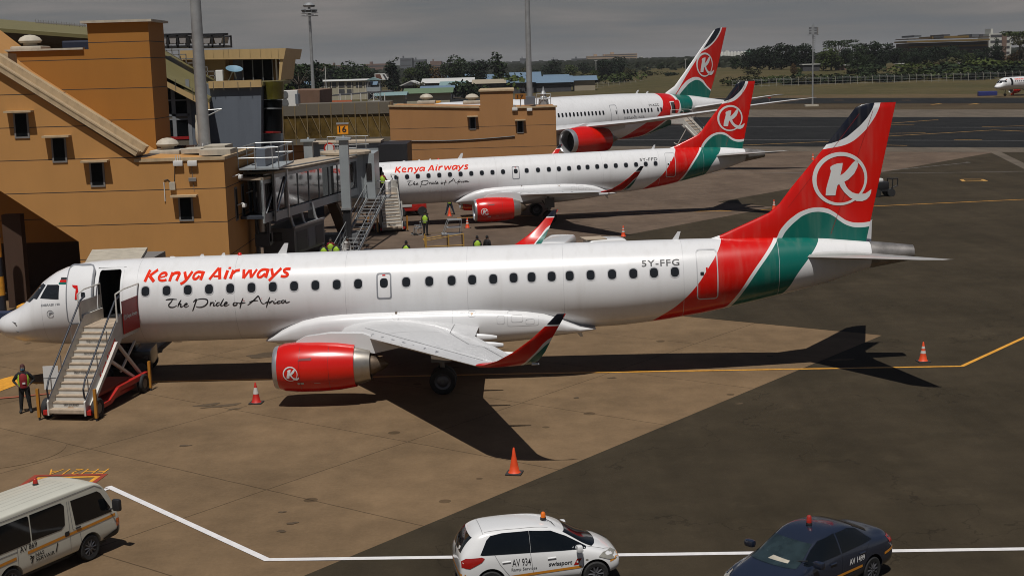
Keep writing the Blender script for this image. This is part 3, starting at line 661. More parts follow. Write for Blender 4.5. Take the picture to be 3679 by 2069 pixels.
    FWd = [(10.9, .9), (11.6, 1.42), (12.5, 1.60), (14, 1.70), (19.5, 1.70), (21.5, 1.63), (22.6, 1.50), (23.3, 1.25), (23.8, .9)]
    b = MB(); b.loft(fus_rings(FT, FB, FWd, [10.9, 11.2, 11.6, 12, 12.5, 13.2, 14, 15, 16.5, 18, 19.3, 20.3, 21.1, 21.8, 22.3, 22.7, 23.2, 23.8], 40, 3.2, .62))
    fr = b.build('belly_fairing', m_white, t, 50); fb = bvh_of(b.mesh('x', m_white))
    def fk(name, bm, mat, eps=.008): return decal(bm, fb, SIDE, (0, 1, 0), eps).build(name, mat, fr, 60)
    fk('panel_lines', poly_bm(sum([ring_polys(rrect(x0, x1, z0, z1, .08), rrect(x0+.012, x1-.012, z0+.012, z1-.012, .07)) for x0, x1, z0, z1 in ((16.0, 16.25, 2.6, 2.95), (18.9, 19.2, 2.62, 2.82), (20.0, 20.3, 2.3, 2.62), (20.4, 21.6, 2.2, 2.75), (20.55, 21.0, 2.35, 2.62), (21.1, 21.45, 2.25, 2.45))], [])+ribbon([(18.3, 2.2), (18.3, 2.95)], .012)), m_winf)
    fk('vent', poly_bm([rrect(16.08, 16.17, 2.80, 2.88, .03), rrect(19.0, 19.09, 2.68, 2.76, .03)]), m_burnt, .01)
    # wings, winglets, engines
    for s in (-1, 1):
        W_ = lambda y: 2.22+(y-1.5)*.083
        sec = [(0.6, 12.6, 19.3, 2.12, .13, 0), (1.6, 13.95, 19.3, 2.2, .13, 0), (3.3, 14.86, 19.32, W_(3.3), .12, 0), (5.0, 15.75, 19.34, W_(5), .115, 0), (8, 17.28, 20.1, W_(8), .11, 0), (11, 18.8, 20.87, W_(11), .105, 0), (12.9, 19.78, 21.36, W_(12.9), .10, 0)]
        b = MB(); b.loft([[(p[0], s*p[1], p[2]) for p in r] for r in wingsec(sec, 10)])
        wg = b.build('wing', m_grey_top if s else m_grey, t, 35)
        wb = bvh_of(b.mesh('x', m_white)); top = lambda x, y: (x, s*y, 9)
        def lead(y): return lerp([(a[0], a[1]) for a in sec], y)
        def trail(y): return lerp([(a[0], a[2]) for a in sec], y)
        ysl = [3.0+.5*k for k in range(20)]
        bm = poly_bm(ribbon([(lead(y)+.02, y) for y in ysl], .30)); decal(bm, wb, top, (0, 0, -1), .01, .5).build('leading_edge_slat', m_lip, wg, 60)
        L2 = ribbon([(lead(y)+.42, y) for y in ysl], .02)+ribbon([(trail(y)-(.9 if y < 9 else .5), y) for y in [2+.5*k for k in range(21)]], .025)+ribbon([(16.2, 5), (19.2, 5)], .02)+ribbon([(19.3, 9.2), (20.4, 9.2)], .02)+ribbon([(lead(7), 7), (lead(7)+.45, 7)], .02)+ribbon([(lead(10), 10), (lead(10)+.45, 10)], .02)
        decal(poly_bm(L2), wb, top, (0, 0, -1), .008, .5).build('wing_panel_lines', m_seam, wg, 60)
        for fy, fl in ((3.75, 1.3), (6.2, 1.5), (9.2, 1.6)):
            x1 = trail(fy)+.75; b = MB(); rr = []
            for q in (0, .15, .4, .7, .9, 1):
                r = .17*math.sin(math.pi*min(.98, q*.9+.05))**.6+.01; xx = x1-fl*1.9*(1-q)
                rr.append([(xx, s*(fy)+r*.55*math.cos(a*math.pi/6), W_(fy)-.16-.05*q+r*math.sin(a*math.pi/6)) for a in range(12)])
            b.loft(rr); b.build('flap_track_fairing', m_white, wg, 50)
        # winglet: swept blade turning up from the tip
        ws = [(12.9, 19.78, 21.36, W_(12.9), .10, 0), (13.25, 20.05, 21.52, 3.24, .09, .35), (13.6, 20.45, 21.72, 3.42, .085, .8), (13.85, 20.95, 21.92, 3.72, .08, 1.1), (14.1, 21.55, 22.14, 4.18, .075, 1.25), (14.3, 22.0, 22.38, 4.62, .07, 1.3), (14.37, 22.3, 22.56, 4.93, .06, 1.3)]
        rings_ = []
        for y, xl, xt, z, tk, ca in ws:
            r = airfoil(0, xl, xt, 0, tk, 8, 0); rings_.append([(p[0], s*(y-math.sin(ca)*p[2]), z+math.cos(ca)*p[2]) for p in r])
        MB().loft(rings_).build('winglet', m_wl, t, 50)
        MB().bar((21.5, s*13.5, 3.3), (21.72, s*13.5, 3.28), .05, .02).build('tip_light', m_white, t)
        # engine
        ey = s*4.32; ez = 1.47; e = MB()
        e.lathe([(12.10, .80), (12.3, .875), (12.9, .925), (13.6, .93), (14.3, .89), (14.9, .80), (14.9, .76), (14.2, .74), (12.6, .70)], (0, ey, ez), 'x', 40, caps=False)
        en = e.build('engine_cowl', m_kred, t, 40)
        eb = bvh_of(e.mesh('x', m_kred))
        e = MB(); e.lathe([(12.14, .802), (12.0, .795), (11.93, .755), (11.92, .72), (11.97, .68), (12.2, .655), (12.65, .64)], (0, ey, ez), 'x', 40, caps=False); e.build('intake_lip', m_lip, en, 50)
        e = MB(); e.lathe([(12.64, .65), (12.66, .2), (12.4, .05), (12.38, .0)], (0, ey, ez), 'x', 24); e.build('fan', m_burnt, en)
        e = MB(); e.lathe([(14.88, .72), (15.0, .70), (15.45, .58), (15.46, .55), (15.0, .5)], (0, ey, ez), 'x', 32); e.build('exhaust_nozzle', m_steel, en, 50)
        e = MB(); e.lathe([(15.2, .42), (15.55, .36), (15.9, .2), (16.1, .02)], (0, ey, ez), 'x', 24); e.build('exhaust_cone', m_burnt, en, 50)
        b = MB(); b.loft([[(x, ey+s*0+w*a, z) for a, z in ((-1, zb), (-1, zt), (1, zt), (1, zb))] for x, w, zb, zt in ((12.75, .05, 2.3, 2.42), (13.1, .13, 2.25, 2.60), (14, .17, 2.1, 2.70), (15.2, .17, 2.0, 2.66), (15.6, .15, 1.9, 2.5), (17.2, .06, 2.2, 2.45))])
        b.build('pylon', m_white, t, 30)
        if s < 0:
            decal(logo_bm(12.62, 1.40, .27), eb, SIDE, (0, 1, 0), .012).build('cowl_logo', m_white, en, 60)
            decal(poly_bm([[(12.85, .98), (12.93, .98), (12.93, 1.06), (12.85, 1.06)], [(12.96, .98), (13.08, .98), (13.08, 1.06), (12.96, 1.06)], [(13.45, 1.02), (13.68, 1.02), (13.68, 1.035), (13.45, 1.035)]]), eb, SIDE, (0, 1, 0), .01).build('cowl_marks', m_winf, en)
            decal(poly_bm([[(12.9, 1.86), (13.0, 1.93), (13.4, 1.95), (13.4, 1.86)]]), eb, SIDE, (0, 1, 0), .01).build('cowl_strake', M('dark_red', (.16, .004, .002), .4), en)
            [decal(poly_bm(ribbon([(q_, .7), (q_, 2.3)], .014)), eb, SIDE, (0, 1, 0), .008).build('cowl_seam', M('dark_red', (.16, .004, .002), .4), en) for q_ in (12.95, 14.0)]
        # stabiliser
        ss = [(0.2, 31.5, 34.75, 4.30, .10, 0), (1.0, 32.15, 34.85, 4.36, .10, 0), (3.5, 33.75, 35.45, 4.60, .09, 0), (5.6, 35.05, 35.95, 4.80, .085, 0), (6.0, 35.6, 36.05, 4.84, .06, 0), (6.06, 35.9, 36.1, 4.85, .04, 0)]
        MB().loft([[(p[0], s*p[1], p[2]) for p in r] for r in wingsec(ss, 8)]).build('stabiliser', m_stab, t, 35)
        # main gear
        g = MB(); g.bar((17.9, s*2.97, 2.2), (17.95, s*2.97, .5), .09); g.bar((17.6, s*1.9, 1.7), (17.95, s*2.97, .9), .05); g.bar((17.95, s*2.6, .5), (17.95, s*3.35, .5), .06)
        gg = g.build('main_gear', m_gear, t, 30)
        for q in (-.23, .23): wheel('wheel', gg, 17.95, s*2.97+q, .5, .5, .3)
        g = MB(); g.box(17.55, 18.3, s*3.35-.02, s*3.35+.02, 1.25, 2.0); g.build('gear_door', M('gear_shade_grey', (.16, .16, .16), .6), gg)  # white door coloured grey to stand for the shade under the wing
    g = MB(); g.bar((4.2, 0, 1.9), (4.1, 0, .47), .07); g.bar((4.1, -.22, .47), (4.1, .22, .47), .04); g.bar((3.3, 0, 1.85), (4.1, 0, .8), .04); gg = g.build('nose_gear', m_gear, t)
    for q in (-.17, .17): wheel('wheel', gg, 4.1, q, .475, .31, .18)
    # fin
    LE = [(4.75, 27.6), (5.03, 28.2), (5.22, 28.81), (5.76, 30.08), (6.02, 30.68), (6.36, 31.09), (7.01, 31.59), (8.37, 32.75), (9.6, 33.76), (9.95, 34.03), (10.06, 34.3), (10.09, 34.6)]
    TE = [(4.5, 34.38), (10.09, 35.56)]
    zs = [4.6, 4.9, 5.03, 5.12, 5.22, 5.4, 5.6, 5.76, 6.02, 6.36, 7.01, 7.7, 8.37, 9.0, 9.6, 9.85, 9.95, 10.03, 10.07, 10.09]
    b = MB(); rg = []
    for z in zs:
        xl, xt = lerp(LE, z), lerp(TE, z); th = min(.09*(xt-xl), .30 if z < 6.4 else .5)/(xt-xl)
        if z > 10: th *= .4
        rg.append([(p[0], p[2], z) for p in airfoil(0, xl, xt, 0, th, 16, 0)])
    b.loft(rg); fn = b.build('fin', m_fin, t, 40); nb = bvh_of(b.mesh('x', m_white))
    decal(logo_bm(33.40, 7.24, 1.06, 1.03), nb, SIDE, (0, 1, 0), .012, .2).build('tail_logo', m_logo, fn, 60)
    decal(poly_bm(ribbon([(33.05, 5.1), (34.75, 10.02)], .016)+ribbon([(31.4, 6.2), (34.15, 9.7)], .012)), nb, SIDE, (0, 1, 0), .008, .3).build('rudder_gap', m_seamr, fn, 60)
    return t
m_grey_top = M('wing_paint', (.60, .60, .60), .36, var=.05, scale=.5, coat=.2); m_stab = M('stabiliser_paint', (.5, .49, .47), .3, var=.08, metal=.2, coat=.3)
m_seam = M('seam_grey', (.22, .22, .22), .6); m_seamr = M('seam_red', (.30, .006, .003), .5); m_logo = M('logo_white', (.70, .70, .68), .4, var=.02)
m_kred = m_kred
TILT = -.0117
planeA = make_e190('white jet nearest the camera with red lettering, open front door and stairs', (-20.5299, 54.2151, 0), -.0296, '5Y-FFG')
def pitch(o): o.rotation_euler[1] = TILT; o.location.z = TILT*18*1.0+.0
pitch(planeA)
planeB = make_e190('middle white jet marked 5Y-FFD parked at the jet bridge', (-15.1459, 105.6235, 0), .1564, '5Y-FFD', True, True)
pitch(planeB)
pd_ = G(2529, 243.5)
planeD = dup(planeA, (pd_.x-3.6, pd_.y-2.3, 0), .56, 'small far-off white jet rolling along the taxiway at the right edge')
for ch in list(planeD.children):
    if ch.name.split('.')[0] in ('aerial', 'front_door'):
        for q_ in list(ch.children): bpy.data.objects.remove(q_)
        bpy.data.objects.remove(ch)
# ------------------------------------------------------------------ wide-body twin behind (drawn in metres, set down at .943)
m_fusC = livery_mat('widebody_livery', fus_tb([(2.6, 34.6), (3.2, 35.2), (5.05, 38.4), (5.73, 40.13), (7.4, 41.6), (8.9, 41.8)],
    [(2.6, 38.0), (3.28, 38.93), (4.89, 41.5), (5.92, 43.5), (7.17, 44.2), (8.9, 44.2)], [(2.6, 38.5), (3.28, 39.43), (4.89, 42.0), (5.92, 44.0), (7.17, 44.75), (8.9, 44.75)],
    [(2.6, 42.2), (3.5, 43.2), (4.9, 45.6), (6.6, 47.3), (8.1, 47.8), (8.9, 48)]))
m_finC = livery_mat('widebody_fin_livery', fin_tb([(13.6, 50), (14.01, 51.33), (14.43, 52.36), (15.28, 53.63), (16.15, 54.48), (17.1, 55.1)],
    [(13.6, 48.6), (14.1, 50.6), (14.29, 51.37), (14.93, 52.79), (16.0, 54.06), (17.1, 54.85)],
    [(43, 5.5), (46.06, 8.45), (47.18, 9.49), (48.41, 10.25), (49.75, 10.5), (50.88, 10.18), (51.91, 9.35), (53, 8.6)],
    [(43, 4.9), (46.66, 8.39), (47.58, 9.12), (48.81, 9.87), (49.95, 10.11), (50.87, 9.82), (51.71, 9.2), (53, 8.4)], 13.3, 40, [(8, 45.3), (8.54, 45.95), (10.77, 48.0), (14.23, 51.3), (16.7, 53.6), (17.1, 54)]))
def make_widebody():
    t = thing('airliner', 'largest jet, marked 5Y-KZC, farthest of the three parked jets', 'airliner', (-13.09, 149.3, 0), .656, 'red white and green twin-jets')
    t.scale = (.943,)*3
    zt = [(0, 4.5), (.3, 5.3), (1.5, 6.4), (3, 7.4), (5, 8.3), (8, 8.7), (22, 8.7), (35, 8.75), (43, 8.6), (49, 8.05), (52, 7.65), (56.2, 7.1)]
    zb = [(0, 4.4), (.3, 3.9), (1.5, 3.3), (4, 2.9), (8, 2.8), (36, 2.82), (40, 3.1), (44, 4.1), (47.5, 4.95), (52, 5.9), (56.2, 6.7)]
    wd = [(0, .03), (.3, .6), (1.5, 1.4), (4, 2.3), (8, 2.87), (38, 2.87), (44, 2.45), (48, 1.8), (52, 1.05), (56.2, .25)]
    xs = [0, .1, .3, .8, 1.5, 2.5, 4, 5.5, 8]+[10+2*i for i in range(14)]+[37.5, 39, 40.5, 42, 43.5, 45, 46.5, 48, 49.5, 51, 52.5, 54, 55.3, 56.2]
    b = MB(); b.loft(fus_rings(zt, zb, wd, xs, 56)); fu = b.build('fuselage', m_fusC, t, 50); bvh = bvh_of(b.mesh('x', m_white))
    def dk(name, bm, mat, par=fu, eps=.02): return decal(bm, bvh, SIDE, (0, 1, 0), eps, .3).build(name, mat, par, 60)
    for wx in [23.37-.6096*k for k in range(16, 0, -1)]+[23.37+.6096*k for k in range(13)]+[34.21+.6096*k for k in range(9)]+[40.29, 40.9]:
        dk('window', poly_bm([rrect(wx-.15, wx+.15, 6.28, 6.82, .14)]), m_win, t)
    for x0, x1 in ((31.95, 33.1), (17.2, 18.3)):
        d = dk('door', poly_bm(ring_polys(rrect(x0, x1, 5.25, 7.45, .2), rrect(x0+.05, x1-.05, 5.3, 7.4, .16))), m_seal, t)
        dk('pane', poly_bm([rrect(x1-.32, x1-.16, 6.3, 6.75, .06)]), m_win, d)
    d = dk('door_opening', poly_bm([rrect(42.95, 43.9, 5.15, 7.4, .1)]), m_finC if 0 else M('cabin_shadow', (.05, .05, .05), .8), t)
    dk('door_frame', poly_bm(ring_polys(rrect(42.8, 44.2, 5.05, 7.5, .15), rrect(42.92, 44.0, 5.17, 7.38, .12))), m_white, d, .03)
    b = decal(poly_bm([rrect(43.15, 44.3, 5.1, 7.45, .15)]), bvh, SIDE, (0, 1, 0), .45, .3); b.build('door', m_fusC, t, 60)
    dk('registration', bmtext('5Y-KZC', 38.8, 40.66, 7.03, .26, 0, .012, 1.1), m_ink, fu)
    dk('model_name', bmtext('DREAM', 34.1, 35.9, 5.55, .34, 0, -.005, 1.1), m_seal, fu); dk('model_name', bmtext('LINER', 36.2, 37.7, 5.55, .34, 0, -.005, 1.1), m_seal, fu)
    dk('model_mark', poly_bm(ribbon([(35.85, 6.05), (36.1, 5.85), (36.12, 5.55), (35.95, 5.3)], .07)), m_seal, fu)
    for ax, h in ((24, .25), (38.7, .5), (40.6, .3)): MB().loft([[(ax, -.06, 8.5), (ax+.4, 0, 8.5), (ax, .06, 8.5)], [(ax+h, -.02, 8.6+h), (ax+.25+h, 0, 8.6+h), (ax+h, .02, 8.6+h)]]).build('aerial', m_white, t)
    b = MB(); b.loft(fus_rings([(13, 4.2), (15, 4.9), (18, 5.1), (29, 5.0), (33, 4.0)], [(13, 3), (15, 2.4), (18, 2.1), (29, 2.2), (33, 3)], [(13, 2.3), (15, 2.9), (18, 3.1), (29, 3.0), (33, 2.2)], [13, 14, 15, 16.5, 18, 22, 26, 29, 30.5, 32, 33], 32, 2.6)); b.build('belly_fairing', m_white, t, 50)
    for s in (-1, 1):
        sec = [(1.5, 15.6, 28.5, 4.3, .12, 0), (3, 17.0, 28.5, 4.5, .11, 0), (5, 18.4, 28.5, 4.8, .10, 0), (10, 21.7, 29.2, 5.4, .09, 0), (15, 25.0, 31.2, 5.9, .085, 0), (22, 29.8, 34.0, 6.9, .08, 0), (26.5, 32.9, 36.2, 7.6, .07, 0), (28.8, 35.2, 37.7, 7.95, .06, 0), (30.05, 38.2, 39.0, 8.18, .05, 0)]
        MB().loft([[(p[0], s*p[1], p[2]) for p in r] for r in wingsec(sec, 10)]).build('wing', m_grey_top, t, 35)
        ey, ez = s*9.6, 3.72; e = MB()
        e.lathe([(19.35, 1.50), (19.9, 1.62), (20.8, 1.74), (22.2, 1.74), (23.6, 1.60), (24.9, 1.36), (24.9, 1.28), (23, 1.3)], (0, ey, ez), 'x', 44, caps=False); en = e.build('engine_cowl', m_kred, t, 40)
        e = MB(); e.lathe([(19.37, 1.505), (18.95, 1.47), (18.82, 1.42), (18.80, 1.36), (18.9, 1.29), (19.5, 1.24), (20.2, 1.3)], (0, ey, ez), 'x', 44, caps=False); e.build('intake_lip', m_lip, en, 50)
        e = MB(); e.lathe([(20.0, 1.28), (20.05, .5), (19.7, .1), (19.68, 0)], (0, ey, ez), 'x', 24); e.build('fan', m_dark, en)
        e = MB(); e.lathe([(24.6, 1.2), (25.3, .95), (25.6, .8), (25.6, .6), (26.6, .25), (26.9, .02)], (0, ey, ez), 'x', 24); e.build('exhaust_cone', m_burnt, en, 40)
        b = MB(); b.loft([[(x, ey+w*a, z) for a, z in ((-1, z0), (-1, z1), (1, z1), (1, z0))] for x, w, z0, z1 in ((19.9, .1, 5.1, 5.35), (21.5, .25, 5.0, 5.75), (24, .3, 4.4, 5.6), (28, .12, 4.9, 5.3))]); b.build('pylon', m_white, t, 30)
        MB().loft([[(p[0], s*p[1], p[2]) for p in r] for r in wingsec([(.5, 46.6, 53, 6.3, .09, 0), (2, 48.0, 53.5, 6.5, .09, 0), (9, 53.6, 56.0, 7.75, .07, 0), (9.9, 55.0, 56.5, 7.93, .05, 0)], 8)]).build('stabiliser', m_grey_top, t, 35)
        g = MB(); g.bar((28.3, s*4.9, 3.5), (28.3, s*4.9, .8), .18); gg = g.build('main_gear', m_gear, t)
        for px in (-.8, .8):
            for q in (-.6, .6): wheel('wheel', gg, 28.3+px, s*4.9+q, .65, .65, .45)
    g = MB(); g.bar((5.5, 0, 3), (5.5, 0, .5), .12); gg = g.build('nose_gear', m_gear, t)
    for q in (-.35, .35): wheel('wheel', gg, 5.5, q, .5, .5, .3)
    LEc = [(8.0, 43.4), (8.66, 44.4), (9.4, 45.9), (11.06, 47.7), (14.44, 51.1), (16.6, 53.35), (16.95, 54.0), (17.05, 54.9)]; TEc = [(7.0, 52.2), (12.06, 54.3), (17.05, 55.95)]
    b = MB(); rg = []
    for z in [7.6, 8.4, 8.66, 9.0, 9.4, 10.2, 11.06, 12.5, 14.4, 15.6, 16.6, 16.9, 17.0, 17.05]:
        xl, xt = lerp(LEc, z), lerp(TEc, z); rg.append([(p[0], p[2], z) for p in airfoil(0, xl, xt, 0, (.08 if z < 16.8 else .03), 14, 0)])
    b.loft(rg); fn = b.build('fin', m_finC, t, 40); nb = bvh_of(b.mesh('x', m_white))
    decal(logo_bm(51.45, 12.1, 1.62), nb, SIDE, (0, 1, 0), .03, .3).build('tail_logo', m_logo, fn, 60)
    return t
planeC = make_widebody()

# ================================================================== AIRPORT BUILDINGS
m_tanw = M('tan_render', (.49, .245, .070), .85, var=.05, scale=.35, bump=.1); grooves(m_tanw, [.0, 1.76, 2.62, 4.42, 6.18, 7.9, 9.6, 11.3])
m_tanw2 = M('brown_render', (.40, .195, .068), .85, var=.05, scale=.3, bump=.1); grooves(m_tanw2, [.9, 2.7, 4.6, 6.55])
m_orange = M('orange_render', (.36, .148, .016), .8, var=.05, scale=.35, bump=.1); grooves(m_orange, [2.5, 4.3, 6.1, 7.92, 9.7, 11.43, 13.05, 13.95, 15.6])
streaks(m_tanw, .09, (.5, .5, .12)); streaks(m_tanw2, .10, (.5, .5, .12)); streaks(m_orange, .08, (.5, .5, .12))
m_cope = M('pale_coping', (.50, .37, .22), .7, var=.1, scale=2); m_cream = M('cream_cladding', (.50, .345, .155), .6, var=.05, scale=.4)
m_offw = M('weathered_off_white', (.50, .45, .36), .7, var=.15, scale=1.5); m_greyclad = M('blue_grey_cladding', (.135, .155, .185), .5, var=.06, scale=.3)
streaks(m_cope, .3, (2, 2, 1)); streaks(m_greyclad, .18); streaks(m_cream, .15); streaks(m_offw, .3, (2, 2, .5))
m_glass = M('dark_glazing', (.006, .007, .008), .3, var=.3, scale=.4, spec=.03); m_mull = M('grey_mullion', (.22, .23, .24), .5)
m_amber = M('amber_glazing', (.13, .085, .026), .10, var=.75, scale=.5, spec=.6); m_olive = M('olive_roof_sheet', (.17, .145, .055), .55, var=.1, scale=.5)
m_redband = M('red_band', (.30, .01, .01), .5); m_taupe = M('taupe_panel', (.135, .115, .085), .6, var=.06, scale=.4)
m_frame = M('window_frame_grey', (.19, .18, .17), .6); m_wht = M('painted_white', (.72, .71, .68), .5, var=.06); m_galv = M('galvanised_steel', (.42, .43, .43), .4, metal=.5, var=.18, scale=2)
m_blk = M('black_steel', (.015, .015, .017), .5); m_grm = M('machine_grey', (.13, .135, .14), .5, var=.12, scale=1)
def wallpoly(px, y0, y1, mat, name, par, m=0):
    "solid whose outline (picture points) stands in the plane y0, extruded to y1"
    pts = [W(u, v, y0) for u, v in px]; return MB().prism([(p.x, p.z) for p in pts], y0, y1, 'y').build(name, mat, par)
def px_box(b, u0, v0, u1, v1, y0, y1, m=0):
    a = W(u0, v0, y0); c = W(u1, v1, y0); b.box(min(a.x, c.x), max(a.x, c.x), y0, y1, min(a.z, c.z), max(a.z, c.z), m); return b
def slit_window(par, u, vt, vb, wpx, y, hood=True):
    a, c = W(u-wpx/2, vb, y), W(u+wpx/2, vt, y)
    o = MB().box(a.x-.09, c.x+.09, y-.05, y+.05, a.z-.1, c.z+.04).build('window', m_frame, par)
    MB().box(a.x, c.x, y-.056, y, a.z, c.z).build('pane', m_glass, o)
    if hood:
        k = (c.x-a.x)*.68; MB().box(a.x-k, c.x+k, y-.52, y+.02, c.z+.06, c.z+.16).build('hood', m_cope, o)
    return o
# --- near stair building
t = thing('pier_building', 'tan stepped stair building with slit windows and orange tower at left', 'building', (-20, 74, 0))
def loc(o, par):   # keep world placement under a located parent
    o.matrix_parent_inverse = par.matrix_world.inverted(); return o
t.location = (0, 0, 0)
yF = 72.0
cr_ = W(563, 402, yF); X1 = cr_.x
front = [(-160, 60), (0, 182), (337, 396), (563, 403.5)]
P = [W(u, v, yF) for u, v in front]
poly = [(p.x, p.z) for p in P]+[(X1, -.02), (W(203, 650, yF).x, -.02), (W(198, 608, yF).x, W(198, 608, yF).z), (W(0, 480, yF).x, W(0, 480, yF).z), (W(-160, 375, yF).x, W(-160, 375, yF).z)]
MB().prism(poly, yF, yF+8.6, 'y').build('wall', m_tanw, t)
MB().box(-34, X1-3.4, yF+8.7, yF+9.2, -.02, 8).build('back_wall', M('shade_darkened_wall', (.06, .028, .014), .9), t)  # underpass shade is darkened into the brown of this wall and the pillar
MB().box(X1-12.2, X1-11.2, yF+1, yF+1.6, 0, 5).build('pillar', M('shade_darkened_wall', (.06, .028, .014), .9), t)
# sloping coping with gutter
a, c = W(0, 181, yF-.2), W(341, 393, yF-.2); dirv = (c-a).normalized(); a = a-dirv*7
b = MB(); nrm = Vector((-dirv.z, 0, dirv.x)) if dirv.x > 0 else Vector((dirv.z, 0, -dirv.x))
for y0, y1, h0, h1 in ((yF-.25, yF+.5, 0, .26), (yF-.28, yF-.12, .26, .34), (yF+.5, yF+1.0, 0, .18), (yF+1.0, yF+1.6, 0, .50)):
    q = [(a+nrm*h0), (c+nrm*h0), (c+nrm*h1), (a+nrm*h1)]; b.prism([(p.x, p.z) for p in q], y0, y1, 'y')
b.build('sloping_parapet', m_cope, t)
b = MB(); px_box(b, -10, 136, 22, 166, yF+1.7, yF+3); b.build('parapet_block', m_cope, t)
b = MB(); px0 = W(337, 396, yF); zc = cr_.z
b.box(px0.x, X1+.06, yF-.06, yF+.25, zc+.0, zc+.16); b.box(X1-.22, X1+.08, yF+.25, yF+8.6, zc, zc+.16); b.box(px0.x+1.0, X1-.22, yF+8.35, yF+8.6, zc, zc+.16)
b.build('roof_coping', m_cope, t)
MB().box(px0.x, X1-.2, yF+.25, yF+8.35, zc-.02, zc+.03).build('roof', m_taupe, t)
for u, vt, vb in ((54, 286, 344), (149, 348, 405), (245, 410, 466), (468, 497, 552)): slit_window(t, u, vt, vb, 24, yF)
for yy in (74.5, 76.4, 78.5):
    o = MB().box(X1-.02, X1+.05, yy-.32, yy+.32, 4.2, 6.0).build('window', m_frame, t); MB().box(X1, X1+.056, yy-.24, yy+.24, 4.3, 5.9).build('pane', m_glass, o)
# orange volume and tower
TL = W(218, 57, 77); TR = W(372, 55, 77); OL = W(0, 131, 77)
MB().box(TL.x, TR.x, 77, 80.4, -.02, 15.0).build('tower', m_orange, t)
MB().box(-34, TL.x-.004, 77.05, 80.4, 3, OL.z).build('orange_wall', m_orange, t)
b = MB(); b.box(TL.x-.3, TR.x+.25, 76.75, 80.6, 15.0, 15.13); b.box(-34, TL.x-.3, 76.9, 77.3, OL.z, OL.z+.10); b.build('roof_coping', m_offw, t)
def dome(u, v, y, r, par, nm='roof_vent'):
    p = W(u, v, y); b = MB(); b.cbox((p.x, p.y, p.z+.16), (r*2.3, r*2.3, .32), 0, bev=.09); b.lathe([(.3, r*.5), (.55, r*.5)], (p.x, p.y, p.z), 'z', 20); b.lathe([(.5, r*.72), (.62, r*.86), (.80, r*.7), (.93, r*.35), (.96, .0)], (p.x, p.y, p.z), 'z', 24)
    return b.build(nm, m_wht if 0 else m_offw, par, 40)
dome(78, 132, 78.5, .75, t); dome(423, 391, 76, .72, t); 
for (u0, v0, u1, v1, y0, y1) in ((455, 376, 505, 386, 75, 77), (512, 368, 566, 378, 76, 78.2), (500, 378, 580, 390, 74, 75.8), (430, 378, 500, 384, 79, 79.4)): px_box(MB(), u0, v0, u1, v1, y0, y1).build('roof_box', m_offw, t)

# sign 16 on the side wall
o = MB().box(X1+.0, X1+.06, 78.1, 79.4, 5.55, 6.75).build('gate_number_sign', m_offw, t)
def wall_text(s, x, y0, y1, z0, z1, mat, par, name='number'):
    bm = text_bm(s, 1, 0, .01); xs_ = [v.co.x for v in bm.verts]; ys_ = [v.co.y for v in bm.verts]
    for v in bm.verts: v.co = (x, y0+(v.co.x-min(xs_))/(max(xs_)-min(xs_))*(y1-y0), z0+(v.co.y-min(ys_))/(max(ys_)-min(ys_))*(z1-z0))
    b = MB(); b.bm(bm); bm.free(); return b.build(name, mat, par)
wall_text('16', X1+.066, 78.35, 79.15, 5.75, 6.55, m_frame, o)
def front_text(s, x0, x1, y, z0, z1, mat, par, name='lettering', bold=.01, shear=0):
    bm = text_bm(s, 1, shear, bold); xs_ = [v.co.x for v in bm.verts]; ys_ = [v.co.y for v in bm.verts]
    for v in bm.verts: v.co = (x0+(v.co.x-min(xs_))/(max(xs_)-min(xs_))*(x1-x0), y, z0+(v.co.y-min(ys_))/(max(ys_)-min(ys_))*(z1-z0))
    b = MB(); b.bm(bm); bm.free(); return b.build(name, mat, par)
# aerial boxes, cameras, wires on walls: things of their own
def wifi(u, v, y, lab, ant=True):
    p = W(u, v, y); b = MB(); b.cbox((p.x, y-.12, p.z), (.5, .16, .28), bev=.04)
    if ant:
        for q in (-.12, 0, .12): b.bar((p.x+q, y-.1, p.z+.12), (p.x+q, y-.1, p.z+.42), .02)
    o = b.build('aerial_box', m_wht, None, 40, label=lab, cat='antenna box'); return o
wifi(449, 411, yF, 'white aerial box with three prongs on tan wall near the roof edge'); wifi(485, 411, yF, 'plain white box on tan wall right of the pronged aerial box', False)
p = W(435, 468, yF); MB().cbox((p.x, yF-.1, p.z), (.3, .16, .42), bev=.03).build('junction_box', m_offw, None, label='cream junction box on the tan wall above the lowest slit window', cat='junction box')
b = MB(); q = W(449, 418, yF); b.path([(q.x-.15, yF-.03, q.z), (q.x-.2, yF-.03, p.z+.9), (p.x+.1, yF-.03, p.z+.2)], .018); b.path([(p.x, yF-.03, p.z+.1), (p.x-.25, yF-.03, p.z+.35), (p.x-.45, yF-.03, p.z+.3)], .02)
b.build('cable', m_blk, None, label='black cable running down tan wall from pronged aerial box', cat='cable')
q = W(414, 478, yF); MB().bar((q.x, yF-.04, q.z-.6), (q.x, yF-.04, q.z+.4), .025).build('whip_aerial', m_wht, None, label='thin white upright rod on tan wall left of the cream junction box', cat='aerial')
q = W(485, 452, yF); b = MB(); b.cbox((q.x, yF-.07, q.z), (.4, .12, .2), bev=.02); b.path([(q.x, yF-.03, q.z+.1), (q.x-.02, yF-.03, q.z+.9)], .012); b.path([(q.x, yF-.03, q.z-.1), (q.x+.05, yF-.03, q.z-.6)], .012); b.build('junction_box', m_frame, None, label='small grey junction box on tan wall under the plain white box', cat='junction box')
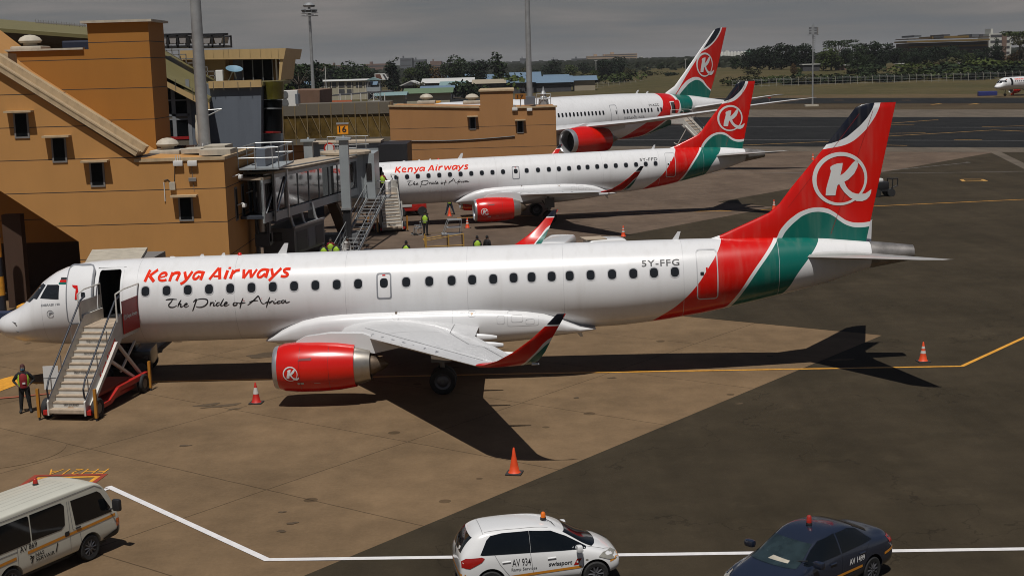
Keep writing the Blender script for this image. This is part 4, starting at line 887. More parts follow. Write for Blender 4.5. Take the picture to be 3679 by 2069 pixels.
def cctv(y, z, lab, dome_=True):
    b = MB(); b.path([(X1, y, z), (X1+.35, y, z+.12), (X1+.5, y, z+.02)], .04)
    if dome_: b.lathe([(-.25, .0), (-.22, .1), (-.1, .15), (.05, .13), (.07, .02)], (X1+.55, y, z-.02), 'z', 14)
    else: b.cbox((X1+.45, y-.1, z), (.18, .5, .18), bev=.03)
    return b.build('security_camera', m_wht, None, 40, label=lab, cat='security camera')
cctv(77.6, 5.4, 'white dome camera on a curved arm on the side wall below the number'); cctv(74.0, 6.6, 'white box camera high on side wall near the building corner', False); cctv(74.6, 5.0, 'white bullet camera low on side wall by the narrow windows', False)
cctv(79.6, 6.6, 'white dome camera near the far roof corner beside bridge platform')

# --- glazed hall, blue-grey block, control room
h = thing('terminal_building', 'terminal block with blue-grey wall, sloping olive roof and cream control room', 'building')
Y1 = 92.0
wallpoly([(388, 200), (415, 192), (512, 262), (512, 420), (388, 430)], Y1, Y1+.4, m_taupe, 'hall_wall', h)
b = MB(); px_box(b, 410, 200, 436, 352, Y1-.08, Y1); px_box(b, 438.5, 215, 474.5, 352, Y1-.08, Y1); g_ = b.build('hall_glazing', m_glass, h)
b = MB()
for v in (252, 300): px_box(b, 405, v, 478, v+1.6, Y1-.14, Y1-.07)
px_box(b, 405, 288, 478, 303 if 0 else 292, Y1-.15, Y1-.06)
for u in (436.5, 475): px_box(b, u, 200, u+2, 372, Y1-.15, Y1-.05)
b.build('mullions', m_mull, g_)
b = MB(); px_box(b, 405, 293, 478, 301, Y1-.13, Y1-.05); px_box(b, 405, 353, 478, 378, Y1-.13, Y1-.05); b.build('spandrel', m_taupe, g_)
b = MB(); px_box(b, 412, 345, 476, 350.5, Y1-.17, Y1-.05); b.build('red_band', m_redband, g_)
wallpoly([(476, 229), (513, 250), (513, 420), (476, 420)], Y1-.1, Y1+3, m_greyclad, 'grey_fin_wall', h)
wallpoly([(500, 212), (657, 209), (657, 420), (500, 420)], Y1+1.15, Y1+3.2, m_greyclad, 'grey_block', h)
# cream fascia of the sloping roof and level roof
def slab(px, y0, y1, dz, mat, name, par):
    pts = [W(u, v, y0) for u, v in px]; up_ = [(p.x, p.z) for p in pts]; lo = [(p.x, p.z-dz) for p in pts][::-1]
    return MB().prism(up_+lo, y0, y1, 'y').build(name, mat, par)
slab([(400, 186), (526, 252)], Y1-1.0, Y1-.8, .62, m_cream, 'sloping_fascia', h); slab([(526, 253), (661, 213+34)], Y1-1.0, Y1-.8, .0, m_cream, 'x', h) if 0 else None
b = MB(); px_box(b, 524, 205, 658, 219.5, Y1+.9, Y1+1.1); b.build('level_fascia', m_cream, h)
e = MB(); 
for u in (440, 484): q = W(u, 205+.52*(u-440), Y1-1.02); e.box(q.x, q.x+.04, Y1-1.02, Y1-.99, q.z-.6, q.z+.12)
for u in (536, 562, 598, 630): q = W(u, 217, Y1+.9); e.box(q.x, q.x+.04, Y1+.88, Y1+.9, q.z-.3, q.z+.27)
e.build('fascia_joints', m_taupe, h)
# sloping olive roof surface: from front edge rising back
fa, fb = W(400, 186, Y1-1.0), W(526, 250, Y1-1.0); ba, bb_ = W(390, 112, Y1+13), W(560, 212, Y1+13)
MB().add([tuple(fa), tuple(fb), tuple(bb_), tuple(ba)]+[tuple(p-Vector((0, 0, .25))) for p in (fa, fb, bb_, ba)], [(0, 1, 2, 3), (7, 6, 5, 4), (0, 4, 5, 1), (1, 5, 6, 2), (2, 6, 7, 3), (3, 7, 4, 0)]).build('olive_roof', m_olive, h)
b = MB()
for k in range(9):
    q = ba+(bb_-ba)*((k+.8)/9.5); b.box(q.x-.5, q.x+.45, Y1+12.4, Y1+12.5, q.z+.38, q.z+.45); b.box(q.x+.4, q.x+.46, Y1+12.4, Y1+12.5, q.z-.2, q.z+.42); b.box(q.x-.5, q.x-.44, Y1+12.4, Y1+12.5, q.z-.1, q.z+.42)
b.build('roof_step_rail', m_frame, h)
lf = W(524, 205, Y1+1); lr = W(661, 205, Y1+1)
MB().box(lf.x, lr.x, Y1+1.1, Y1+13, lf.z-.4, lf.z-.15).build('level_roof', m_olive, h)
# control room
Yc = 106.0
c0 = MB(); px_box(c0, 400, 126, 718, 146, Yc-1.2, Yc-1.0)
a_ = W(718, 122, Yc-1.2)
wallpoly([(453, 128), (719, 122), (714, 149), (453, 151)], Yc-1.3, Yc+7, m_cream, 'control_room_fascia', h)
wallpoly([(455, 150), (567, 149), (567, 205), (455, 205)], Yc-.4, Yc+6, m_cream, 'cream_wall', h)
b = MB(); px_box(b, 560, 146, 703, 204, Yc+1.0, Yc+1.3); b.build('recess_wall', m_cream, h)
o = MB(); px_box(o, 611, 152, 686, 203, Yc-.6, Yc-.2); o = o.build('control_room_glazing', m_glass, h)
b = MB(); 
for u in (610, 635, 660, 685): px_box(b, u, 150, u+1.3, 204, Yc-.7, Yc-.58)
b.build('mullions', m_mull, o)
b = MB(); px_box(b, 586, 151, 609, 204, Yc-.1, Yc+.2); b.build('grey_panel', m_greyclad, h)
b = MB(); px_box(b, 692, 150, 699, 203, Yc-.6, Yc-.2); b.build('column', m_wht, h)
wallpoly([(704, 144), (713, 144), (706, 202), (701, 202)], Yc-1.2, Yc+5, m_cream, 'cream_pier', h)
b = MB()
for u in (505, 536, 562, 575, 602, 629, 655, 682, 700): px_box(b, u-.7, 124, u+.7, 146, Yc-1.34, Yc-1.3)
b.build('fascia_joints', m_taupe, h)
# curved glazing below
cx = W(657, 300, Y1+4)
def arcwall(u0, u1, vt, vb, y, bulge, mat, name, par, n=8, off=0):
    r0, r1 = [], []
    for i in range(n+1):
        s = i/n; u = u0+(u1-u0)*s; yy = y-bulge*math.sin(math.pi*s)-off; r0.append(tuple(W(u, vb-6*math.sin(math.pi*s)*0, yy))); r1.append(tuple(W(u, vt, yy)))
    back = [(p[0], p[1]+.2, p[2]) for p in r0][::-1], [(p[0], p[1]+.2, p[2]) for p in r1][::-1]
    return MB().loft([r0+back[0], r1+back[1]]).build(name, mat, par, 30)
arcwall(659, 713, 206, 250, Y1+2.4, .8, M('yellow_glass', (.09, .08, .014), .12, var=.5, scale=.8), 'yellow_glazing', h)
arcwall(658, 709, 252, 336, Y1+2.6, .8, m_glass, 'curved_glazing', h)
arcwall(656, 708, 272, 275, Y1+2.4, .85, m_mull, 'mullions', h); arcwall(656, 706, 331, 335, Y1+2.4, .85, m_redband, 'red_band', h); arcwall(656, 712, 337, 420, Y1+2.6, .5, m_greyclad, 'lower_wall', h)
b = MB(); px_box(b, 697, 230, 712, 420, Y1+5, Y1+6); b.build('end_pier', m_greyclad, h)
def face_tris(u0, u1, v0, v1, y): return W(u0, v0, y), W(u1, v1, y)
# chillers on the roof
def chiller(u0, u1, y, lab, n):
    a, c = W(u0, 122, y), W(u1, 88, y); o = thing('rooftop_chiller', lab, 'chiller', (0, 0, 0), 0, 'rooftop chillers')
    fr = MB(); wdt = (c.x-a.x)
    for k in range(n+1):
        x = a.x+wdt*k/n; fr.box(x-.06, x+.06, y, y+.12, a.z, c.z); fr.box(x-.06, x+.06, y+2.6, y+2.72, a.z, c.z)
    fr.box(a.x, c.x, y, y+.12, c.z-.12, c.z); fr.box(a.x, c.x, y+2.6, y+2.72, c.z-.12, c.z); fr.box(a.x, c.x, y, y+2.7, a.z, a.z+.15); fr.build('frame', m_blk, o)
    for k in range(n):
        x0 = a.x+wdt*k/n+.1; x1 = a.x+wdt*(k+1)/n-.1; xm = (x0+x1)/2; MB().prism([(x0, c.z-.14), (x1, c.z-.14), (xm+.2, a.z+.3), (xm-.2, a.z+.3)], y+.05, y+2.5, 'y').build('coil', M('coil_grey', (.28, .26, .25), .5), o)
        MB().lathe([(0, .5), (.12, .5), (.14, .45)], (xm, y+1.35, c.z), 'z', 16).build('fan', m_blk, o)
chiller(399, 470, 100, 'dark chiller frame with V coils next to orange tower', 3); chiller(476, 562, 100, 'dark chiller frame with V coils behind the thick mast', 3)
# satellite dish and box on the level roof
p = W(589, 196, Y1+6); b = MB(); b.lathe([(0, .05), (.1, .35), (.22, .6), (.24, .6), (.12, .33), (.04, 0)], (0, 0, 0), 'z', 20); o = b.build('satellite_dish', M('pale_blue_dish', (.16, .28, .36), .5), None, 40, label='pale blue satellite dish on the roof before the control room', cat='satellite dish')
p = W(589, 181, Y1+6); o.location = p; o.rotation_euler = (R_(20), R_(10), 0)
o2 = MB().path([(0, 0, 0), (.3, .2, -1.1)], .05).path([(-.1, 0, 0), (-.5, .3, -1.1)], .04).build('mount', m_galv, o)
p = W(553, 197, Y1+5); MB().cbox((p.x, p.y, p.z+.1), (.5, .4, .9), bev=.05).build('roof_box', m_wht, None, label='white upright equipment box at the edge of level roof', cat='equipment box')
# far left terminal roof behind the orange wall
r = thing('terminal_roof', 'long low curved olive roof rising behind orange wall at far left', 'building')
b = MB(); A_, B_, C_, D_ = W(-120, 68, 96), W(222, 93, 96), W(222, 72, 130), W(-120, 42, 130)
mid1, mid2 = W(-120, 52, 112), W(222, 80, 112)
b.loft([[tuple(A_), tuple(B_)], [tuple(mid1), tuple(mid2)], [tuple(D_), tuple(C_)]], closed=False, caps=False)
sb = b.build('roof_sheet', m_olive, r); sm = sb.modifiers.new('thickness', 'SOLIDIFY'); sm.thickness = .25; sm.offset = 0
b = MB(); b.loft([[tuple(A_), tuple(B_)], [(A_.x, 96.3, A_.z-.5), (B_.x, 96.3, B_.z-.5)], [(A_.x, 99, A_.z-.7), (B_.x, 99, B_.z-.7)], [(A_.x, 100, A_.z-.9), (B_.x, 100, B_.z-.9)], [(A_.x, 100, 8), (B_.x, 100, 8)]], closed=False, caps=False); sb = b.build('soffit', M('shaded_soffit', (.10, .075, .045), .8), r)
b = MB()
for k in range(20): 
    q = W(90+6.5*k, 60+1.05*k*.55, 126); b.box(q.x-.02, q.x+.02, 126, 126.05, q.z-.2, q.z+.35)
q0, q1 = W(90, 57, 126), W(216, 66, 126); b.bar(q0, q1, .05, sq=True); b.build('ridge_rail', m_frame, r)
p = W(210, 122, 84); MB().cbox((p.x+.6, 84, p.z), (3.4, 1.2, .9), bev=.1).build('roof_tank', M('navy_cover', (.012, .018, .04), .6), None, label='dark blue covered tank on the roof left of the tower', cat='tank')

# --- middle tan pier building (gate 16)
t2 = thing('pier_building', 'brown rendered pier building in the middle with a raised stair head', 'building')
yB = 128.0
a, c = W(979, 269, yB), W(1398, 270, yB); z2 = c.z
pl = [(a.x, -.02), (c.x, -.02), (c.x, z2), (W(1290, 229, yB).x, z2), (W(1290, 229, yB).x, W(1290, 229, yB).z), (W(1207, 229, yB).x, W(1290, 229, yB).z), (W(1207, 229, yB).x, a.z-.35), (a.x, a.z)]
MB().prism(pl, yB, yB+10, 'y').build('wall', m_tanw2, t2)
b = MB(); s_x = W(1207, 229, yB).x; s_x2 = W(1290, 229, yB).x; ts = W(1290, 229, yB).z
b.prism([(a.x-.1, a.z), (s_x-.1, a.z-.35), (s_x-.1, a.z-.2), (a.x-.1, a.z+.15)], yB-.12, yB+.3, 'y'); b.box(s_x2+.0, c.x+.12, yB-.12, yB+.3, z2, z2+.14); b.box(s_x-.12, s_x2+.12, yB-.12, yB+10, ts, ts+.14)
b.build('roof_coping', m_cope, t2)
for u, vt, vb in ((1189, 296, 324), (1309, 305, 333)): slit_window(t2, u, vt, vb, 10.5, yB)
dome(1073, 262, yB+4, .75, t2); dome(1188, 262, yB+4, .75, t2)
b = MB(); q0, q1 = W(980, 355, yB), W(1295, 343, yB); n_ = 12
b.path([(q0.x+(q1.x-q0.x)*k/n_, yB-.06, q0.z+(q1.z-q0.z)*k/n_-.18*math.sin(math.pi*k/n_)) for k in range(n_+1)], .05); b.build('cable', m_blk, None, label='long sagging black cable along the brown pier building wall', cat='cable')
wifi(1295, 275, yB, 'white box hung under the roof edge right of the raised stair head'); wifi(1332, 276, yB, 'white box under the roof edge below the middle mast', False)
# glazed link
Lk = thing('link_corridor', 'amber glazed link corridor with taupe parapet left of the brown pier building', 'building')
X0, Xr = W(690, 300, yB).x, a.x-.01; zt_, zg1, zg0, zb_ = 9.05, 8.0, 5.85, 5.3
MB().box(X0, Xr, yB+.5, yB+5, zg1, zt_).build('parapet', m_taupe, Lk); MB().box(X0, Xr, yB+.5, yB+5, zb_, zg0).build('sill', m_taupe, Lk)
gl = MB().box(X0, Xr, yB+.62, yB+4.9, zg0, zg1).build('glazing', m_amber, Lk)
b = MB(); n_ = 9
for k in range(n_+1):
    x = W(710+30.4*k, 300, yB).x; b.box(x-.04, x+.04, yB+.46, yB+.6, zb_, zt_)
    if k < n_: b.bar((x+.4, yB+.56, zg1), (x+1.3, yB+.56, zg0), .03, sq=True)
b.build('mullions', M('bronze_frame', (.20, .14, .06), .6), Lk)
MB().box(X0, Xr, yB+1.5, yB+4.5, -.02, zb_-.01).build('lower_wall', m_tanw2, Lk)
MB().box(W(886, 375, yB).x, W(896, 375, yB).x, yB+1.4, yB+1.6, 3.5, 5.0).build('doorway', m_dark, Lk)
q = W(725, 240, 112)
o = MB().cbox((W(727, 248, 100).x, 100, W(727, 248, 100).z), (1.3, .6, 1.15), bev=.04).build('air_conditioner', m_wht, None, label='white twin-fan air conditioner on parapet beside curved glazing', cat='air conditioner')
for dz in (.28, -.28):
    c_ = W(727, 248, 100); MB().lathe([(-.02, .26), (0, .25), (.01, .0)], (c_.x-.25, 99.68, c_.z+dz), 'y', 20).build('fan', m_grm, o)
b = MB(); px_box(b, 742, 237, 751, 262, 99.4, 100.4); b.build('air_conditioner', m_greyclad, None, label='slim blue-grey unit right of the twin-fan air conditioner', cat='air conditioner')
wallpoly([(722, 228), (804, 227), (804, 270), (722, 270)], 140, 150, M('dull_brown_wall', (.16, .09, .055), .85), 'hut', None); o = bpy.data.objects['hut']; tag(o, 'brown flat-roofed stair head behind the glazed link corridor', 'building'); o.name = 'stair_head'
# ================================================================== MASTS
def mast(lab, x, y, z0, z1, r0, r1, head=None, grp='tall floodlight masts'):
    o = thing('floodlight_mast', lab, 'light mast', (x, y, z0), 0, grp)
    b = MB(); b.lathe([(0, r0), ((z1-z0)*.5, (r0+r1)/2), ((z1-z0)*.5+.01, (r0+r1)/2*.93), (z1-z0, r1)], (0, 0, 0), 'z', 12); b.build('pole', m_galv, o, 30)
    b = MB(); b.lathe([(0, r0*1.75), (.06, r0*1.75)], (0, 0, 0), 'z', 20)
    for k in range(12): a = k*math.pi/6; b.bar((math.cos(a)*r0*1.5, math.sin(a)*r0*1.5, .05), (math.cos(a)*r0*1.5, math.sin(a)*r0*1.5, .42), .025)
    for k in range(8):
        a = k*math.pi/4; b.prism([(r0*.9, .06), (r0*1.6, .06), (r0*.9, .6)], -.015, .015, 'y', 0, Matrix.Rotation(a, 4, 'Z'))
    b.build('base_flange', m_galv, o)
    if head:
        R, n = head; h = z1-z0; b = MB()
        for k in range(16):
            a, c = k*math.pi/8, (k+1)*math.pi/8
            for q in (0, .9): b.bar((R*math.cos(a), R*math.sin(a), h-1.6+q*.5), (R*math.cos(c), R*math.sin(c), h-1.6+q*.5), .05)
            if k % 4 == 0: b.bar((0, 0, h-1.4), (R*math.cos(a), R*math.sin(a), h-1.6), .06)
        b.lathe([(h-.2, .9), (h+.1, 1.0), (h+.5, .5), (h+.55, 0)], (0, 0, 0), 'z', 16); b.build('head_ring', m_galv, o)
        for k in range(n):
            a = 2*math.pi*k/n; T = Matrix.Translation((R*.8*math.cos(a), R*.8*math.sin(a), h-.85))@Matrix.Rotation(a, 4, 'Z')@Matrix.Rotation(R_(35), 4, 'Y')
            MB().cbox((0, 0, 0), (.25, .75, .6), 0, T, .06).build('floodlight', m_grm, o)
    return o
b1 = W(515, 379, 78.0); ms = mast('thick grey mast standing on roof of tan stair building', b1.x, b1.y, 7.72, 36, .36, .17)
b = MB(); b.path([(-.35, 0, 2.1), (-.33, -.05, 1.7)], .07); b.lathe([(.5, .05), (.8, .12), (1.6, .10), (1.8, .04)], (-.33, -.1, 0), 'z', 10); b.build('cable_bundle', m_offw, ms, 40)
b = MB(); b.path([(.2, 0, 2.35), (1.1, 0, 2.4), (.2, 0, 2.0)], .035); b.build('bracket', m_galv, ms)
b2 = W(1333, 266, 133.0); mast('slender grey mast rising from the middle brown building roof', b2.x, b2.y, 8.3, 40, .29, .1)
b = MB(); q = W(1309, 256, 131); px_box(b, 1319, 244, 1347, 264, 132, 134); b.build('roof_cabinet', m_greyclad, None, label='grey cabinet around the foot of the middle mast', cat='cabinet')
b = MB(); a_, c_ = W(1350, 262, 131), W(1385, 244, 131)
for x in (a_.x, (a_.x+c_.x)/2, c_.x): b.bar((x, 131, 8.3), (x, 131, 9.3), .035, sq=True)
b.bar((a_.x, 131, 9.3), (c_.x, 131, 9.3), .035); b.bar((a_.x, 131, 8.85), (c_.x, 131, 8.85), .035); b.build('roof_rail', m_galv, None, label='short steel guard rail on roof right of the middle mast', cat='guard rail')
b = MB(); b.lathe([(0, .5), (.5, .45), (.8, .25), (1.0, .3), (1.3, .12), (1.7, .03)], ((a_.x+c_.x)/2, 131.5, 8.3), 'z', 12); b.build('roof_beacon', m_galv, None, label='stepped steel roof vent beside the guard rail on roof', cat='vent')
ga, gb = W(1296, 251, 130), W(1322, 236, 130)
o = MB().box(ga.x, gb.x, 130, 130.15, ga.z, gb.z).build('gate_sign', M('dim_orange_sign', (.28, .11, .01), .6), None, label='far orange gate sign reading 17 by the middle mast', cat='sign')
front_text('17', ga.x+.2, gb.x-.2, 129.98, ga.z+.1, gb.z-.1, m_ink, o); MB().bar(((ga.x+gb.x)/2, 130.07, 8.2), ((ga.x+gb.x)/2, 130.07, ga.z), .05).build('post', m_galv, o)
mast('grey mast with a ring of floodlights beside the control room', W(788, 225, 232).x, 232, 0, 22.6, .36, .22, (1.35, 8))
pm = G(2044, 268); o = mast('lone mast with square light panels in front of the far trees', pm.x, pm.y, 0, 19.6, .22, .12)
b = MB(); b.box(-1.25, 1.25, -.5, .5, 17.1, 17.2); b.build('platform', m_grm, o)
for px_ in (-.75, .55):
    for k in range(3): MB().box(px_-.28, px_+.32, -.35, -.15, 17.35+.62*k, 17.8+.62*k).build('light_panel', m_grm, o)
MB().box(.95, 1.2, -.3, .3, 17.2, 19.0).build('light_panel', m_frame, o)
b = MB(); 
for k in range(16): b.bar((.15, 0, 10+.45*k), (.5, 0, 10+.45*k), .03)
b.bar((.5, 0, 10), (.5, 0, 17), .03); b.build('ladder', m_grm, o); MB().cbox((-.3, 0, .2), (3.2, 1.6, .5)).build('plinth', m_offw, o)

# ================================================================== JET BRIDGE (gate 16)
m_brg = M('bridge_blue_grey', (.34, .37, .38), .45, var=.08, scale=1, metal=.1); m_brgd = M('bridge_dark', (.035, .042, .055), .5); m_roofp = M('dusty_roof', (.42, .34, .25), .85, var=.12, scale=1)
m_bglass = M('bridge_glass', (.03, .026, .024), .05, var=.3, scale=.3, spec=.8)
jb = thing('jet_bridge', 'long glazed boarding bridge from tan building to the middle jet', 'jet bridge')
P0 = Vector((-14.55, 77.0, 0)); P1 = Vector((-12.15, 99.5, 0)); ax = (P1-P0).normalized(); sd = Vector((ax.y, -ax.x, 0)); Lb = (P1-P0).length
def jt(s, l, z): p = P0+ax*s+sd*l; return (p.x, p.y, z)
zfl = lambda s: 4.15-.62*s/Lb
def jbeam(b, s0, s1, l0, l1, za, zb2):   # box along the tunnel with the slope
    vs = [jt(s, l, zfl(s)+z) for z in (za, zb2) for l in (l0, l1) for s in (s0, s1)]
    b.add(vs, [(0, 2, 3, 1), (4, 5, 7, 6), (0, 1, 5, 4), (2, 6, 7, 3), (0, 4, 6, 2), (1, 3, 7, 5)])
for nm, s0, s1, hw, h in (('inner_tunnel', -1.5, 9, 1.2, 2.2), ('outer_tunnel', 0, Lb-1.0, 1.42, 2.45)):
    tn = MB(); jbeam(tn, s0, s1, -hw, hw, -.05, .1); tn = tn.build(nm, m_brgd, jb)
    b = MB(); jbeam(b, s0, s1, hw-.05, hw, .3, h-.25); jbeam(b, s0, s1, -hw, -hw+.05, .3, h-.25); b.build('side_glass', m_bglass, tn)
    b = MB(); jbeam(b, s0, s1, -hw-.1, hw+.1, h-.12, h+.02); b.build('roof', m_roofp, tn)
    b = MB()
    for l in (-hw-.04, hw-.02):
        jbeam(b, s0, s1, l, l+.08, h-.34, h-.14); jbeam(b, s0, s1, l, l+.08, -.28, .22)
        for k in range(int((s1-s0)/2.6)+1): s = s0+2.6*k; jbeam(b, s, s+.03, l+.0, l+.07, .2, h-.3)
    for s in (s0, s1-.22): 
        for l in (-hw-.06, hw-.06): jbeam(b, s, s+.24, l, l+.13, -.3, h)
    b.build('frame', m_brg, tn)
    b = MB()
    for l in (hw+.02,): b.bar(jt(s0+.2, l+.06, zfl(s0)+.2), jt(s0+2.5, l+.06, zfl(s0+2.4)+h-.4), .05); jbeam(b, s0+2.5, s0+2.75, hw, hw+.12, -.3, h); b.bar(jt(s0+.3, l+.05, zfl(s0)+h+.15), jt(s1, l+.05, zfl(s1)+h+.12), .045)
    b.build('brace', m_galv, tn)
b = MB(); q = W(656, 500, 77.6); b.bar((q.x, 77.6, 3.2), (q.x, 77.6, 6.4), .22, n=16); b.build('roller_housing', m_galv, jb, 40)
b = MB(); b.box(q.x-.38, q.x-.24, 77.4, 78.0, 1.4, 7.0); b.box(q.x+.26, q.x+.42, 77.4, 78.0, 2.6, 6.9); b.box(q.x-.38, q.x+.42, 77.4, 78.0, 6.5, 6.9); b.box(q.x-.4, q.x+.42, 77.3, 78.4, 2.4, 3.1); b.build('end_frame', m_brgd, jb)
MB().lathe([(-.02, .6), (4.0, .6)], (P0.x-1.2, P0.y+3.0, 0), 'z', 16).build('rotunda_column', m_brgd, jb, 40)
# cab
cb = Vector((-11.75, 99.9, 0)); b = MB(); b.lathe([(3.0, 1.45), (6.1, 1.45)], (cb.x, cb.y, 0), 'z', 14); cabo = b.build('cab', m_brg, jb, 20)
b = MB(); b.lathe([(6.1, 1.85), (6.28, 1.85), (6.33, 1.7)], (cb.x, cb.y, 0), 'z', 20); b.build('cab_roof', m_roofp, cabo)
b = MB(); c1 = W(957, 470, 101.2); b.box(cb.x+.9, cb.x+2.1, cb.y-.6, cb.y+3.2, 2.9, 6.1); b.build('cab_head', m_brg, cabo); MB().box(cb.x+1.5, cb.x+1.9, cb.y-.66, cb.y-.6, 4.2, 5.4).build('cab_window', m_bglass, cabo)
b = MB(); px = cb.x-.55
for k in range(11): b.bar((px, cb.y-1.6, 2.8+.35*k), (px+.45, cb.y-1.6, 2.8+.35*k), .02)
for d_ in (0, .45): b.bar((px+d_, cb.y-1.6, 2.7), (px+d_, cb.y-1.6, 7.0), .025)
b.path([(px+.9+.55*math.cos(k*math.pi/8), cb.y-1.55, 5.0+.75*math.sin(k*math.pi/8)) for k in range(17)], .03)
for z in (2.8, 4.1, 6.6): b.bar((px, cb.y-1.6, z), (px+1.5, cb.y-1.55, z), .03)
b.build('ladder', m_galv, jb)
# rail on the roof and behind
b = MB()
for k in range(5): b.bar((cb.x-1.4+.7*k, cb.y+1, 6.1), (cb.x-1.4+.7*k, cb.y+1, 7.3), .03)
b.bar((cb.x-1.4, cb.y+1, 7.3), (cb.x+1.6, cb.y+1, 7.3), .035); b.bar((cb.x-1.4, cb.y+1, 6.7), (cb.x+1.6, cb.y+1, 6.7), .03); b.build('roof_rail', m_galv, jb)
# lift columns
for (u, vt, y, nm) in ((864, 347, 92.1, 1), (775, 351, 97.5, 0)):
    q = W(u, vt, y); b = MB(); b.box(q.x-.3, q.x+.3, y-.28, y+.28, 2.85, q.z-.15); b.box(q.x-.5, q.x+.5, y-.42, y+.42, q.z-.15, q.z); b.lathe([(0, .1), (.15, .06)], (q.x, y, q.z), 'z', 8); c_ = b.build('lift_column', m_brg, jb)
    MB().box(q.x-.24, q.x+.24, y-.22, y+.22, .9, 2.85).build('lift_leg', m_blk, c_)
    MB().box(q.x-.34, q.x+.34, y-.32, y-.28, 2.85, 3.0).build('collar', m_galv, c_)
q = W(865, 347, 92.1); b = MB(); b.box(q.x-3.6, q.x+.6, 92.0, 93.4, .45, 1.2); b.build('bogie', m_grm, jb)
for dx in (-3.4,):
    for dy in (91.7, 93.7): MB().lathe([(-.2, .48), (.2, .48)], (q.x+dx, dy, .48), 'y', 18).build('wheel', m_tyre, jb, 40)
# hanging air-conditioning unit
a_, c_ = W(667, 556, 84), W(808, 640, 84)
ac = thing('air_conditioning_unit', 'large dark grey air unit hung beneath the boarding bridge', 'air conditioner')
T = Matrix.Translation((W(735, 590, 84).x, 84, 0))@Matrix.Rotation(math.atan2(ax.y, ax.x)-.0, 4, 'Z')
q0, q1, q2 = W(659, 560, 81.3), W(738, 560, 80.9), W(814, 535, 85.6)
b = MB(); z0_, z1_ = 1.4, 2.95
b.prism([(q0.x, q0.y), (q1.x, q1.y), (q2.x, q2.y), (q2.x-2.0, q2.y+1.6)], z0_, z1_, 'z'); b.build('casing', m_grm, ac)
dq = (q2-q1); dq.z = 0; dn = Vector((dq.y, -dq.x, 0)).normalized()
def acp(s, z, off): p = q1+dq*s+dn*off; return (p.x, p.y, z)
for s0, s1, m_ in ((.08, .4, m_blk), (.44, .66, m_greyclad), (.7, .95, m_blk)):
    MB().add([acp(s0, 1.55, .02), acp(s1, 1.55, .02), acp(s1, 2.7, .02), acp(s0, 2.7, .02)], [(0, 1, 2, 3)]).build('grille', m_ if m_ != m_blk else M('grille_grey', (.07, .072, .075), .6), ac)
MB().box(q0.x+.4, q0.x+1.2, q1.y-.03+.15, q1.y+.3, 2.2, 2.7).build('grille', m_blk, ac)
for s in (.05, .4, .8):
    p = q1+dq*s; b = MB(); b.path([(p.x, p.y, 2.9), (p.x-.15, p.y, 3.2), (p.x-.35, p.y, 4.1)], .09); b.build('hanger', m_galv, ac)
b = MB(); b.bar(acp(0, 3.0, 0), acp(1, 3.0, 0), .07, sq=True); b.build('top_rail', m_galv, ac)
MB().prism([(W(822, 520, 94).x, 3.1), (W(845, 520, 94).x, 3.1), (W(880, 590, 94).x, .9), (W(852, 590, 94).x, .9)], 94, 95, 'y').build('air_hose', M('rust_brown', (.12, .06, .02), .8), None, label='brown sloping hose duct under boarding bridge beside the lift column', cat='hose')
# near platform with rails above roof
pf = thing('maintenance_platform', 'railed grey steel platform on the bridge rotunda roof', 'platform')
a_, c_ = W(582, 398, 79.2), W(704, 398, 76.0)
x0, x1, y0, y1, zp = -14.7, -12.5, 75.2, 80.5, 6.95
MB().box(x0, x1, y0, y1, zp-.1, zp).build('deck', m_brg, pf)
MB().box(x0+.8, x1-.9, y0+1.0, y1-.8, zp, zp+.95).build('machine_housing', m_greyclad, pf)
b = MB()
for x in (x0, x0+.93, x0+1.87, x1): 
    for y in (y0, y1): b.bar((x, y, zp), (x, y, zp+1.1), .03)
for y in (y0, (y0+y1)/2, y1): b.bar((x1, y, zp), (x1, y, zp+1.1), .03); b.bar((x0, y, zp), (x0, y, zp+1.1), .03)
for z in (zp+.55, zp+1.1): b.path([(x0, y0, z), (x1, y0, z), (x1, y1, z), (x0, y1, z), (x0, y0, z)], .03)
b.build('guard_rail', m_galv, pf)
# second bridge and its boxes seen behind
b = thing('jet_bridge', 'short grey boarding bridge partly hidden behind the long glazed one', 'jet bridge')
s0, s1 = W(786, 372, 118), W(950, 372, 114)
MB().box(s0.x, s1.x, 116, 119, 4.4, 6.0).build('tunnel', m_brg, b); MB().box(s0.x-.1, s1.x+.1, 115.8, 119.2, 6.0, 6.15).build('roof', m_roofp, b)
MB().box(s0.x, s0.x+1, 116.1, 118.9, -.02, 4.4).build('support', m_brgd, b); MB().box(s1.x, s1.x+2.4, 114.5, 120, 3.2, 5.9).build('canopy', m_blk, b); MB().box(s1.x+.2, s1.x+2.6, 115, 119.5, .5, 3.2).build('end_frame', m_brg, b)
o = thing('gate_sign', 'orange gate sign reading 16 on a post above the bridge', 'sign'); g0, g1 = W(849, 338, 101), W(875, 313, 101)
MB().box(g0.x, g1.x, 101, 101.14, g0.z, g1.z).build('panel', M('orange_sign', (.85, .32, .01), .5, var=.04), o); front_text('16', g0.x+.12, g1.x-.12, 100.985, g0.z+.12, g1.z-.12, m_ink, o, bold=.02)
MB().box(g0.x-.05, g1.x+.05, 100.95, 101.2, g1.z, g1.z+.12).build('cap', m_galv, o); MB().bar(((g0.x+g1.x)/2, 101.07, 6.0), ((g0.x+g1.x)/2, 101.07, g0.z), .05).build('post', m_galv, o)
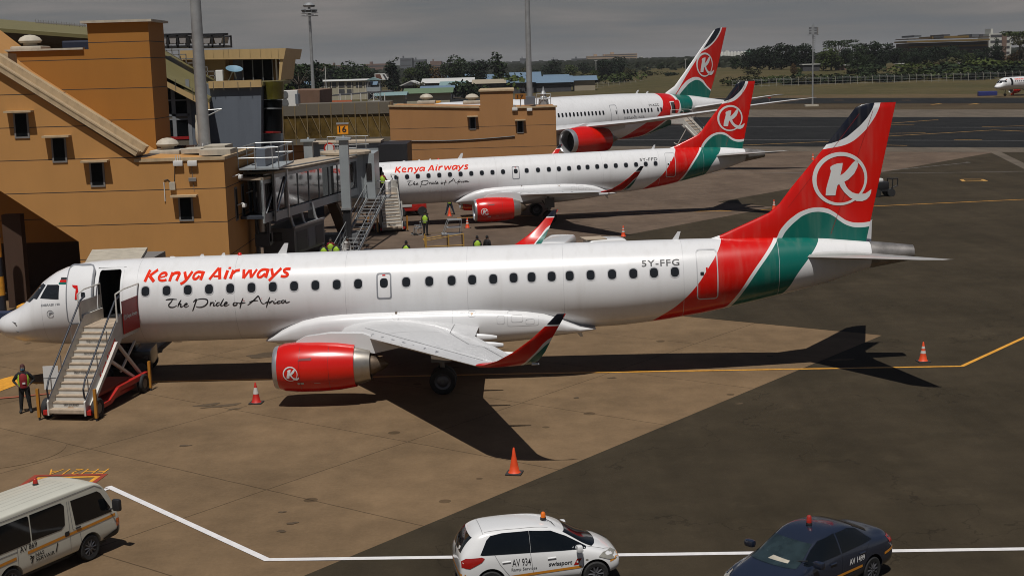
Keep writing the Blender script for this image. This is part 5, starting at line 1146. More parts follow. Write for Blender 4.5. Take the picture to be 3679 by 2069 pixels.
c = W(838, 356, 103); MB().lathe([(-.03, .42), (.0, .42)], (c.x-.3, 103, c.z-.5), 'y', 24).build('round_sign', M('ring_red', (.5, .02, .01), .5), None, label='round red-rimmed sign above bridge roof left of the lift column', cat='sign'); MB().lathe([(-.04, .3), (-.03, .3)], (c.x-.3, 103, c.z-.5), 'y', 24).build('face', m_wht, bpy.data.objects['round_sign'])

# ================================================================== BOARDING STAIRS
def stairs_from_bridge():
    o = thing('service_stairs', 'long galvanised steel service stairs under the bridge cab', 'stairs')
    B0 = Vector((G(866, 655).x, G(866, 655).y, 0)); T0 = Vector((-9.6, 99.6, 2.95)); d = (T0-B0); dh = Vector((d.x, d.y, 0)); n_ = 17; sv = Vector((dh.y, -dh.x, 0)).normalized()*.64
    for s in (-1, 1):
        b = MB(); b.bar(B0+sv*s, T0+sv*s, .08, sq=True); b.build('stringer', m_galv, o)
        r = MB()
        for z in (.55, 1.05): r.bar(B0+sv*s+Vector((0, 0, z)), T0+sv*s+Vector((0, 0, z)), .028)
        for k in range(7): q = B0+d*(k/6)+sv*s; r.bar(q, q+Vector((0, 0, 1.05)), .026)
        r.build('handrail', m_galv, o)
    b = MB()
    for k in range(n_): q = B0+d*((k+.5)/n_); f = dh.normalized()*.12; b.add([tuple(q-sv-f), tuple(q+sv-f), tuple(q+sv+f), tuple(q-sv+f)]+[tuple(p-Vector((0, 0, .04))) for p in (q-sv-f, q+sv-f, q+sv+f, q-sv+f)], [(0, 1, 2, 3), (7, 6, 5, 4), (0, 4, 5, 1), (2, 6, 7, 3)])
    b.build('treads', m_galv, o)
    b = MB(); b.box(T0.x-.7, T0.x+.9, T0.y-.1, T0.y+1.6, 2.86, 2.95); b.build('landing', m_galv, o)
    b = MB()
    for x, y in ((T0.x-.7, T0.y+1.6), (T0.x+.9, T0.y+1.6), (T0.x+.9, T0.y-.1), (T0.x+.9, T0.y+.8)): b.bar((x, y, 2.8), (x, y, 3.95), .026)
    for z in (3.4, 3.95): b.path([(T0.x-.7, T0.y+1.6, z), (T0.x+.9, T0.y+1.6, z), (T0.x+.9, T0.y-.1, z)], .026)
    b.build('guard_rail', m_galv, o); return o
stairs_from_bridge()
m_swh = M('stair_white', (.62, .60, .55), .5, var=.14, scale=3); m_tread = M('worn_tread', (.42, .33, .24), .8, var=.3, scale=5); m_sred = M('chassis_red', (.42, .015, .01), .45, var=.1); m_syel = M('post_orange', (.42, .18, .02), .5, var=.1); m_sblk = M('rail_black', (.02, .024, .035), .45)
def boarding_stairs(label, bottom, top, red_panel=True, width=1.35, n_=13):
    "runs from the foot (ground) up to the door sill; local x = climb direction"
    B0 = Vector(bottom); T0 = Vector(top); d = T0-B0; L_ = math.hypot(d.x, d.y); H_ = d.z; rz = math.atan2(d.y, d.x)
    o = thing('boarding_stairs', label, 'boarding stairs', (B0.x, B0.y, 0), rz, 'mobile boarding stairs'); w = width/2
    run = L_-1.5; z0 = .42; k_ = (H_-z0)/run; zz = lambda x: z0+k_*min(x, run)
    fl = MB()
    for i in range(n_):
        x = run*i/n_; z = z0+(H_-z0)*(i)/n_; st = (H_-z0)/n_
        fl.add([(x, -w, z-.0), (x, w, z), (x, w, z+st-.02), (x, -w, z+st-.02)], [(0, 1, 2, 3)])
    fl.add([(0, -w, .15), (0, w, .15), (0, w, z0), (0, -w, z0)], [(0, 1, 2, 3)]); fl.build('risers', m_swh, o)
    tr = MB()
    for i in range(n_): x = run*i/n_; z = z0+(H_-z0)*(i+1)/n_; tr.box(x-.02, x+run/n_+.01, -w, w, z-.04, z)
    tr.box(-.35, .0, -w, w, z0-.14, z0-.02); tr.box(run, L_+.02, -w, w, H_-.06, H_); tr.build('treads', m_tread, o)
    for s in (-1, 1):
        b = MB(); b.prism([(-.32, .18), (0, .18), (run, H_-.5), (L_, H_-.5), (L_, H_+.42), (run-.1, H_+.42), (-.32, .18+.5)], s*w, s*(w+.06), 'y'); sp = b.build('side_panel', m_swh, o)
        r = MB(); r.path([(-.25, s*(w+.02), .8), (-.3, s*(w+.02), 1.15), (-.12, s*(w+.02), 1.45), (run-.3, s*(w+.02), H_+1.0), (run+.1, s*(w+.02), H_+1.12)], .035, n=8)
        r.build('handrail', m_sblk, o, 40); r = MB()
        for q in (.02, .3, .6, .9): x = run*q; r.bar((x, s*(w+.03), zz(x)+.3), (x, s*(w+.03), zz(x)+.98), .022)
        r.path([(run-.35, s*(w+.08), H_+.2), (run-.35, s*(w+.08), H_+1.25), (run+.25, s*(w+.12), H_+1.35), (L_+.1, s*(w+.12), H_+1.35), (L_+.15, s*(w+.12), H_+.1)], .03)
        r.build('rail_posts', m_swh, o)
        b = MB(); b.box(run+(.1 if s < 0 and red_panel else -.3), L_, s*(w+.08), s*(w+.12), H_-.35, H_+.9 if s < 0 and red_panel else H_+.95); pn = b.build('top_panel', m_kred_p if (s < 0 and red_panel) else m_swh, o)
        b = MB(); b.bar((.05, s*(w+.10), .45), (run-.6, s*(w+.10), H_-.55), .07, sq=True); b.bar((run*.62, s*(w+.03), H_*.62), (L_*.86, s*(w+.05), .62), .05, sq=True); b.bar((run*.85, s*(w+.03), H_*.8), (L_-.1, s*(w+.05), .65), .05, sq=True); b.bar((L_*.62, s*w, 1.1), (L_-.3, s*w, 2.0), .035, sq=True); b.build('strut', m_swh, o)
        b = MB(); b.bar((-.3, s*(w+.16), .28), (1.3, s*(w+.16), .30), .08, sq=True); b.bar((1.3, s*(w+.16), .30), (2.0, s*(w+.2), .62), .09, sq=True); b.bar((2.0, s*(w+.2), .62), (L_+.1, s*(w+.2), .62), .09, sq=True); b.build('chassis_rail', m_sred, o)
        for x in (-.25, L_-.1): b = MB(); b.bar((x, s*(w+.42), .1), (x, s*(w+.42), 1.15), .05, sq=True); b.build('stabiliser_post', m_syel, o); MB().bar((x, s*(w+.42), -.02), (x, s*(w+.42), .12), .04).build('foot', m_sblk, o)
        for x in (.15, L_-.45):
            b = MB(); b.lathe([(-.1, .2), (-.11, .32), (-.08, .36), (.08, .36), (.11, .32), (.1, .2)], (x, s*(w+.28), .36), 'y', 20, caps=False); wt = b.build('wheel', m_tyre, o, 40); MB().lathe([(-.09, .19), (.09, .19)], (x, s*(w+.28), .36), 'y', 16).build('rim', m_hub, wt)
    b = MB(); b.box(.15, L_, -w, w, .22, .36); b.box(1.2, L_-.4, -w*.7, w*.7, .5, .6); b.build('chassis', m_sred, o)
    for x in (.3, L_-.2): MB().box(x, x+.14, -w-.28, w+.28, .3, .42).build('axle', m_sred, o)
    for i, s_ in ((0, 'SAFE JOURNEY'), (n_*5//13, 'ENJOY YOUR FLIGHT'), (n_*8//13, 'SAFE JOURNEY'), (n_*10//13, 'ENJOY YOUR FLIGHT')):
        x = run*i/n_-.015; z = z0+(H_-z0)*i/n_; bm = text_bm(s_, 1, 0, .01); a = min(v.co.x for v in bm.verts); c = max(v.co.x for v in bm.verts); ww = .6 if i in (0, 8) else .8
        for v in bm.verts: v.co = (x, (.5-(v.co.x-a)/(c-a))*ww-.05, z+.05+v.co.y*.11)
        b = MB(); b.bm(bm); bm.free(); b.build('step_lettering', m_ink, o)
    MB().box(-.02, -.005, -.12, .1, .33, .42).build('warning_sticker', m_syel, o)
    # airline name along the side and logo on the top panel
    bm = text_bm('Kenya Airways', .3, .2, .008); sl_ = math.atan2(H_-z0, run)
    for v in bm.verts:
        x, y = v.co.x-.0, v.co.y; v.co = (run*.34+x*math.cos(sl_)-y*math.sin(sl_), -w-.068, zz(run*.34)-.02+x*math.sin(sl_)+y*math.cos(sl_))
    b = MB(); b.bm(bm); bm.free(); b.build('side_lettering', m_redtxt, o)
    if red_panel:
        bm = text_bm('Kenya Airways', .2, .2, .006)
        for v in bm.verts: v.co = (run+.35+v.co.x*.8, -w-.13, H_+.22+v.co.y)
        b = MB(); b.bm(bm); bm.free(); b.build('panel_lettering', m_wht, o)
        bm = logo_bm(run+.22, H_+.28, .11)
        for v in bm.verts: v.co = (v.co.x, -w-.13, v.co.y)
        b = MB(); b.bm(bm); bm.free(); b.build('panel_logo', m_wht, o)
    return o
m_kred_p = M('panel_red', (.36, .01, .008), .45)
gb_ = G(172, 1056); boarding_stairs('white mobile stairs with red side panel at the nearest jet open door', (gb_.x+.05, gb_.y+.2, 0), (-15.25, 52.75, 2.83))
gb_ = G(985, 584); boarding_stairs('white mobile stairs leading up to the middle jet beside the bridge cab', (gb_.x, gb_.y+.1, 0), (-9.75, 104.75, 2.8), False, 1.5, 10)
p0 = Vector((planeC.matrix_world if 0 else Matrix.Identity(4)).translation)
hC = .656; tC = lambda x, l: (-13.09+.943*(x*math.cos(hC)+l*math.sin(hC)), 149.3+.943*(x*math.sin(hC)-l*math.cos(hC)))
a_ = tC(43.4, 8.5); c_ = tC(43.4, 2.8); boarding_stairs('pale mobile stairs at the rear door of the largest jet', (a_[0]+1.4, a_[1]-.6, 0), (c_[0], c_[1], 4.7), True, 1.6)
# fixed pale canopy roof behind the nearest jet's nose
cn = thing('loading_canopy', 'pale flat sloping canopy roof behind the nearest jet nose', 'canopy')
q = [W(232, 628, 62.5), W(371, 622, 62.5), W(350, 668, 60.2), W(190, 690, 60.2)]
zt_ = 3.35; q = [G(232, 628, 4.2), G(371, 622, 4.2), G(345, 665, 4.2), G(200, 685, 4.2)]
MB().add([tuple(p) for p in q]+[(p.x, p.y, p.z-.12) for p in q], [(0, 1, 2, 3), (7, 6, 5, 4), (0, 4, 5, 1), (1, 5, 6, 2), (2, 6, 7, 3), (3, 7, 4, 0)]).build('roof', m_offw, cn)
MB().box(min(q[0].x, q[3].x)+1.0, q[2].x-.1, q[3].y+.3, q[0].y-.2, 0, 4.06).build('body', m_frame, cn)
# black and yellow striped pole at the left edge
o = thing('striped_pole', 'black and yellow banded pole at the left edge of photo', 'pole'); p = G(0, 790); 
for k in range(6): MB().lathe([(k*1.0, .26), (k*1.0+1.0, .26)], (p.x+.1, p.y, 0), 'z', 16).build('band', m_sblk if k % 2 == 0 else m_yel, o, 40)
b = MB(); p = G(16, 800, .8); b.cbox((p.x, p.y+4, .4), (1.6, .9, .8), bev=.1); o = b.build('barrier_block', m_yel, None, label='yellow and grey barrier block behind the nearest jet nose', cat='barrier'); MB().cbox((p.x+.7, p.y+4.2, .45), (.9, .8, .75), bev=.1).build('end_block', m_frame, o)
p = G(60, 740, .5); MB().cbox((p.x+.5, 66, .5), (4.5, .5, 1.0), bev=.05).build('barrier', M('navy_barrier', (.02, .035, .08), .5), None, label='low dark blue barrier in the shaded underpass', cat='barrier')
# ================================================================== VEHICLES
m_cwhite = M('car_white', (.78, .78, .77), .22, var=.02, coat=.8); m_cblue = M('car_dark_blue', (.014, .019, .034), .22, var=.05, coat=.8, spec=.6); m_vwhite = M('van_cream_white', (.60, .59, .50), .35, var=.05, coat=.3)
m_cglass = M('car_glass', (.006, .008, .010), .06, var=.2, spec=.35); m_or = M('orange_stripe', (.62, .24, .02), .45, var=.05); m_tl = M('tail_lamp_red', (.35, .008, .006), .15, coat=.8); m_hl = M('headlamp', (.30, .29, .25), .12, var=.3, scale=8, coat=1)
m_amb = M('amber_beacon', (.75, .16, .01), .25, coat=.5); m_rbe = M('red_beacon', (.40, .02, .01), .3, coat=.5); m_plast = M('black_plastic', (.015, .015, .016), .6)
def applied(me, subdiv=0, cut=None):
    o = bpy.data.objects.new('tmp', me); COL.objects.link(o); tmp = [o]
    if subdiv: md = o.modifiers.new('s', 'SUBSURF'); md.levels = md.render_levels = subdiv
    if cut:
        c = bpy.data.objects.new('cut', cut); COL.objects.link(c); tmp.append(c); md = o.modifiers.new('b', 'BOOLEAN'); md.object = c; md.operation = 'DIFFERENCE'; md.solver = 'EXACT'
    dg = bpy.context.evaluated_depsgraph_get(); dg.update(); r = bpy.data.meshes.new_from_object(o.evaluated_get(dg), depsgraph=dg)
    for x in tmp: bpy.data.objects.remove(x)
    return r
def car_section(x, zb, wl, zl, wm, zm, wt, zt, cr, box=False):
    h = [(0, zb), (wl*.86, zb), (wl, zb+.12), (wl, zl), (wm, zm), (wt+.03, max(zt-.09, zm+.005)), (wt-.05, zt), (wt*.5, zt+cr*.7), (0, zt+cr)]
    if box: h[5:7] = [(wt+.03, max(zt-.12, zm+.005)), (wt+.02, max(zt-.03, zm+.01)), (wt-.03, zt)]
    return [(x, y, z) for y, z in h]+[(x, -y, z) for y, z in h[1:-1]][::-1]
def make_car(name, label, cat, secs, wheels, wr, paint, loc, rz, box=False):
    t = thing(name, label, cat, loc, rz, 'ground vehicles by the camera')
    b = MB(); b.loft([car_section(*s, box=box) for s in secs]); me = b.mesh('b', [paint, m_plast], 0)
    yw = max(s[2] for s in secs); c = MB()
    for wx in wheels:
        for s in (-1, 1): c.lathe([(-.24, wr+.055), (.3, wr+.055)], (wx, s*(yw-.02), wr+.015), 'y', 32)
    me2 = applied(me, 2, c.mesh('c', m_plast))
    me2.name = 'body'; me2.polygons.foreach_set('use_smooth', [True]*len(me2.polygons)); me2.set_sharp_from_angle(angle=R_(38))
    body = bpy.data.objects.new('body', me2); COL.objects.link(body); body.parent = t
    me2.materials.clear(); me2.materials.append(paint)
    full = applied(b.mesh('b2', [paint]), 2); bv = bvh_of(full)
    MB().box(secs[0][0]+.3, secs[-1][0]-.3, -yw+.28, yw-.28, .2, .55).build('underbody', m_plast, t)
    for wx in wheels:
        for s in (-1, 1):
            w = MB(); w.lathe([(-.1, wr*.64), (-.11, wr*.9), (-.08, wr), (.08, wr), (.11, wr*.9), (.1, wr*.64)], (wx, s*(yw-.12), wr), 'y', 32, caps=False); wo_ = w.build('wheel', m_tyre, t, 40)
            r = MB(); yy = s*(yw-.12); r.lathe([(-.07, wr*.64), (.07, wr*.64)], (wx, yy, wr), 'y', 24, 0); 
            for k in range(10):
                a = k*math.pi/5; r.bar((wx+.03*math.cos(a), yy+s*.085, wr+.03*math.sin(a)), (wx+wr*.6*math.cos(a), yy+s*.075, wr+wr*.6*math.sin(a)), .022, n=6, m=1)
            r.lathe([(-.09, wr*.16), (.09, wr*.16)], (wx, yy, wr), 'y', 14, 1); r.lathe([(-.088, wr*.66), (-.088, wr*.58), (.088, wr*.58), (.088, wr*.66)], (wx, yy, wr), 'y', 24, 1, caps=False)
            r.build('rim', [m_plast, m_hub], wo_, 30)
    def side(nm, polys, mat, s=-1, eps=.006, par=body, d=None):
        bm = polys if isinstance(polys, bmesh.types.BMesh) else poly_bm(polys)
        return decal(bm, bv, (lambda x, z: (x, s*4, z)), (0, -s, 0), eps, .1).build(nm, mat, par, 60)
    def proj(nm, polys, mat, at, d, eps=.006, par=body): return decal(poly_bm(polys), bv, at, d, eps, .08).build(nm, mat, par, 60)
    return t, body, side, proj
def beacon(t, x, y, z, m, nm='beacon', h=.13):
    b = MB(); b.lathe([(0, .075), (.05, .07)], (x, y, z), 'z', 16); o = b.build(nm, m_plast, t, 30); MB().lathe([(.05, .062), (.05+h*.8, .055), (.05+h, .03), (.06+h, 0)], (x, y, z), 'z', 16).build('lens', m, o, 40)
# ---- white hatchback
HS = [(-1.93, .34, .62, .55, .60, .70, .50, .80, .01), (-1.90, .26, .74, .6, .72, .92, .55, 1.0, .02), (-1.72, .22, .82, .65, .80, .98, .58, 1.26, .03), (-1.48, .2, .845, .68, .825, 1.0, .60, 1.44, .03), (-1.1, .2, .848, .7, .835, .99, .60, 1.485, .035),
      (-.4, .2, .848, .7, .835, .96, .60, 1.50, .035), (.2, .2, .848, .68, .83, .94, .585, 1.465, .035), (.62, .2, .846, .66, .825, .93, .56, 1.30, .04), (1.0, .2, .845, .66, .82, .92, .60, 1.06, .05), (1.18, .2, .845, .66, .81, .90, .62, .97, .05), (1.55, .22, .83, .62, .78, .80, .6, .86, .04), (1.82, .28, .74, .55, .68, .68, .5, .72, .03), (1.93, .34, .6, .5, .55, .58, .42, .62, .01)]
hf_, hr_ = Vector((1.73, 30.77, 0)), Vector((-.66, 30.34, 0)); ha = math.atan2(.42, 2.4)
mid = (hf_+hr_)/2; off = Vector((math.cos(ha+math.pi/2), math.sin(ha+math.pi/2), 0))*.85
t, body, side, proj = make_car('hatchback_car', 'white hatchback marked AV 934 at bottom centre', 'car', HS, (-1.22, 1.27), .30, m_cwhite, (mid.x+off.x, mid.y+off.y, 0), ha)
for s in (-1, 1):
    side('side_window', [[(-1.45, 1.0), (-1.40, .985), (-.272, .96), (-.272, 1.42), (-.9, 1.42), (-1.18, 1.38), (-1.28, 1.30)]], m_cglass, s); side('side_window', [[(-.268, .96), (1.05, .92), (1.08, .95), (.60, 1.22), (.25, 1.37), (-.268, 1.42)]], m_cglass, s)
    side('stripe', [[(-1.86, .50), (-1.6, .44), (-1.58, .49), (-1.84, .55)]], m_or, s) if 0 else None
    side('stripe', [[(-.85, .40), (.92, .50), (.92, .56), (-.85, .46)]], m_or, s); side('stripe', [[(1.62, .56), (1.86, .62), (1.86, .68), (1.62, .62)]], m_or, s)
    side('door_seam', ribbon([(-1.12, .98), (-1.0, .75), (-.78, .45), (-.75, .28), (.85, .28), (.98, .6), (.98, .9)], .012)+ribbon([(-.28, .95), (-.24, .6), (-.2, .3)], .012), m_seam, s, .004)
    side('tail_lamp', [[(-1.88, .72), (-1.70, .70), (-1.42, .84), (-1.35, .92), (-1.42, .95), (-1.78, .93), (-1.88, .86)]], m_tl, s, .012)
    side('headlamp', [[(1.34, .72), (1.62, .62), (1.80, .62), (1.83, .70), (1.70, .78), (1.45, .80)]], m_hl, s, .012)
    for hx in (-.95, .12): MB().bar((hx, s*.842, .79), (hx+.2, s*.842, .80), .022).build('door_handle', m_cwhite, body)
    b = MB(); b.cbox((.86, s*.94, 1.0), (.14, .2, .16), bev=.05); b.build('mirror', m_cwhite, body, 50)
    side('indicator', [rrect(1.02, 1.09, .66, .70, .02)], m_hl, s)
proj('windscreen', [[(-.62, .93), (.62, .93), (.52, 1.41), (-.52, 1.41)]], m_cglass, lambda y, z: (3, y, z+.28), (-1, 0, -.16), .008)
proj('rear_window', [[(-.52, 1.0), (.52, 1.0), (.50, 1.34), (-.50, 1.34)]], m_cglass, lambda y, z: (-3, y, z), (1, 0, 0), .008)
proj('rear_stripe', [[(-.78, .5), (.78, .5), (.78, .56), (-.78, .56)]], m_or, lambda y, z: (-3, y, z), (1, 0, 0), .008)
proj('sticker', [rrect(-.38, -.24, 1.04, 1.10, .03), rrect(-.30, -.22, 1.0, 1.03, .01)], m_wht, lambda y, z: (-3, y, z), (1, 0, 0), .014)
proj('badge', [rrect(-.06, .06, .86, .94, .03)], m_hub, lambda y, z: (-3, y, z), (1, 0, 0), .01)
proj('bonnet_seam', ribbon([(1.08, .66), (1.5, .60), (1.78, .42)], .012)+ribbon([(1.08, -.66), (1.5, -.60), (1.78, -.42)], .012)+ribbon([(-1.35, -.56), (-1.35, .56)], .012)+ribbon([(-1.3, -.52), (-.5, -.54), (.2, -.5)], .012), m_seam, lambda x, y: (x, y, 3), (0, 0, -1), .004)
side('number', bmtext('AV 934', -.72, -.28, .68, .17, 0, .004), m_ink, -1); side('department', bmtext('Ramp Services', -.74, -.14, .57, .07, 0, .0), m_ink, -1)
side('company', bmtext('swissport', .14, .70, .61, .10, .12, .02), m_ink, -1); side('company_mark', [[(.73, .58), (.84, .58), (.93, .73), (.82, .73)]], m_tl, -1); side('company_mark', [rrect(.805, .86, .635, .68, .01)], m_wht, -1, .009)
beacon(t, .18, -.1, 1.497, m_amb); MB().path([(.2, -.12, 1.52), (.35, -.2, 1.45), (.42, -.42, 1.37)], .008).build('beacon_wire', m_plast, t)
MB().bar((-1.93, -.05, .98), (-1.82, .2, 1.2), .012).build('rear_wiper', m_plast, t)
# ---- dark sedan
SS = [(-2.26, .36, .66, .55, .62, .74, .5, .84, .01), (-2.20, .28, .78, .6, .76, .90, .58, 1.0, .02), (-2.0, .24, .85, .66, .82, .97, .60, 1.07, .03), (-1.62, .22, .868, .68, .84, .98, .62, 1.10, .03), (-1.35, .22, .87, .68, .845, .98, .57, 1.22, .035), (-.9, .2, .87, .68, .845, .96, .585, 1.42, .04), (-.4, .2, .87, .68, .845, .95, .60, 1.47, .04),
      (.1, .2, .87, .67, .845, .94, .60, 1.465, .04), (.5, .2, .87, .66, .84, .92, .57, 1.33, .045), (.95, .2, .87, .66, .835, .90, .60, 1.07, .05), (1.15, .2, .868, .66, .82, .88, .64, .98, .05), (1.7, .22, .85, .62, .79, .80, .6, .86, .04), (2.1, .28, .76, .55, .7, .68, .52, .73, .03), (2.26, .36, .6, .5, .56, .6, .42, .64, .01)]
sa = R_(219); rw = Vector((8.20, 30.45, 0)); d_ = Vector((math.cos(sa), math.sin(sa), 0)); lf_ = Vector((-d_.y, d_.x, 0))
cpos = rw+d_*1.32-lf_*.85
t, body, side, proj = make_car('sedan_car', 'dark blue sedan marked AV 1499 with red roof beacon at bottom right', 'car', SS, (-1.32, 1.30), .31, m_cblue, (cpos.x, cpos.y+.1, 0), sa)
for s in (-1, 1):
    side('side_window', [[(-1.38, 1.02), (-.95, 1.0), (-.22, .975), (-.22, 1.40), (-.7, 1.40), (-1.0, 1.33)]], m_cglass, s); side('side_window', [[(-.17, .975), (.92, .93), (.98, .96), (.62, 1.20), (.35, 1.34), (-.17, 1.41)]], m_cglass, s)
    side('stripe', [[(-.9, .50), (.95, .44), (.95, .50), (-.9, .56)]], m_or, s); side('stripe', [[(-2.16, .64), (-1.75, .58), (-1.75, .64), (-2.16, .70)]], m_or, s)
    side('door_seam', ribbon([(-1.2, .98), (-1.0, .7), (-.88, .3), (.95, .28), (1.0, .9)], .012)+ribbon([(-.2, .96), (-.16, .3)], .012), m_plast, s, .004)
    side('tail_lamp', [[(-2.22, .80), (-1.98, .82), (-1.92, .96), (-2.18, .96)]], m_tl, s, .012); side('headlamp', [[(1.7, .66), (2.0, .58), (2.16, .60), (2.14, .68), (1.9, .76), (1.72, .76)]], m_hl, s, .012)
    for hx in (-1.0, .05): MB().bar((hx, s*.862, .83), (hx+.2, s*.862, .83), .02).build('door_handle', m_cblue, body)
    b = MB(); b.cbox((.84, s*1.0, 1.02), (.16, .26, .17), bev=.06); b.build('mirror', m_cblue, body, 50)
proj('windscreen', [[(-.64, .93), (.64, .93), (.52, 1.42), (-.52, 1.42)]], M('windscreen_tint', (.022, .035, .038), .06, var=.5, scale=3, spec=.6), lambda y, z: (3, y, z+.28), (-1, 0, -.16), .008)
proj('rear_window', [[(-.55, 1.10), (.55, 1.10), (.50, 1.38), (-.50, 1.38)]], m_cglass, lambda y, z: (-3, y, z+.3), (1, 0, -.16), .008)
proj('dashboard_papers', [[(-.1, 1.0), (.42, 1.0), (.40, 1.05), (-.06, 1.07)]], m_offw, lambda y, z: (3, y, z+.28), (-1, 0, -.16), .010)
proj('grille', [rrect(-.4, .4, .5, .62, .04)], m_plast, lambda y, z: (3, y, z), (-1, 0, 0), .01)
for q in (-.35, .3): MB().bar((1.12, q, 1.0), (.92, q+.45, 1.07), .012).build('wiper', m_plast, body)
side('number', bmtext('AV 1499', -.42, -.98, .66, .13, 0, .012), m_wht, 1, .01)
beacon(t, -.05, .0, 1.50, m_rbe, h=.17)
# ---- cream minibus
VS = [(-2.36, .42, .72, .7, .72, 1.0, .60, 1.72, .02), (-2.34, .34, .80, .7, .81, 1.05, .72, 1.88, .02), (-2.15, .3, .845, .7, .845, 1.1, .765, 1.95, .03), (-1.2, .3, .85, .7, .85, 1.1, .775, 1.97, .03), (0, .3, .85, .7, .85, 1.1, .775, 1.98, .03), (1.1, .3, .85, .7, .85, 1.08, .77, 1.97, .03), (1.55, .3, .85, .7, .85, 1.06, .76, 1.95, .03), (1.86, .3, .85, .7, .848, 1.04, .745, 1.86, .04), (2.10, .3, .848, .7, .84, 1.02, .73, 1.52, .05), (2.25, .3, .845, .7, .835, 1.0, .73, 1.22, .05), (2.34, .32, .835, .68, .82, .92, .72, 1.05, .04), (2.38, .36, .80, .6, .78, .75, .70, .90, .02)]
va = math.atan2(33.93-31.39, -11.02+11.51); va = R_(62)
q = G(232, 1408); d_ = Vector((math.cos(va), math.sin(va), 0)); rt_ = Vector((d_.y, -d_.x, 0)); cpos = q-d_*1.28-rt_*.85
t, body, side, proj = make_car('minibus', 'cream minibus marked AV 869 at the bottom left corner', 'minibus', VS, (-1.29, 1.28), .33, m_vwhite, (cpos.x, cpos.y, 0), va, True)
for s in (-1, 1):
    side('side_window', [rrect(-2.15, -.62, 1.10, 1.76, .06)], m_cglass, s); side('side_window', [[(-.58, 1.12), (.35, 1.10), (.48, 1.18), (.52, 1.66), (.42, 1.76), (-.58, 1.76)]], m_cglass, s); side('front_window', [[(.82, 1.06), (2.10, 1.04), (2.06, 1.18), (1.78, 1.62), (1.66, 1.70), (.74, 1.72)]], m_cglass, s)
    side('stripe', [[(-2.3, .78), (-1.1, .82), (-1.1, .89), (-2.3, .85)]], m_or, s); side('stripe', [[(-.75, .84), (2.2, .90), (2.2, .97), (-.75, .91)]], m_or, s)
    side('door_seam', ribbon([(-1.05, 1.75), (-1.05, .35), (.62, .35), (.62, 1.74)], .014)+ribbon([(-2.0, 1.0), (-1.05, 1.0)], .02)+ribbon([(.68, 1.74), (.72, 1.0), (.95, .85), (1.0, .4)], .014), m_seam, s, .004)
    side('tail_lamp', [rrect(-2.34, -2.22, .62, 1.02, .04)], m_tl, s, .012); side('corner_lamp', [rrect(2.2, 2.32, .62, .82, .03)], m_amb, s, .012)
    side('bumper', [[(1.75, .34), (2.36, .36), (2.36, .66), (2.28, .66), (2.2, .55), (1.75, .44)]], m_plast, s, .014); side('gutter', ribbon([(-2.3, 1.84), (1.6, 1.86), (1.86, 1.72)], .018), m_seam, s, .006)
    side('fuel_flap', [rrect(.45, .60, .88, 1.0, .03)], m_plast, s, .008)
    b = MB(); b.bar((2.0, s*.84, 1.12), (2.08, s*1.0, 1.16), .02); b.cbox((2.08, s*1.04, 1.24), (.14, .24, .32), bev=.06); b.build('mirror', m_plast, body, 40); MB().bar((.82, s*.85, .99), (.98, s*.85, .99), .02).build('door_handle', m_plast, body)
proj('windscreen', [[(-.68, 1.02), (.68, 1.02), (.60, 1.66), (-.60, 1.66)]], m_cglass, lambda y, z: (4, y, z+.3), (-1, 0, -.12), .01)
proj('rear_window', [rrect(-.60, .60, 1.18, 1.66, .08)], m_cglass, lambda y, z: (-4, y, z), (1, 0, 0), .01)
proj('tailgate_sticker', [rrect(-.5, -.2, .72, .86, .02)], m_or, lambda y, z: (-4, y, z), (1, 0, 0), .012)
side('number', bmtext('AV 869', -.98, -.45, .95, .13, 0, .006), m_ink, -1); side('company', bmtext('NAS', -.52, -.25, .70, .09, 0, .012), m_ink, -1); side('company', bmtext('SERVAIR', -.52, .08, .58, .09, 0, .012), m_ink, -1); side('company_mark', ribbon([(.12, .60), (.2, .82)], .03)+ribbon([(-.66, .58), (-.60, .70), (-.68, .78)], .04)+ribbon([(-.70, .70), (-.56, .74)], .03), m_ink, -1)
proj('roof_ribs', sum([ribbon([(-2.0, y_), (1.2, y_)], .012) for y_ in (-.5, -.3, -.1, .1, .3, .5)], []), m_seam_l := M('roof_rib', (.42, .41, .36), .6), lambda x, y: (x, y, 4), (0, 0, -1), .004)
beacon(t, .75, .35, 1.985, m_rbe, h=.13)
# ---- vehicles between the jets
def box_van(label, loc, rz, paint, L_=4.6, H_=1.95):
    t = thing('service_van', label, 'van', loc, rz); s_ = [(a[0]*L_/4.7, a[1], a[2], a[3], a[4], a[5]*H_/1.97, a[6], a[7]*H_/1.97, a[8]) for a in VS]; b = MB(); b.loft([car_section(*a) for a in s_]); me = applied(b.mesh('body', paint), 1)
    me.polygons.foreach_set('use_smooth', [True]*len(me.polygons)); o = bpy.data.objects.new('body', me); COL.objects.link(o); o.parent = t
    for x in (-1.25, 1.25):
        for s in (-1, 1): w = MB(); w.lathe([(-.1, .33), (.1, .33)], (x, s*.8, .33), 'y', 20); w.build('wheel', m_tyre, t, 40)
    bv = bvh_of(applied(b.mesh('q', paint), 1))
    for s in (-1, 1): decal(poly_bm([rrect(-1.9, 1.3, 1.15, 1.6, .05)]), bv, lambda x, z: (x, s*4, z), (0, -s, 0), .01).build('side_window', m_cglass, o, 60)
    decal(poly_bm([rrect(-.6, .6, 1.15, 1.6, .08)]), bv, lambda y, z: (4, y, z+.3), (-1, 0, -.12), .01).build('windscreen', m_cglass, o, 60)
    return t
p = G(1405, 655); box_van('white van whose ribbed roof shows over the nearest jet, beside the red winglet', (W(1405, 602, 80).x, 80, 0), R_(78), m_cwhite, 4.4, 2.1)
t = box_van('low white pickup with a pale load bed behind the nearest jet', (W(1527, 605, 81.5).x, 81.5, 0), R_(12), m_cwhite, 2.6, 1.8)
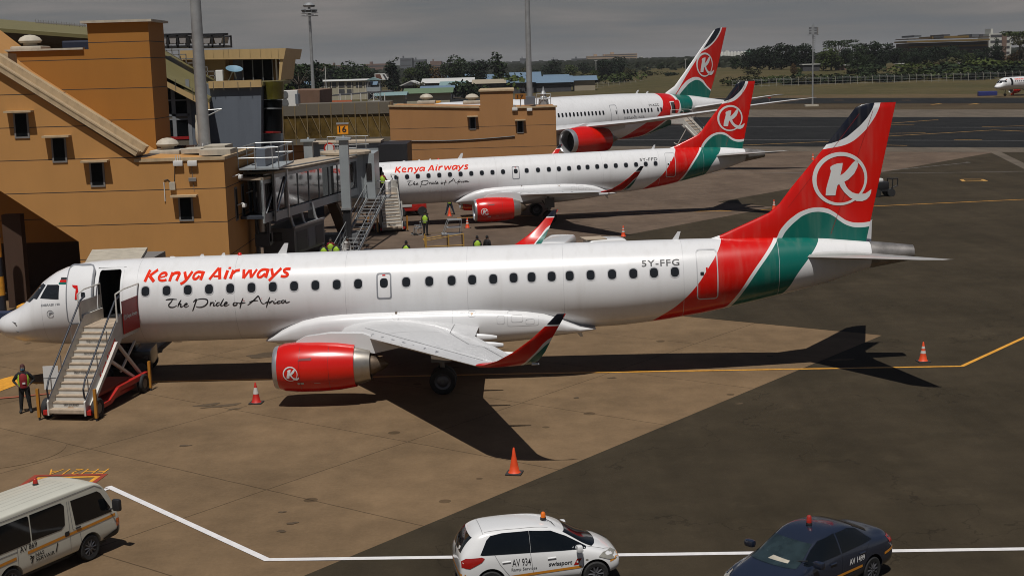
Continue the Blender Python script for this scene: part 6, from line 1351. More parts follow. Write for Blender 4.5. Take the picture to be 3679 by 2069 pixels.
MB().box(-1.5, -.2, -.7, .7, 1.78, 1.84).build('bed_cover', m_roofp, t); beacon(t, .9, 0, 1.55, m_amb)
# tug / baggage tractor by the middle jet
p = G(1035, 546); t = thing('baggage_tractor', 'red and white tractor parked under the middle jet nose', 'tractor', (p.x-.2, p.y+1.3, 0), R_(15))
b = MB(); b.cbox((0, 0, .75), (2.6, 1.4, .7), bev=.12); b.build('body', m_sred, t, 30); MB().cbox((-.5, -.3, 1.1), (1.1, .9, .7), bev=.06).build('engine_cover', m_wht, t, 30)
b = MB(); 
for x in (.2, 1.2):
    for s in (-.6, .6): b.bar((x, s, 1.0), (x, s, 1.9), .04)
b.box(.1, 1.3, -.68, .68, 1.88, 1.94); b.build('canopy', m_sred, t)
for x in (-.9, .9):
    for s in (-.7, .7): MB().lathe([(-.12, .38), (.12, .38)], (x, s, .38), 'y', 20).build('wheel', m_tyre, t, 40)
# dark ground power unit under the nearest nose
p = G(368, 915); t = thing('ground_power_unit', 'dark tow vehicle in the shade beneath nearest jet nose', 'tow vehicle', (-16.3, 55.6, 0), R_(5))
b = MB(); b.cbox((0, 0, .75), (3.0, 1.7, .7), bev=.12); b.cbox((.1, 0, 1.3), (1.6, 1.4, .4), bev=.12); b.build('body', M('gloss_black', (.006, .007, .009), .3, coat=.4), t, 30); MB().box(-.5, .8, -.73, -.69, 1.2, 1.42).build('side_window', m_cglass, t)
for x in (-1.1, 1.1):
    for s in (-.75, .75): w_ = MB().lathe([(-.13, .4), (.13, .4)], (x, s, .4), 'y', 20).build('wheel', m_tyre, t, 40); MB().lathe([(-.135, .2), (.135, .2)], (x, s, .4), 'y', 16).build('rim', m_hub, w_)
for s in (-1.5, 1.3): MB().lathe([(-.01, .09), (.01, .09)], (s, -.86, .8), 'y', 12).build('lamp', m_hub, t)
# cart behind the near fin
p = G(2222, 494); t = thing('equipment_cart', 'small dark cart with pale load seen right of the nearest fin', 'cart', (p.x, p.y, 0), R_(10))
b = MB(); b.box(-1.2, .6, -.5, .5, .45, .6); b.path([(.6, -.5, .5), (.6, -.5, 1.5), (.6, .5, 1.5), (.6, .5, .5)], .05); b.path([(.6, 0, .6), (1.3, 0, .9), (1.3, 0, 1.5), (.6, 0, 1.5)], .05); b.build('frame', m_blk, t)
MB().cbox((-.4, 0, .95), (1.5, .9, .7), bev=.15).build('load', m_blk, t, 40); MB().cbox((-.5, 0, 1.4), (.8, .5, .35), bev=.12).build('load', m_wht, t, 40)
for x in (-.8, .5):
    for s in (-.5, .5): w_ = MB().lathe([(-.1, .34), (.1, .34)], (x, s, .34), 'y', 18).build('wheel', m_tyre, t, 40)
# ================================================================== CONES
m_cone = M('cone_orange', (.80, .075, .012), .55, var=.12, scale=5); m_refl = M('reflective_white', (.62, .60, .56), .4); m_rub = M('cone_base', (.03, .028, .026), .8)
def make_cone(label, loc, h=.78, col=None, collars=2, wide=1.0):
    t = thing('traffic_cone', label, 'traffic cone', loc, random.uniform(-.3, .3), 'traffic cones on the apron')
    MB().cbox((0, 0, .02), (.42*wide, .42*wide, .04), bev=.015).build('base', m_rub, t)
    b = MB(); b.lathe([(.04, .165*wide), (.08, .135*wide), (h*.35, .10*wide), (h*.7, .055*wide), (h*.98, .028), (h, .02), (h, 0)], (0, 0, 0), 'z', 20); b.build('body', col or m_cone, t, 40)
    for a, c in ((.42, .56), (.66, .78))[:collars] if collars < 3 else ((.45, .75),):
        ra, rc = lerp([(.08, .135*wide), (.35, .10*wide), (.7, .055*wide), (1, .025)], a), lerp([(.08, .135*wide), (.35, .10*wide), (.7, .055*wide), (1, .025)], c)
        MB().lathe([(h*a, ra+.004), (h*c, rc+.004)], (0, 0, 0), 'z', 20, caps=False).build('reflective_collar', m_refl, t, 40)
    return t
for u, v, h, lab, cl, k in ((645, 1015, .78, 'cone with one broad white collar in front of the nearest engine', m_kred_p2 := M('cone_red', (.55, .02, .012), .55, var=.1), 3), (1294, 1192, .80, 'plain faded orange cone beside the wing shadow of nearest jet', None, 0), (2322, 911, .80, 'orange cone with two white collars by the yellow line at right', None, 2), (1176, 576, .80, 'orange cone in front of the middle jet engine', None, 2), (1568, 598, .8, 'orange cone showing just over the nearest jet, right of the pickup', None, 2), (1947, 529, .8, 'orange cone on the yellow line left of the nearest fin', None, 2), (2045, 405, .8, 'distant orange cone near faded white lines behind the fins', None, 1), (1131, 546, .7, 'orange cone between the legs of the person under the middle jet', None, 0), (1309, 262, .8, '', None, 0)):
    if not lab: continue
    p = G(u, v-2); make_cone(lab, (p.x, p.y, 0), h, cl, k, 1.15)
# ================================================================== STANDS, WHEELCHAIR
p = G(1135, 632); t = thing('work_stand', 'yellow railed work stand with grey metal steps behind nearest jet', 'work stand', (p.x-.6, p.y+.2, 0), R_(8))
b = MB(); m_wy = M('work_yellow', (.42, .24, .04), .55, var=.2)
for x in (-1.1, .4, 1.4):
    for s in (-.5, .5): b.bar((x, s, 0), (x, s, 1.15), .035, sq=True)
b.bar((-1.2, -.5, .8), (1.4, -.5, 1.15), .03); b.bar((-1.2, .5, .8), (1.4, .5, 1.15), .03); b.bar((-1.2, -.5, .4), (1.4, -.5, .4), .03); b.bar((-1.2, -.5, .8), (-1.2, .5, .8), .03); b.build('frame', m_wy, t)
b = MB(); b.box(.0, 1.3, -.45, .45, 1.12, 1.17); b.box(.3, 1.3, -.4, .4, 1.55, 1.6); b.box(.4, 1.35, -.4, .4, 2.05, 2.1)
for x, y in ((.1, -.42), (.1, .42), (1.25, -.42), (1.25, .42)): b.bar((x, y, 1.15), (x+(.35 if x < 1 else .05), y, 2.08), .025)
b.build('steps', m_galv, t)
p = G(1052, 591); t = thing('wheelchair', 'empty chrome wheelchair beside the standing worker', 'wheelchair', (p.x, p.y, 0), R_(200))
for s in (-.28, .28): b = MB(); b.path([(-.1+.3*math.cos(a*math.pi/10), s, .31+.3*math.sin(a*math.pi/10)) for a in range(21)], .02); b.lathe([(-.02, .04), (.02, .04)], (-.1, s, .31), 'y', 10); b.build('wheel', m_galv, t); MB().lathe([(-.015, .1), (.015, .1)], (.35, s, .1), 'y', 12).build('front_caster', m_tyre, t)
b = MB()
for s in (-.24, .24): b.path([(-.35, s, .95), (-.22, s, .9), (-.2, s, .5), (.25, s, .5), (.3, s, .1), (.5, s, .08)], .018); b.path([(-.2, s, .7), (.2, s, .7), (.22, s, .5)], .018)
b.build('frame', m_galv, t); b = MB(); b.box(-.2, .25, -.23, .23, .47, .51); b.build('seat', m_sblk, t); MB().box(-.24, -.2, -.23, .23, .52, .9).build('backrest', m_sblk, t)
# ================================================================== PEOPLE
m_skin = M('dark_skin', (.075, .036, .02), .55, var=.08); m_navy = M('navy_cloth', (.010, .011, .018), .85, var=.2, scale=6); m_blkc = M('black_cloth', (.008, .008, .009), .85, var=.2, scale=6); m_vest = M('hi_vis_lime', (.38, .60, .04), .7, var=.15, scale=6); m_tape = M('reflective_tape', (.5, .5, .48), .4); m_hair = M('black_hair', (.006, .005, .005), .8); m_shirt = M('red_waistcoat', (.22, .008, .012), .8); m_jean = M('dark_jeans', (.014, .024, .048), .85, var=.2, scale=8); m_cap = M('maroon_cap', (.06, .012, .01), .8); m_mask = M('blue_mask', (.10, .36, .55), .8); m_hat = M('hard_hat_orange', (.85, .13, .02), .4)
def make_person(label, loc, rz, h=1.75, legs=.10, arms='rest', top=None, legm=None, vest=True, hair=True, lean=0, full=True):
    k = h/1.75; bm = bmesh.new(); lay = bm.verts.layers.skin.verify(); V = {}
    def v(n, x, y, z, r, par=None):
        q = bm.verts.new((x*k, y*k, z*k)); r = r*1.3 if r > .03 else r*1.1 if r > .02 else r; q[lay].radius = (r*k*(.82 if n in ('chest', 'waist', 'pel') else 1), r*k*1.05); V[n] = q
        if par: bm.edges.new((V[par], q))
        return q
    v('pel', 0, 0, .95, .125); V['pel'][lay].use_root = True
    v('waist', 0, 0, 1.10, .12, 'pel'); v('chest', lean*.2, 0, 1.30, .145, 'waist'); v('neckb', lean*.3, 0, 1.45, .075, 'chest'); v('neck', lean*.33+.01, 0, 1.52, .052, 'neckb'); v('head', lean*.36+.02, 0, 1.62, .088, 'neck'); v('crown', lean*.36+.01, 0, 1.70, .07, 'head')
    for s, n in ((1, 'L'), (-1, 'R')):
        v('hip'+n, 0, s*.09, .88, .09, 'pel'); v('knee'+n, .02, s*(.09+legs*.5), .50, .062, 'hip'+n); v('ank'+n, -.01, s*(.09+legs), .09, .042, 'knee'+n); v('toe'+n, .17, s*(.11+legs*1.15), .04, .036, 'ank'+n)
        v('sh'+n, 0, s*.17, 1.40, .062, 'neckb')
        if arms == 'hips': e, w_ = (-.08, .36, 1.17), (.10, .20, 1.02)
        elif arms == 'back': e, w_ = (-.08, .26, 1.15), (-.16, .10, .98)
        elif arms == 'fwd': e, w_ = (.12, .24, 1.15), (.33, .16, 1.12)
        else: e, w_ = (-.02, .24, 1.14), (.05, .26, .90)
        v('el'+n, e[0], s*e[1], e[2], .042, 'sh'+n); v('wr'+n, w_[0], s*w_[1], w_[2], .028, 'el'+n)
        dx, dy, dz = [(a-b) for a, b in zip(w_, e)]; l = math.sqrt(dx*dx+dy*dy+dz*dz); dx, dy, dz = dx/l, dy/l, dz/l
        v('palm'+n, w_[0]+dx*.06, s*(w_[1]+dy*.06), w_[2]+dz*.06, .027, 'wr'+n)
        for f in range(4):
            o_ = (f-1.5)*.018; ln = (.065, .078, .074, .058)[f]; v('f%d'%f+n, w_[0]+dx*.10+o_, s*(w_[1]+dy*.10), w_[2]+dz*.10, .0095, 'palm'+n); v('g%d'%f+n, w_[0]+dx*(.10+ln*.7)+o_*1.1, s*(w_[1]+dy*(.1+ln)-.012), w_[2]+dz*(.1+ln), .008, 'f%d'%f+n)
        v('th'+n, w_[0]+dx*.05+.035, s*(w_[1]+dy*.05), w_[2]+dz*.05, .011, 'palm'+n); v('tt'+n, w_[0]+dx*.09+.05, s*(w_[1]+dy*.09-.005), w_[2]+dz*.09, .009, 'th'+n)
    me = bpy.data.meshes.new('body'); bm.to_mesh(me); bm.free()
    o = bpy.data.objects.new('tmp', me); COL.objects.link(o); o.modifiers.new('k', 'SKIN').use_smooth_shade = True; sb_ = o.modifiers.new('s', 'SUBSURF'); sb_.levels = sb_.render_levels = 1
    dg = bpy.context.evaluated_depsgraph_get(); dg.update(); m2 = bpy.data.meshes.new_from_object(o.evaluated_get(dg), depsgraph=dg); bpy.data.objects.remove(o)
    m2.name = 'person'; m2.materials.clear()
    for m_ in (m_skin, top or m_navy, legm or m_blkc, m_tyre): m2.materials.append(m_)
    wz = (1.02 if arms == 'hips' else .98 if arms == 'back' else 1.12 if arms == 'fwd' else .90)*k
    for p_ in m2.polygons:
        c = p_.center; mi = 1
        if c.z > 1.49*k: mi = 0
        elif c.z < .09*k: mi = 3
        elif c.z < .93*k and abs(c.y) < .21*k+legs*k*max(0, 1-c.z/k): mi = 2
        if arms == 'rest' and c.z < .88*k and abs(c.y) > .22*k and c.z > .6*k: mi = 0
        if arms == 'hips' and c.x > .08*k and .85*k < c.z < 1.06*k and abs(c.y) > .14*k: mi = 0
        if arms == 'fwd' and c.x > .30*k and c.z > .9*k: mi = 0
        p_.material_index = mi
    t = bpy.data.objects.new('person', m2); COL.objects.link(t); tag(t, label, 'person', 'airport staff on the apron'); t.location = loc; t.rotation_euler = (0, 0, rz)
    def ell(z, a, b_, x0=0): return [(x0+lean*.25*(z-1)+a*k*math.cos(i*math.pi/8), b_*k*math.sin(i*math.pi/8), z*k) for i in range(16)]
    if vest:
        vm = vest if not isinstance(vest, bool) else m_vest
        b = MB(); b.loft([ell(.92, .135, .175), ell(1.1, .15, .185), ell(1.3, .175, .215), ell(1.42, .12, .17), ell(1.47, .085, .10)], caps=False); ve = b.build('vest', vm, t, 60)
        for z0 in (1.02, 1.17): q_ = MB(); q_.loft([ell(z0, .151, .192), ell(z0+.045, .155, .196)], caps=False); q_.build('reflective_band', m_tape, ve)
    if hair:
        hx = (lean*.36+.0)*k; b = MB(); b.lathe([(1.615, .094), (1.67, .097), (1.72, .083), (1.76, .05), (1.775, 0)], (0, 0, 0), 'z', 16, caps=False)
        b.v = [(x*1*k+hx, y*k*.92, z*k) for x, y, z in b.v]; b.build('hair', hair if not isinstance(hair, bool) else m_hair, t, 60)
    # face
    hx = (lean*.36+.02)*k; f = MB(); f.bar((hx+.084*k, 0, 1.625*k), (hx+.108*k, 0, 1.592*k), .012*k, .017*k); f.build('nose', m_skin, t)
    for s in (-1, 1): MB().lathe([(-.004, .0), (0, .012*k), (.006, .0)], (hx+.083*k, s*.032*k, 1.635*k), 'x', 8).build('eye', m_tape, t); MB().lathe([(-.01, .01), (0, .024*k), (.01, .01)], (hx-.005, s*.088*k, 1.62*k), 'y', 8).build('ear', m_skin, t)
    MB().cbox((hx+.082*k, 0, 1.57*k), (.012*k, .045*k, .010*k)).build('mouth', M('lip_brown', (.05, .015, .012), .5), t)
    return t
p = G(66, 1037)
t = make_person('person in black with red waistcoat, blue face mask and open vest at left', (p.x, p.y, 0), R_(-75), 1.80, .07, 'hips', m_blkc, m_blkc, False, m_cap)
def ell2(z, a, b_, a0, a1, n=8): return [(a*math.cos(a0+(a1-a0)*i/n), b_*math.sin(a0+(a1-a0)*i/n), z) for i in range(n+1)]
b = MB(); b.loft([ell2(z, a, c, -.75, .75) for z, a, c in ((.95, .155, .19), (1.2, .17, .20), (1.38, .18, .20), (1.5, .10, .13))], closed=False, caps=False); b.build('waistcoat', m_shirt, t, 60)
for s in (-1, 1): b = MB(); b.loft([ell2(z, a, c, s*.72, s*1.25, 4) for z, a, c in ((1.0, .165, .20), (1.2, .178, .215), (1.42, .175, .215), (1.52, .09, .16))], closed=False, caps=False); b.build('vest', m_vest, t, 60)
b = MB(); b.loft([ell2(z, a, c, -1.0, 1.0) for z, a, c in ((1.575, .09, .07), (1.61, .128, .088), (1.655, .125, .088))], closed=False, caps=False); b.build('face_mask', m_mask, t, 60)
MB().box(.165, .18, -.03, .07, 1.10, 1.16).build('badge', m_wht, t)
p = G(1071, 593); make_person('person in lime vest and black trousers standing by the wheelchair', (p.x, p.y, 0), R_(80), 1.80, .02, 'rest', m_blkc, m_blkc)
p = G(1132, 541); make_person('person in lime vest and jeans standing astride a cone under middle jet', (p.x, p.y+.15, 0), R_(95), 1.80, .25, 'fwd', m_navy, m_jean)
for u, y, lab, tp, vv, hr, rz_, lx in ((808, 83.2, 'worker in lime vest behind nearest jet, leftmost of the pair below the air unit', m_navy, True, True, 90, 0), (840, 83.6, 'worker in lime vest right of another one below the stairs foot', m_navy, True, True, 90, 0), (826, 85.4, 'worker with pale face mask standing behind two lime vests', m_shirt, True, True, -90, 0), (706, 81.0, 'worker in an orange hood showing over the nearest jet fuselage', m_hat, False, m_hat, 80, 0),
    (866, 86.0, 'worker in pale shirt stooping at the foot of the service stairs', m_wht, False, True, -60, .5), (918, 82.0, 'dark-clad worker whose head just clears the nearest jet fuselage', m_navy, False, True, 70, 0), (1017, 83.1, 'lone worker in lime vest showing over nearest jet left of the work stand', m_blkc, True, True, 80, 0), (1197, 84.6, 'worker in lime vest right of the work stand, back turned', m_navy, True, True, 95, 0), (1222, 84.6, 'worker in black beside the lime-vested one right of the work stand', m_blkc, False, True, 60, 0)):
    x = W(u, 500, y).x; make_person(lab, (x, y, 0), R_(rz_), 1.76, .05, 'rest', tp, m_blkc, vv, hr, lx)
make_person('person in lime and red at the top of the service stairs', (-9.2, 100.6, 2.95), R_(60), 1.72, .04, 'fwd', m_shirt, m_blkc)
p = G(703, 552); make_person('worker in lime vest far under the boarding bridge', (-14.6, 87, 0), R_(20), 1.75, .05, 'rest', m_navy, m_blkc)
# hose on the ground by the man
b = MB(); b.path([tuple(G(u, v, .03)) for u, v in ((-10, 1002), (40, 998), (90, 993), (140, 988), (190, 984), (240, 986))], .03); b.build('ground_hose', M('hose_orange', (.35, .07, .02), .6), None, label='thin orange hose lying on ground behind the masked man', cat='hose')
p = G(128, 1000); o = thing('placard', 'white placard leaning by the foot of nearest stairs', 'placard', (G(134, 1015).x, G(134, 1015).y, 0), R_(5)); MB().box(-.28, .28, 0, .02, .55, 1.45).build('board', m_wht, o); b = MB(); b.bar((0, .03, 0), (0, .03, .6), .02); b.box(-.28, .28, -.004, 0, .98, 1.0); b.build('frame', m_sblk, o)
# ================================================================== TREES
def leafmat(name, c, v=.45):
    m = M(name, c, .8, var=v, scale=.35, spec=.2); return m
m_bark = M('bark', (.06, .045, .03), .9, var=.3, scale=3)
LG = [leafmat('leaf_dark_green', (.020, .034, .010)), leafmat('leaf_mid_green', (.040, .056, .012)), leafmat('leaf_black_green', (.012, .022, .009)), leafmat('leaf_rust', (.085, .050, .016)), leafmat('leaf_bright_green', (.062, .082, .016)), leafmat('leaf_olive', (.052, .050, .018))]
def crown_mesh(lumps, n, leaf, seed):
    r = random.Random(seed); b = MB()
    vol = [a*bb*c for *_, a, bb, c in lumps]; tot = sum(vol)
    for (cx, cy, cz, a, bb, c), vv in zip(lumps, vol):
        for _ in range(max(12, int(n*vv/tot))):
            while True:
                p = Vector((r.uniform(-1, 1), r.uniform(-1, 1), r.uniform(-1, 1)))
                if .25 < p.length < 1: break
            p = p.normalized()*(p.length**.4)*r.uniform(.8, 1.1); o = Vector((cx+p.x*a, cy+p.y*bb, cz+p.z*c))
            u = Vector((r.gauss(0, 1), r.gauss(0, 1), r.gauss(0, .6))).normalized(); w = u.cross(Vector((r.gauss(0, 1), r.gauss(0, 1), r.gauss(0, 1)))).normalized(); s = leaf*r.uniform(.6, 1.3)
            b.add([tuple(o+u*s), tuple(o+w*s*.7), tuple(o-u*s*.9), tuple(o-w*s*.6)], [(0, 1, 2, 3)])
    return b
def tree_proto(name, label, kind, mat, seed):
    r = random.Random(seed); t = thing('tree', label, 'tree', (0, -500, 0), 0, 'trees beyond the airfield')
    tk = MB(); L = []
    if kind == 'round':
        tk.bar((0, 0, 0), (0, 0, 4.5), .35, .25)
        for k in range(14): a = r.uniform(0, 6.3); q = r.uniform(0, 3.6); z = r.uniform(2.4, 9.3); s = r.uniform(1.7, 2.9)*(1-.1*(z-6)/3); L.append((q*math.cos(a), q*math.sin(a), z, s, s, s*.75)); tk.bar((0, 0, 3.5), (q*.8*math.cos(a), q*.8*math.sin(a), z-.4), .14, .05)
        n, lf = 2200, .42
    elif kind == 'tall':
        tk.bar((0, 0, 0), (0, 0, 11), .32, .1)
        for k in range(10): z = 3.2+k*1.0; a = r.uniform(0, 6.3); q = r.uniform(.2, 1.1); s = (1.9-.11*k)*r.uniform(.7, 1.2); L.append((q*math.cos(a), q*math.sin(a), z, s, s, s*.85)); tk.bar((0, 0, z-.9), (q*math.cos(a), q*math.sin(a), z), .1, .04)
        n, lf = 1200, .36
    elif kind == 'acacia':
        tk.bar((0, 0, 0), (.3, 0, 6), .3, .2)
        for k in range(11): a = k*.6+r.uniform(-.2, .2); q = r.uniform(1.2, 5.6); z = 9.2+r.uniform(-1.6, 1.0)-q*.1; s = r.uniform(1.2, 2.2); L.append((q*math.cos(a), q*math.sin(a), z, s*1.5, s*1.4, s*.28)); tk.bar((.3, 0, 5.5), (q*.9*math.cos(a), q*.9*math.sin(a), z-.2), .12, .04)
        n, lf = 1000, .32
    elif kind == 'bush':
        tk.bar((0, 0, 0), (0, 0, 1), .1, .06)
        for k in range(7): a = r.uniform(0, 6.3); q = r.uniform(0, 2.2); s = r.uniform(.9, 1.5); L.append((q*math.cos(a), q*math.sin(a), .8+r.uniform(0, .9), s*1.2, s*1.2, s*.8))
        n, lf = 520, .3
    tk.build('trunk', m_bark, t); crown_mesh(L, n, lf, seed).build('crown', mat, t); return t
PR = {}
def tree(kind, mi, u, y, h, label, group=None, wide=1.0, z=None, seed=None):
    key = (kind, mi, (seed or 0) % 2)
    base = {'round': 11.3, 'tall': 14.2, 'acacia': 10.6, 'bush': 2.6}[kind]
    x = W(u, 300, y).x; zz = TZ(x, y)-.05 if z is None else z
    if key not in PR:
        PR[key] = tree_proto('tree', label, kind, LG[mi], 31*mi+len(kind)+7*((seed or 0) % 2)); o = PR[key]; o['label'] = label; o.location = (x, y, zz)
    else: o = dup(PR[key], (x, y, zz), None, label)
    o.rotation_euler = (0, 0, random.uniform(0, 6.28)); s = h/base; o.scale = (s*wide, s*wide, s)
    if kind == 'bush': o['category'] = 'bush'; o['group'] = 'bushes along the airfield fence'; o.name = 'bush'
    return o
def ht(u, vtop, y, zb=0): return (CAM_H-(vtop-(W(u, 300, y), 0)[1])*0) if 0 else W(u, vtop, y).z-zb
def tree_px(kind, mi, u, vtop, y, label, wide=1.0, seed=0):
    x = W(u, vtop, y).x; return tree(kind, mi, u, y, W(u, vtop, y).z-TZ(x, y), label, wide=wide, seed=seed)
# left and middle
tree_px('tall', 1, 722, 102, 220, 'green tree rising just behind the cream control room', 1.15)
tree_px('acacia', 0, 760, 152, 420, 'spreading dark tree left of the ringed floodlight mast', 1.1); tree_px('tall', 2, 801, 136, 380, 'dark pointed tree right of the ringed floodlight mast', 1.0)
tree_px('round', 2, 740, 165, 430, 'dark low tree under the control room corner', 1.2)
tree_px('round', 0, 890, 151, 640, 'round dull green tree above the pale two-storey building', 1.15); tree_px('tall', 2, 991, 133, 600, 'tall dark ragged tree right of the far billboard', 1.45, 1)
tree_px('round', 0, 1072, 141, 700, 'mid-height tree behind the blue gabled sheds, left one', .95, 1); tree_px('round', 0, 1152, 136, 680, 'full dark tree over the blue gabled sheds', .9); tree_px('round', 2, 1204, 149, 640, 'broad low dark tree in front of the blue shed roofs', 1.2, 1)
tree_px('tall', 0, 1256, 119, 620, 'tallest tree of the shed group, left of the middle mast', 1.5); tree_px('round', 3, 1108, 160, 690, 'rust tinted tree between two dark trees behind sheds', .9); tree_px('round', 1, 1040, 168, 720, 'small pale green tree right of the tall ragged tree', .9)
tree_px('round', 2, 1392, 149, 900, 'dark tree just right of the middle mast, on the skyline', 1.1); tree_px('round', 5, 1060, 200, 560, 'small round tree in front of white shed roofs', .9); tree_px('bush', 4, 1285, 183, 600, 'yellow-green bush by the big blue roof', 1.4); tree_px('bush', 0, 1175, 205, 530, 'dark bush at the fence before the tan roof', 1.3)
for i, (u, v, y, k, mi, wd) in enumerate(((1330, 165, 900, 'round', 5, 1), (1440, 160, 880, 'round', 1, 1.3), (1470, 155, 950, 'round', 2, 1.1), (1520, 148, 820, 'round', 2, 1.5), (1555, 140, 860, 'round', 2, 1.2), (1585, 165, 760, 'round', 5, 1.2), (1620, 170, 900, 'round', 2, 1.3), (1665, 155, 900, 'round', 0, 1.2), (1700, 168, 820, 'round', 2, 1.1), (1735, 150, 780, 'round', 2, 1.1), (1500, 175, 760, 'round', 1, 1), (1640, 178, 760, 'bush', 5, 2), (1560, 182, 700, 'bush', 1, 2), (1690, 180, 700, 'bush', 2, 2), (1460, 178, 730, 'bush', 5, 2), (1775, 160, 820, 'round', 2, 1.1), (1350, 172, 760, 'round', 2, 1.2), (845, 165, 800, 'round', 2, 1.4), (930, 170, 760, 'round', 2, 1.5), (960, 168, 820, 'round', 5, 1.2))):
    lab = ['dull olive', 'yellowish green', 'near-black', 'dark green'][(mi*7+1) % 4] if 0 else {5: 'olive', 1: 'mid green', 2: 'near-black green', 0: 'dark green'}[mi]
    tree_px(k, mi, u, v, y, '%s %s seen between %s' % (lab, 'bush' if k == 'bush' else 'tree', 'control room and middle mast' if u < 1000 else 'the middle mast and farthest red tail'), wd, i)
# right hand belt
RT_ = [(1880, 128, 700, 'round', 2, 1.2), (1905, 118, 690, 'round', 2, 1.1), (1935, 112, 680, 'round', 2, 1.1), (1965, 107, 680, 'round', 2, 1.1), (1995, 114, 690, 'round', 2, 1.0), (2025, 108, 670, 'round', 2, 1.1), (1850, 140, 760, 'round', 0, 1.2), (2090, 116, 640, 'round', 1, 1.25), (2070, 128, 645, 'round', 1, 1.0), (2125, 120, 670, 'round', 2, 1), (2160, 108, 680, 'round', 0, 1.1), (2190, 103, 690, 'round', 2, 1.2), (2225, 106, 690, 'round', 2, 1.1), (2255, 118, 680, 'round', 2, 1.1), (2150, 128, 630, 'round', 0, 1.0), (2185, 130, 640, 'round', 0, 1.1), (2215, 132, 640, 'round', 2, 1.1), (2300, 132, 660, 'round', 2, 1.2), (2275, 128, 670, 'round', 0, 1),
       (2345, 115, 650, 'round', 2, 1.3), (2330, 130, 640, 'round', 2, 1.1), (2370, 118, 660, 'round', 2, 1.1), (2400, 130, 630, 'round', 0, 1.1), (2435, 132, 640, 'round', 1, 1.1), (2465, 130, 640, 'round', 2, 1.1), (2505, 112, 660, 'round', 2, .9), (2540, 130, 640, 'round', 3, 1.2), (2570, 125, 640, 'round', 3, 1.2), (2362, 155, 600, 'round', 3, 1.3), (2380, 158, 590, 'round', 3, 1.0), (1998, 157, 610, 'round', 3, .8), (2010, 170, 600, 'round', 1, .8), (2415, 160, 600, 'round', 1, 1), (2510, 128, 660, 'round', 2, 1)]
RT_ += [(2295, 118, 700, 'round', 2, 1.1), (2318, 124, 690, 'round', 2, 1.2), (2390, 112, 700, 'round', 2, 1.1), (2420, 120, 690, 'round', 0, 1.2), (2450, 122, 700, 'round', 2, 1.2), (2478, 118, 690, 'round', 2, 1.1)]
for i, (u, v, y, k, mi, wd) in enumerate(RT_):
    cn_ = {1: 'bright green', 2: 'near-black green', 0: 'dark green', 3: 'rusty brown'}[mi]
    where = 'left of the lone mast' if u < 2040 else 'between lone mast and brown office block' if u < 2285 else 'in front of brown office block' if u < 2487 else 'at the far right edge'
    tree_px(k, mi, u, v, y, '%s tree %s, in the belt beyond the taxiway' % (cn_, where), wd, i)
tree_px('acacia', 0, 2105, 97, 700, 'flat-topped acacia standing above the tree belt', 1.0); tree_px('tall', 2, 2501, 88, 760, 'narrow dark tree in front of the white office block', .8); tree_px('acacia', 1, 2562, 72, 640, 'tall feathery tree at the upper right corner', 1.0); tree_px('acacia', 5, 2568, 90, 630, 'lower feathery tree at the upper right corner', 1.0, 1)
for i in range(46):
    u = 1850+i*16.5+random.uniform(-6, 6); y = random.uniform(528, 560); mi = random.choice((2, 2, 0, 5, 1)); h = random.uniform(1.8, 3.6)+(1.8 if u > 2300 else 0)
    tree('bush', mi, u, y, h, '%s bush along the far fence, %s' % ({1: 'green', 2: 'blackish', 0: 'dark green', 5: 'olive'}[mi], 'under the brown office block' if u > 2285 else 'under the dark tree belt'), wide=1.7, seed=i)
for i in range(16):
    u = random.choice((random.uniform(2280, 2580), random.uniform(1880, 2580))); y = random.uniform(565, 620); mi = random.choice((1, 4, 5, 0)); tree('bush', mi, u, y, random.uniform(2.5, 5), '%s bush between fence and trees %s' % ({1: 'green', 4: 'bright green', 0: 'dark green', 5: 'olive'}[mi], 'at right' if u > 2285 else 'right of the fins'), wide=1.5, seed=i)
tree('bush', 4, 2490, 575, 6.5, 'large bright green rounded bush left of white hut', wide=1.9); tree('bush', 4, 2455, 585, 5.2, 'second bright green rounded bush beside the largest one', wide=1.6)
# far scrub and woodland: a mass nobody could count
r = random.Random(3); b = MB(); 
for _ in range(3000):
    y = 850*math.exp(r.uniform(0, 1.45)); x = r.uniform(-.2, .42)*y; z0 = TZ(x, y); s = r.uniform(4, 11)*y/1100
    for k in range(5):
        o = Vector((x+r.uniform(-1, 1)*s, y+r.uniform(-6, 6), z0+r.uniform(.5, 5.0 if y < 1500 else 7))); w = r.uniform(1.2, 3.2)*y/1300
        a = r.uniform(-.5, .5); b.add([tuple(o+Vector((-w, 0, -w*.5))), tuple(o+Vector((w, a, -w*.4))), tuple(o+Vector((w*.7, -a, w*.5))), tuple(o+Vector((-w*.5, 0, w*.6)))], [(0, 1, 2, 3)])
b.build('far_scrub', leafmat('scrub_dark', (.022, .027, .014)), kind='stuff')
# ================================================================== FENCES, DISTANT BUILDINGS
m_post = M('weathered_post', (.30, .28, .23), .8, var=.3)
def fence(u0, u1, v0, v1, n, lab, h, flat):
    t = thing('perimeter_fence', lab, 'fence'); pts = []
    for k in range(n):
        u = u0+(u1-u0)*k/(n-1); 
        if flat: p = G(u, v0+(v1-v0)*k/(n-1)); x, y, z = p.x, p.y, 0
        else: y = 520; x = W(u, 300, y).x; z = TZ(x, y)
        pts.append((x, y, z)); o = MB().bar((x, y, z-.1), (x, y, z+h), .075, sq=True).bar((x, y, z+h), (x-.3, y+.3, z+h+.45), .07).build('post', m_post, t)
    b = MB()
    for q in (.15, .5, .85, 1.0): b.path([(x, y, z+h*q) for x, y, z in pts], .018, n=4)
    b.build('wire', m_galv, t)
fence(1842, 2600, 0, 0, 42, 'long wire fence on pale posts beyond the taxiway at right', 2.7, False)
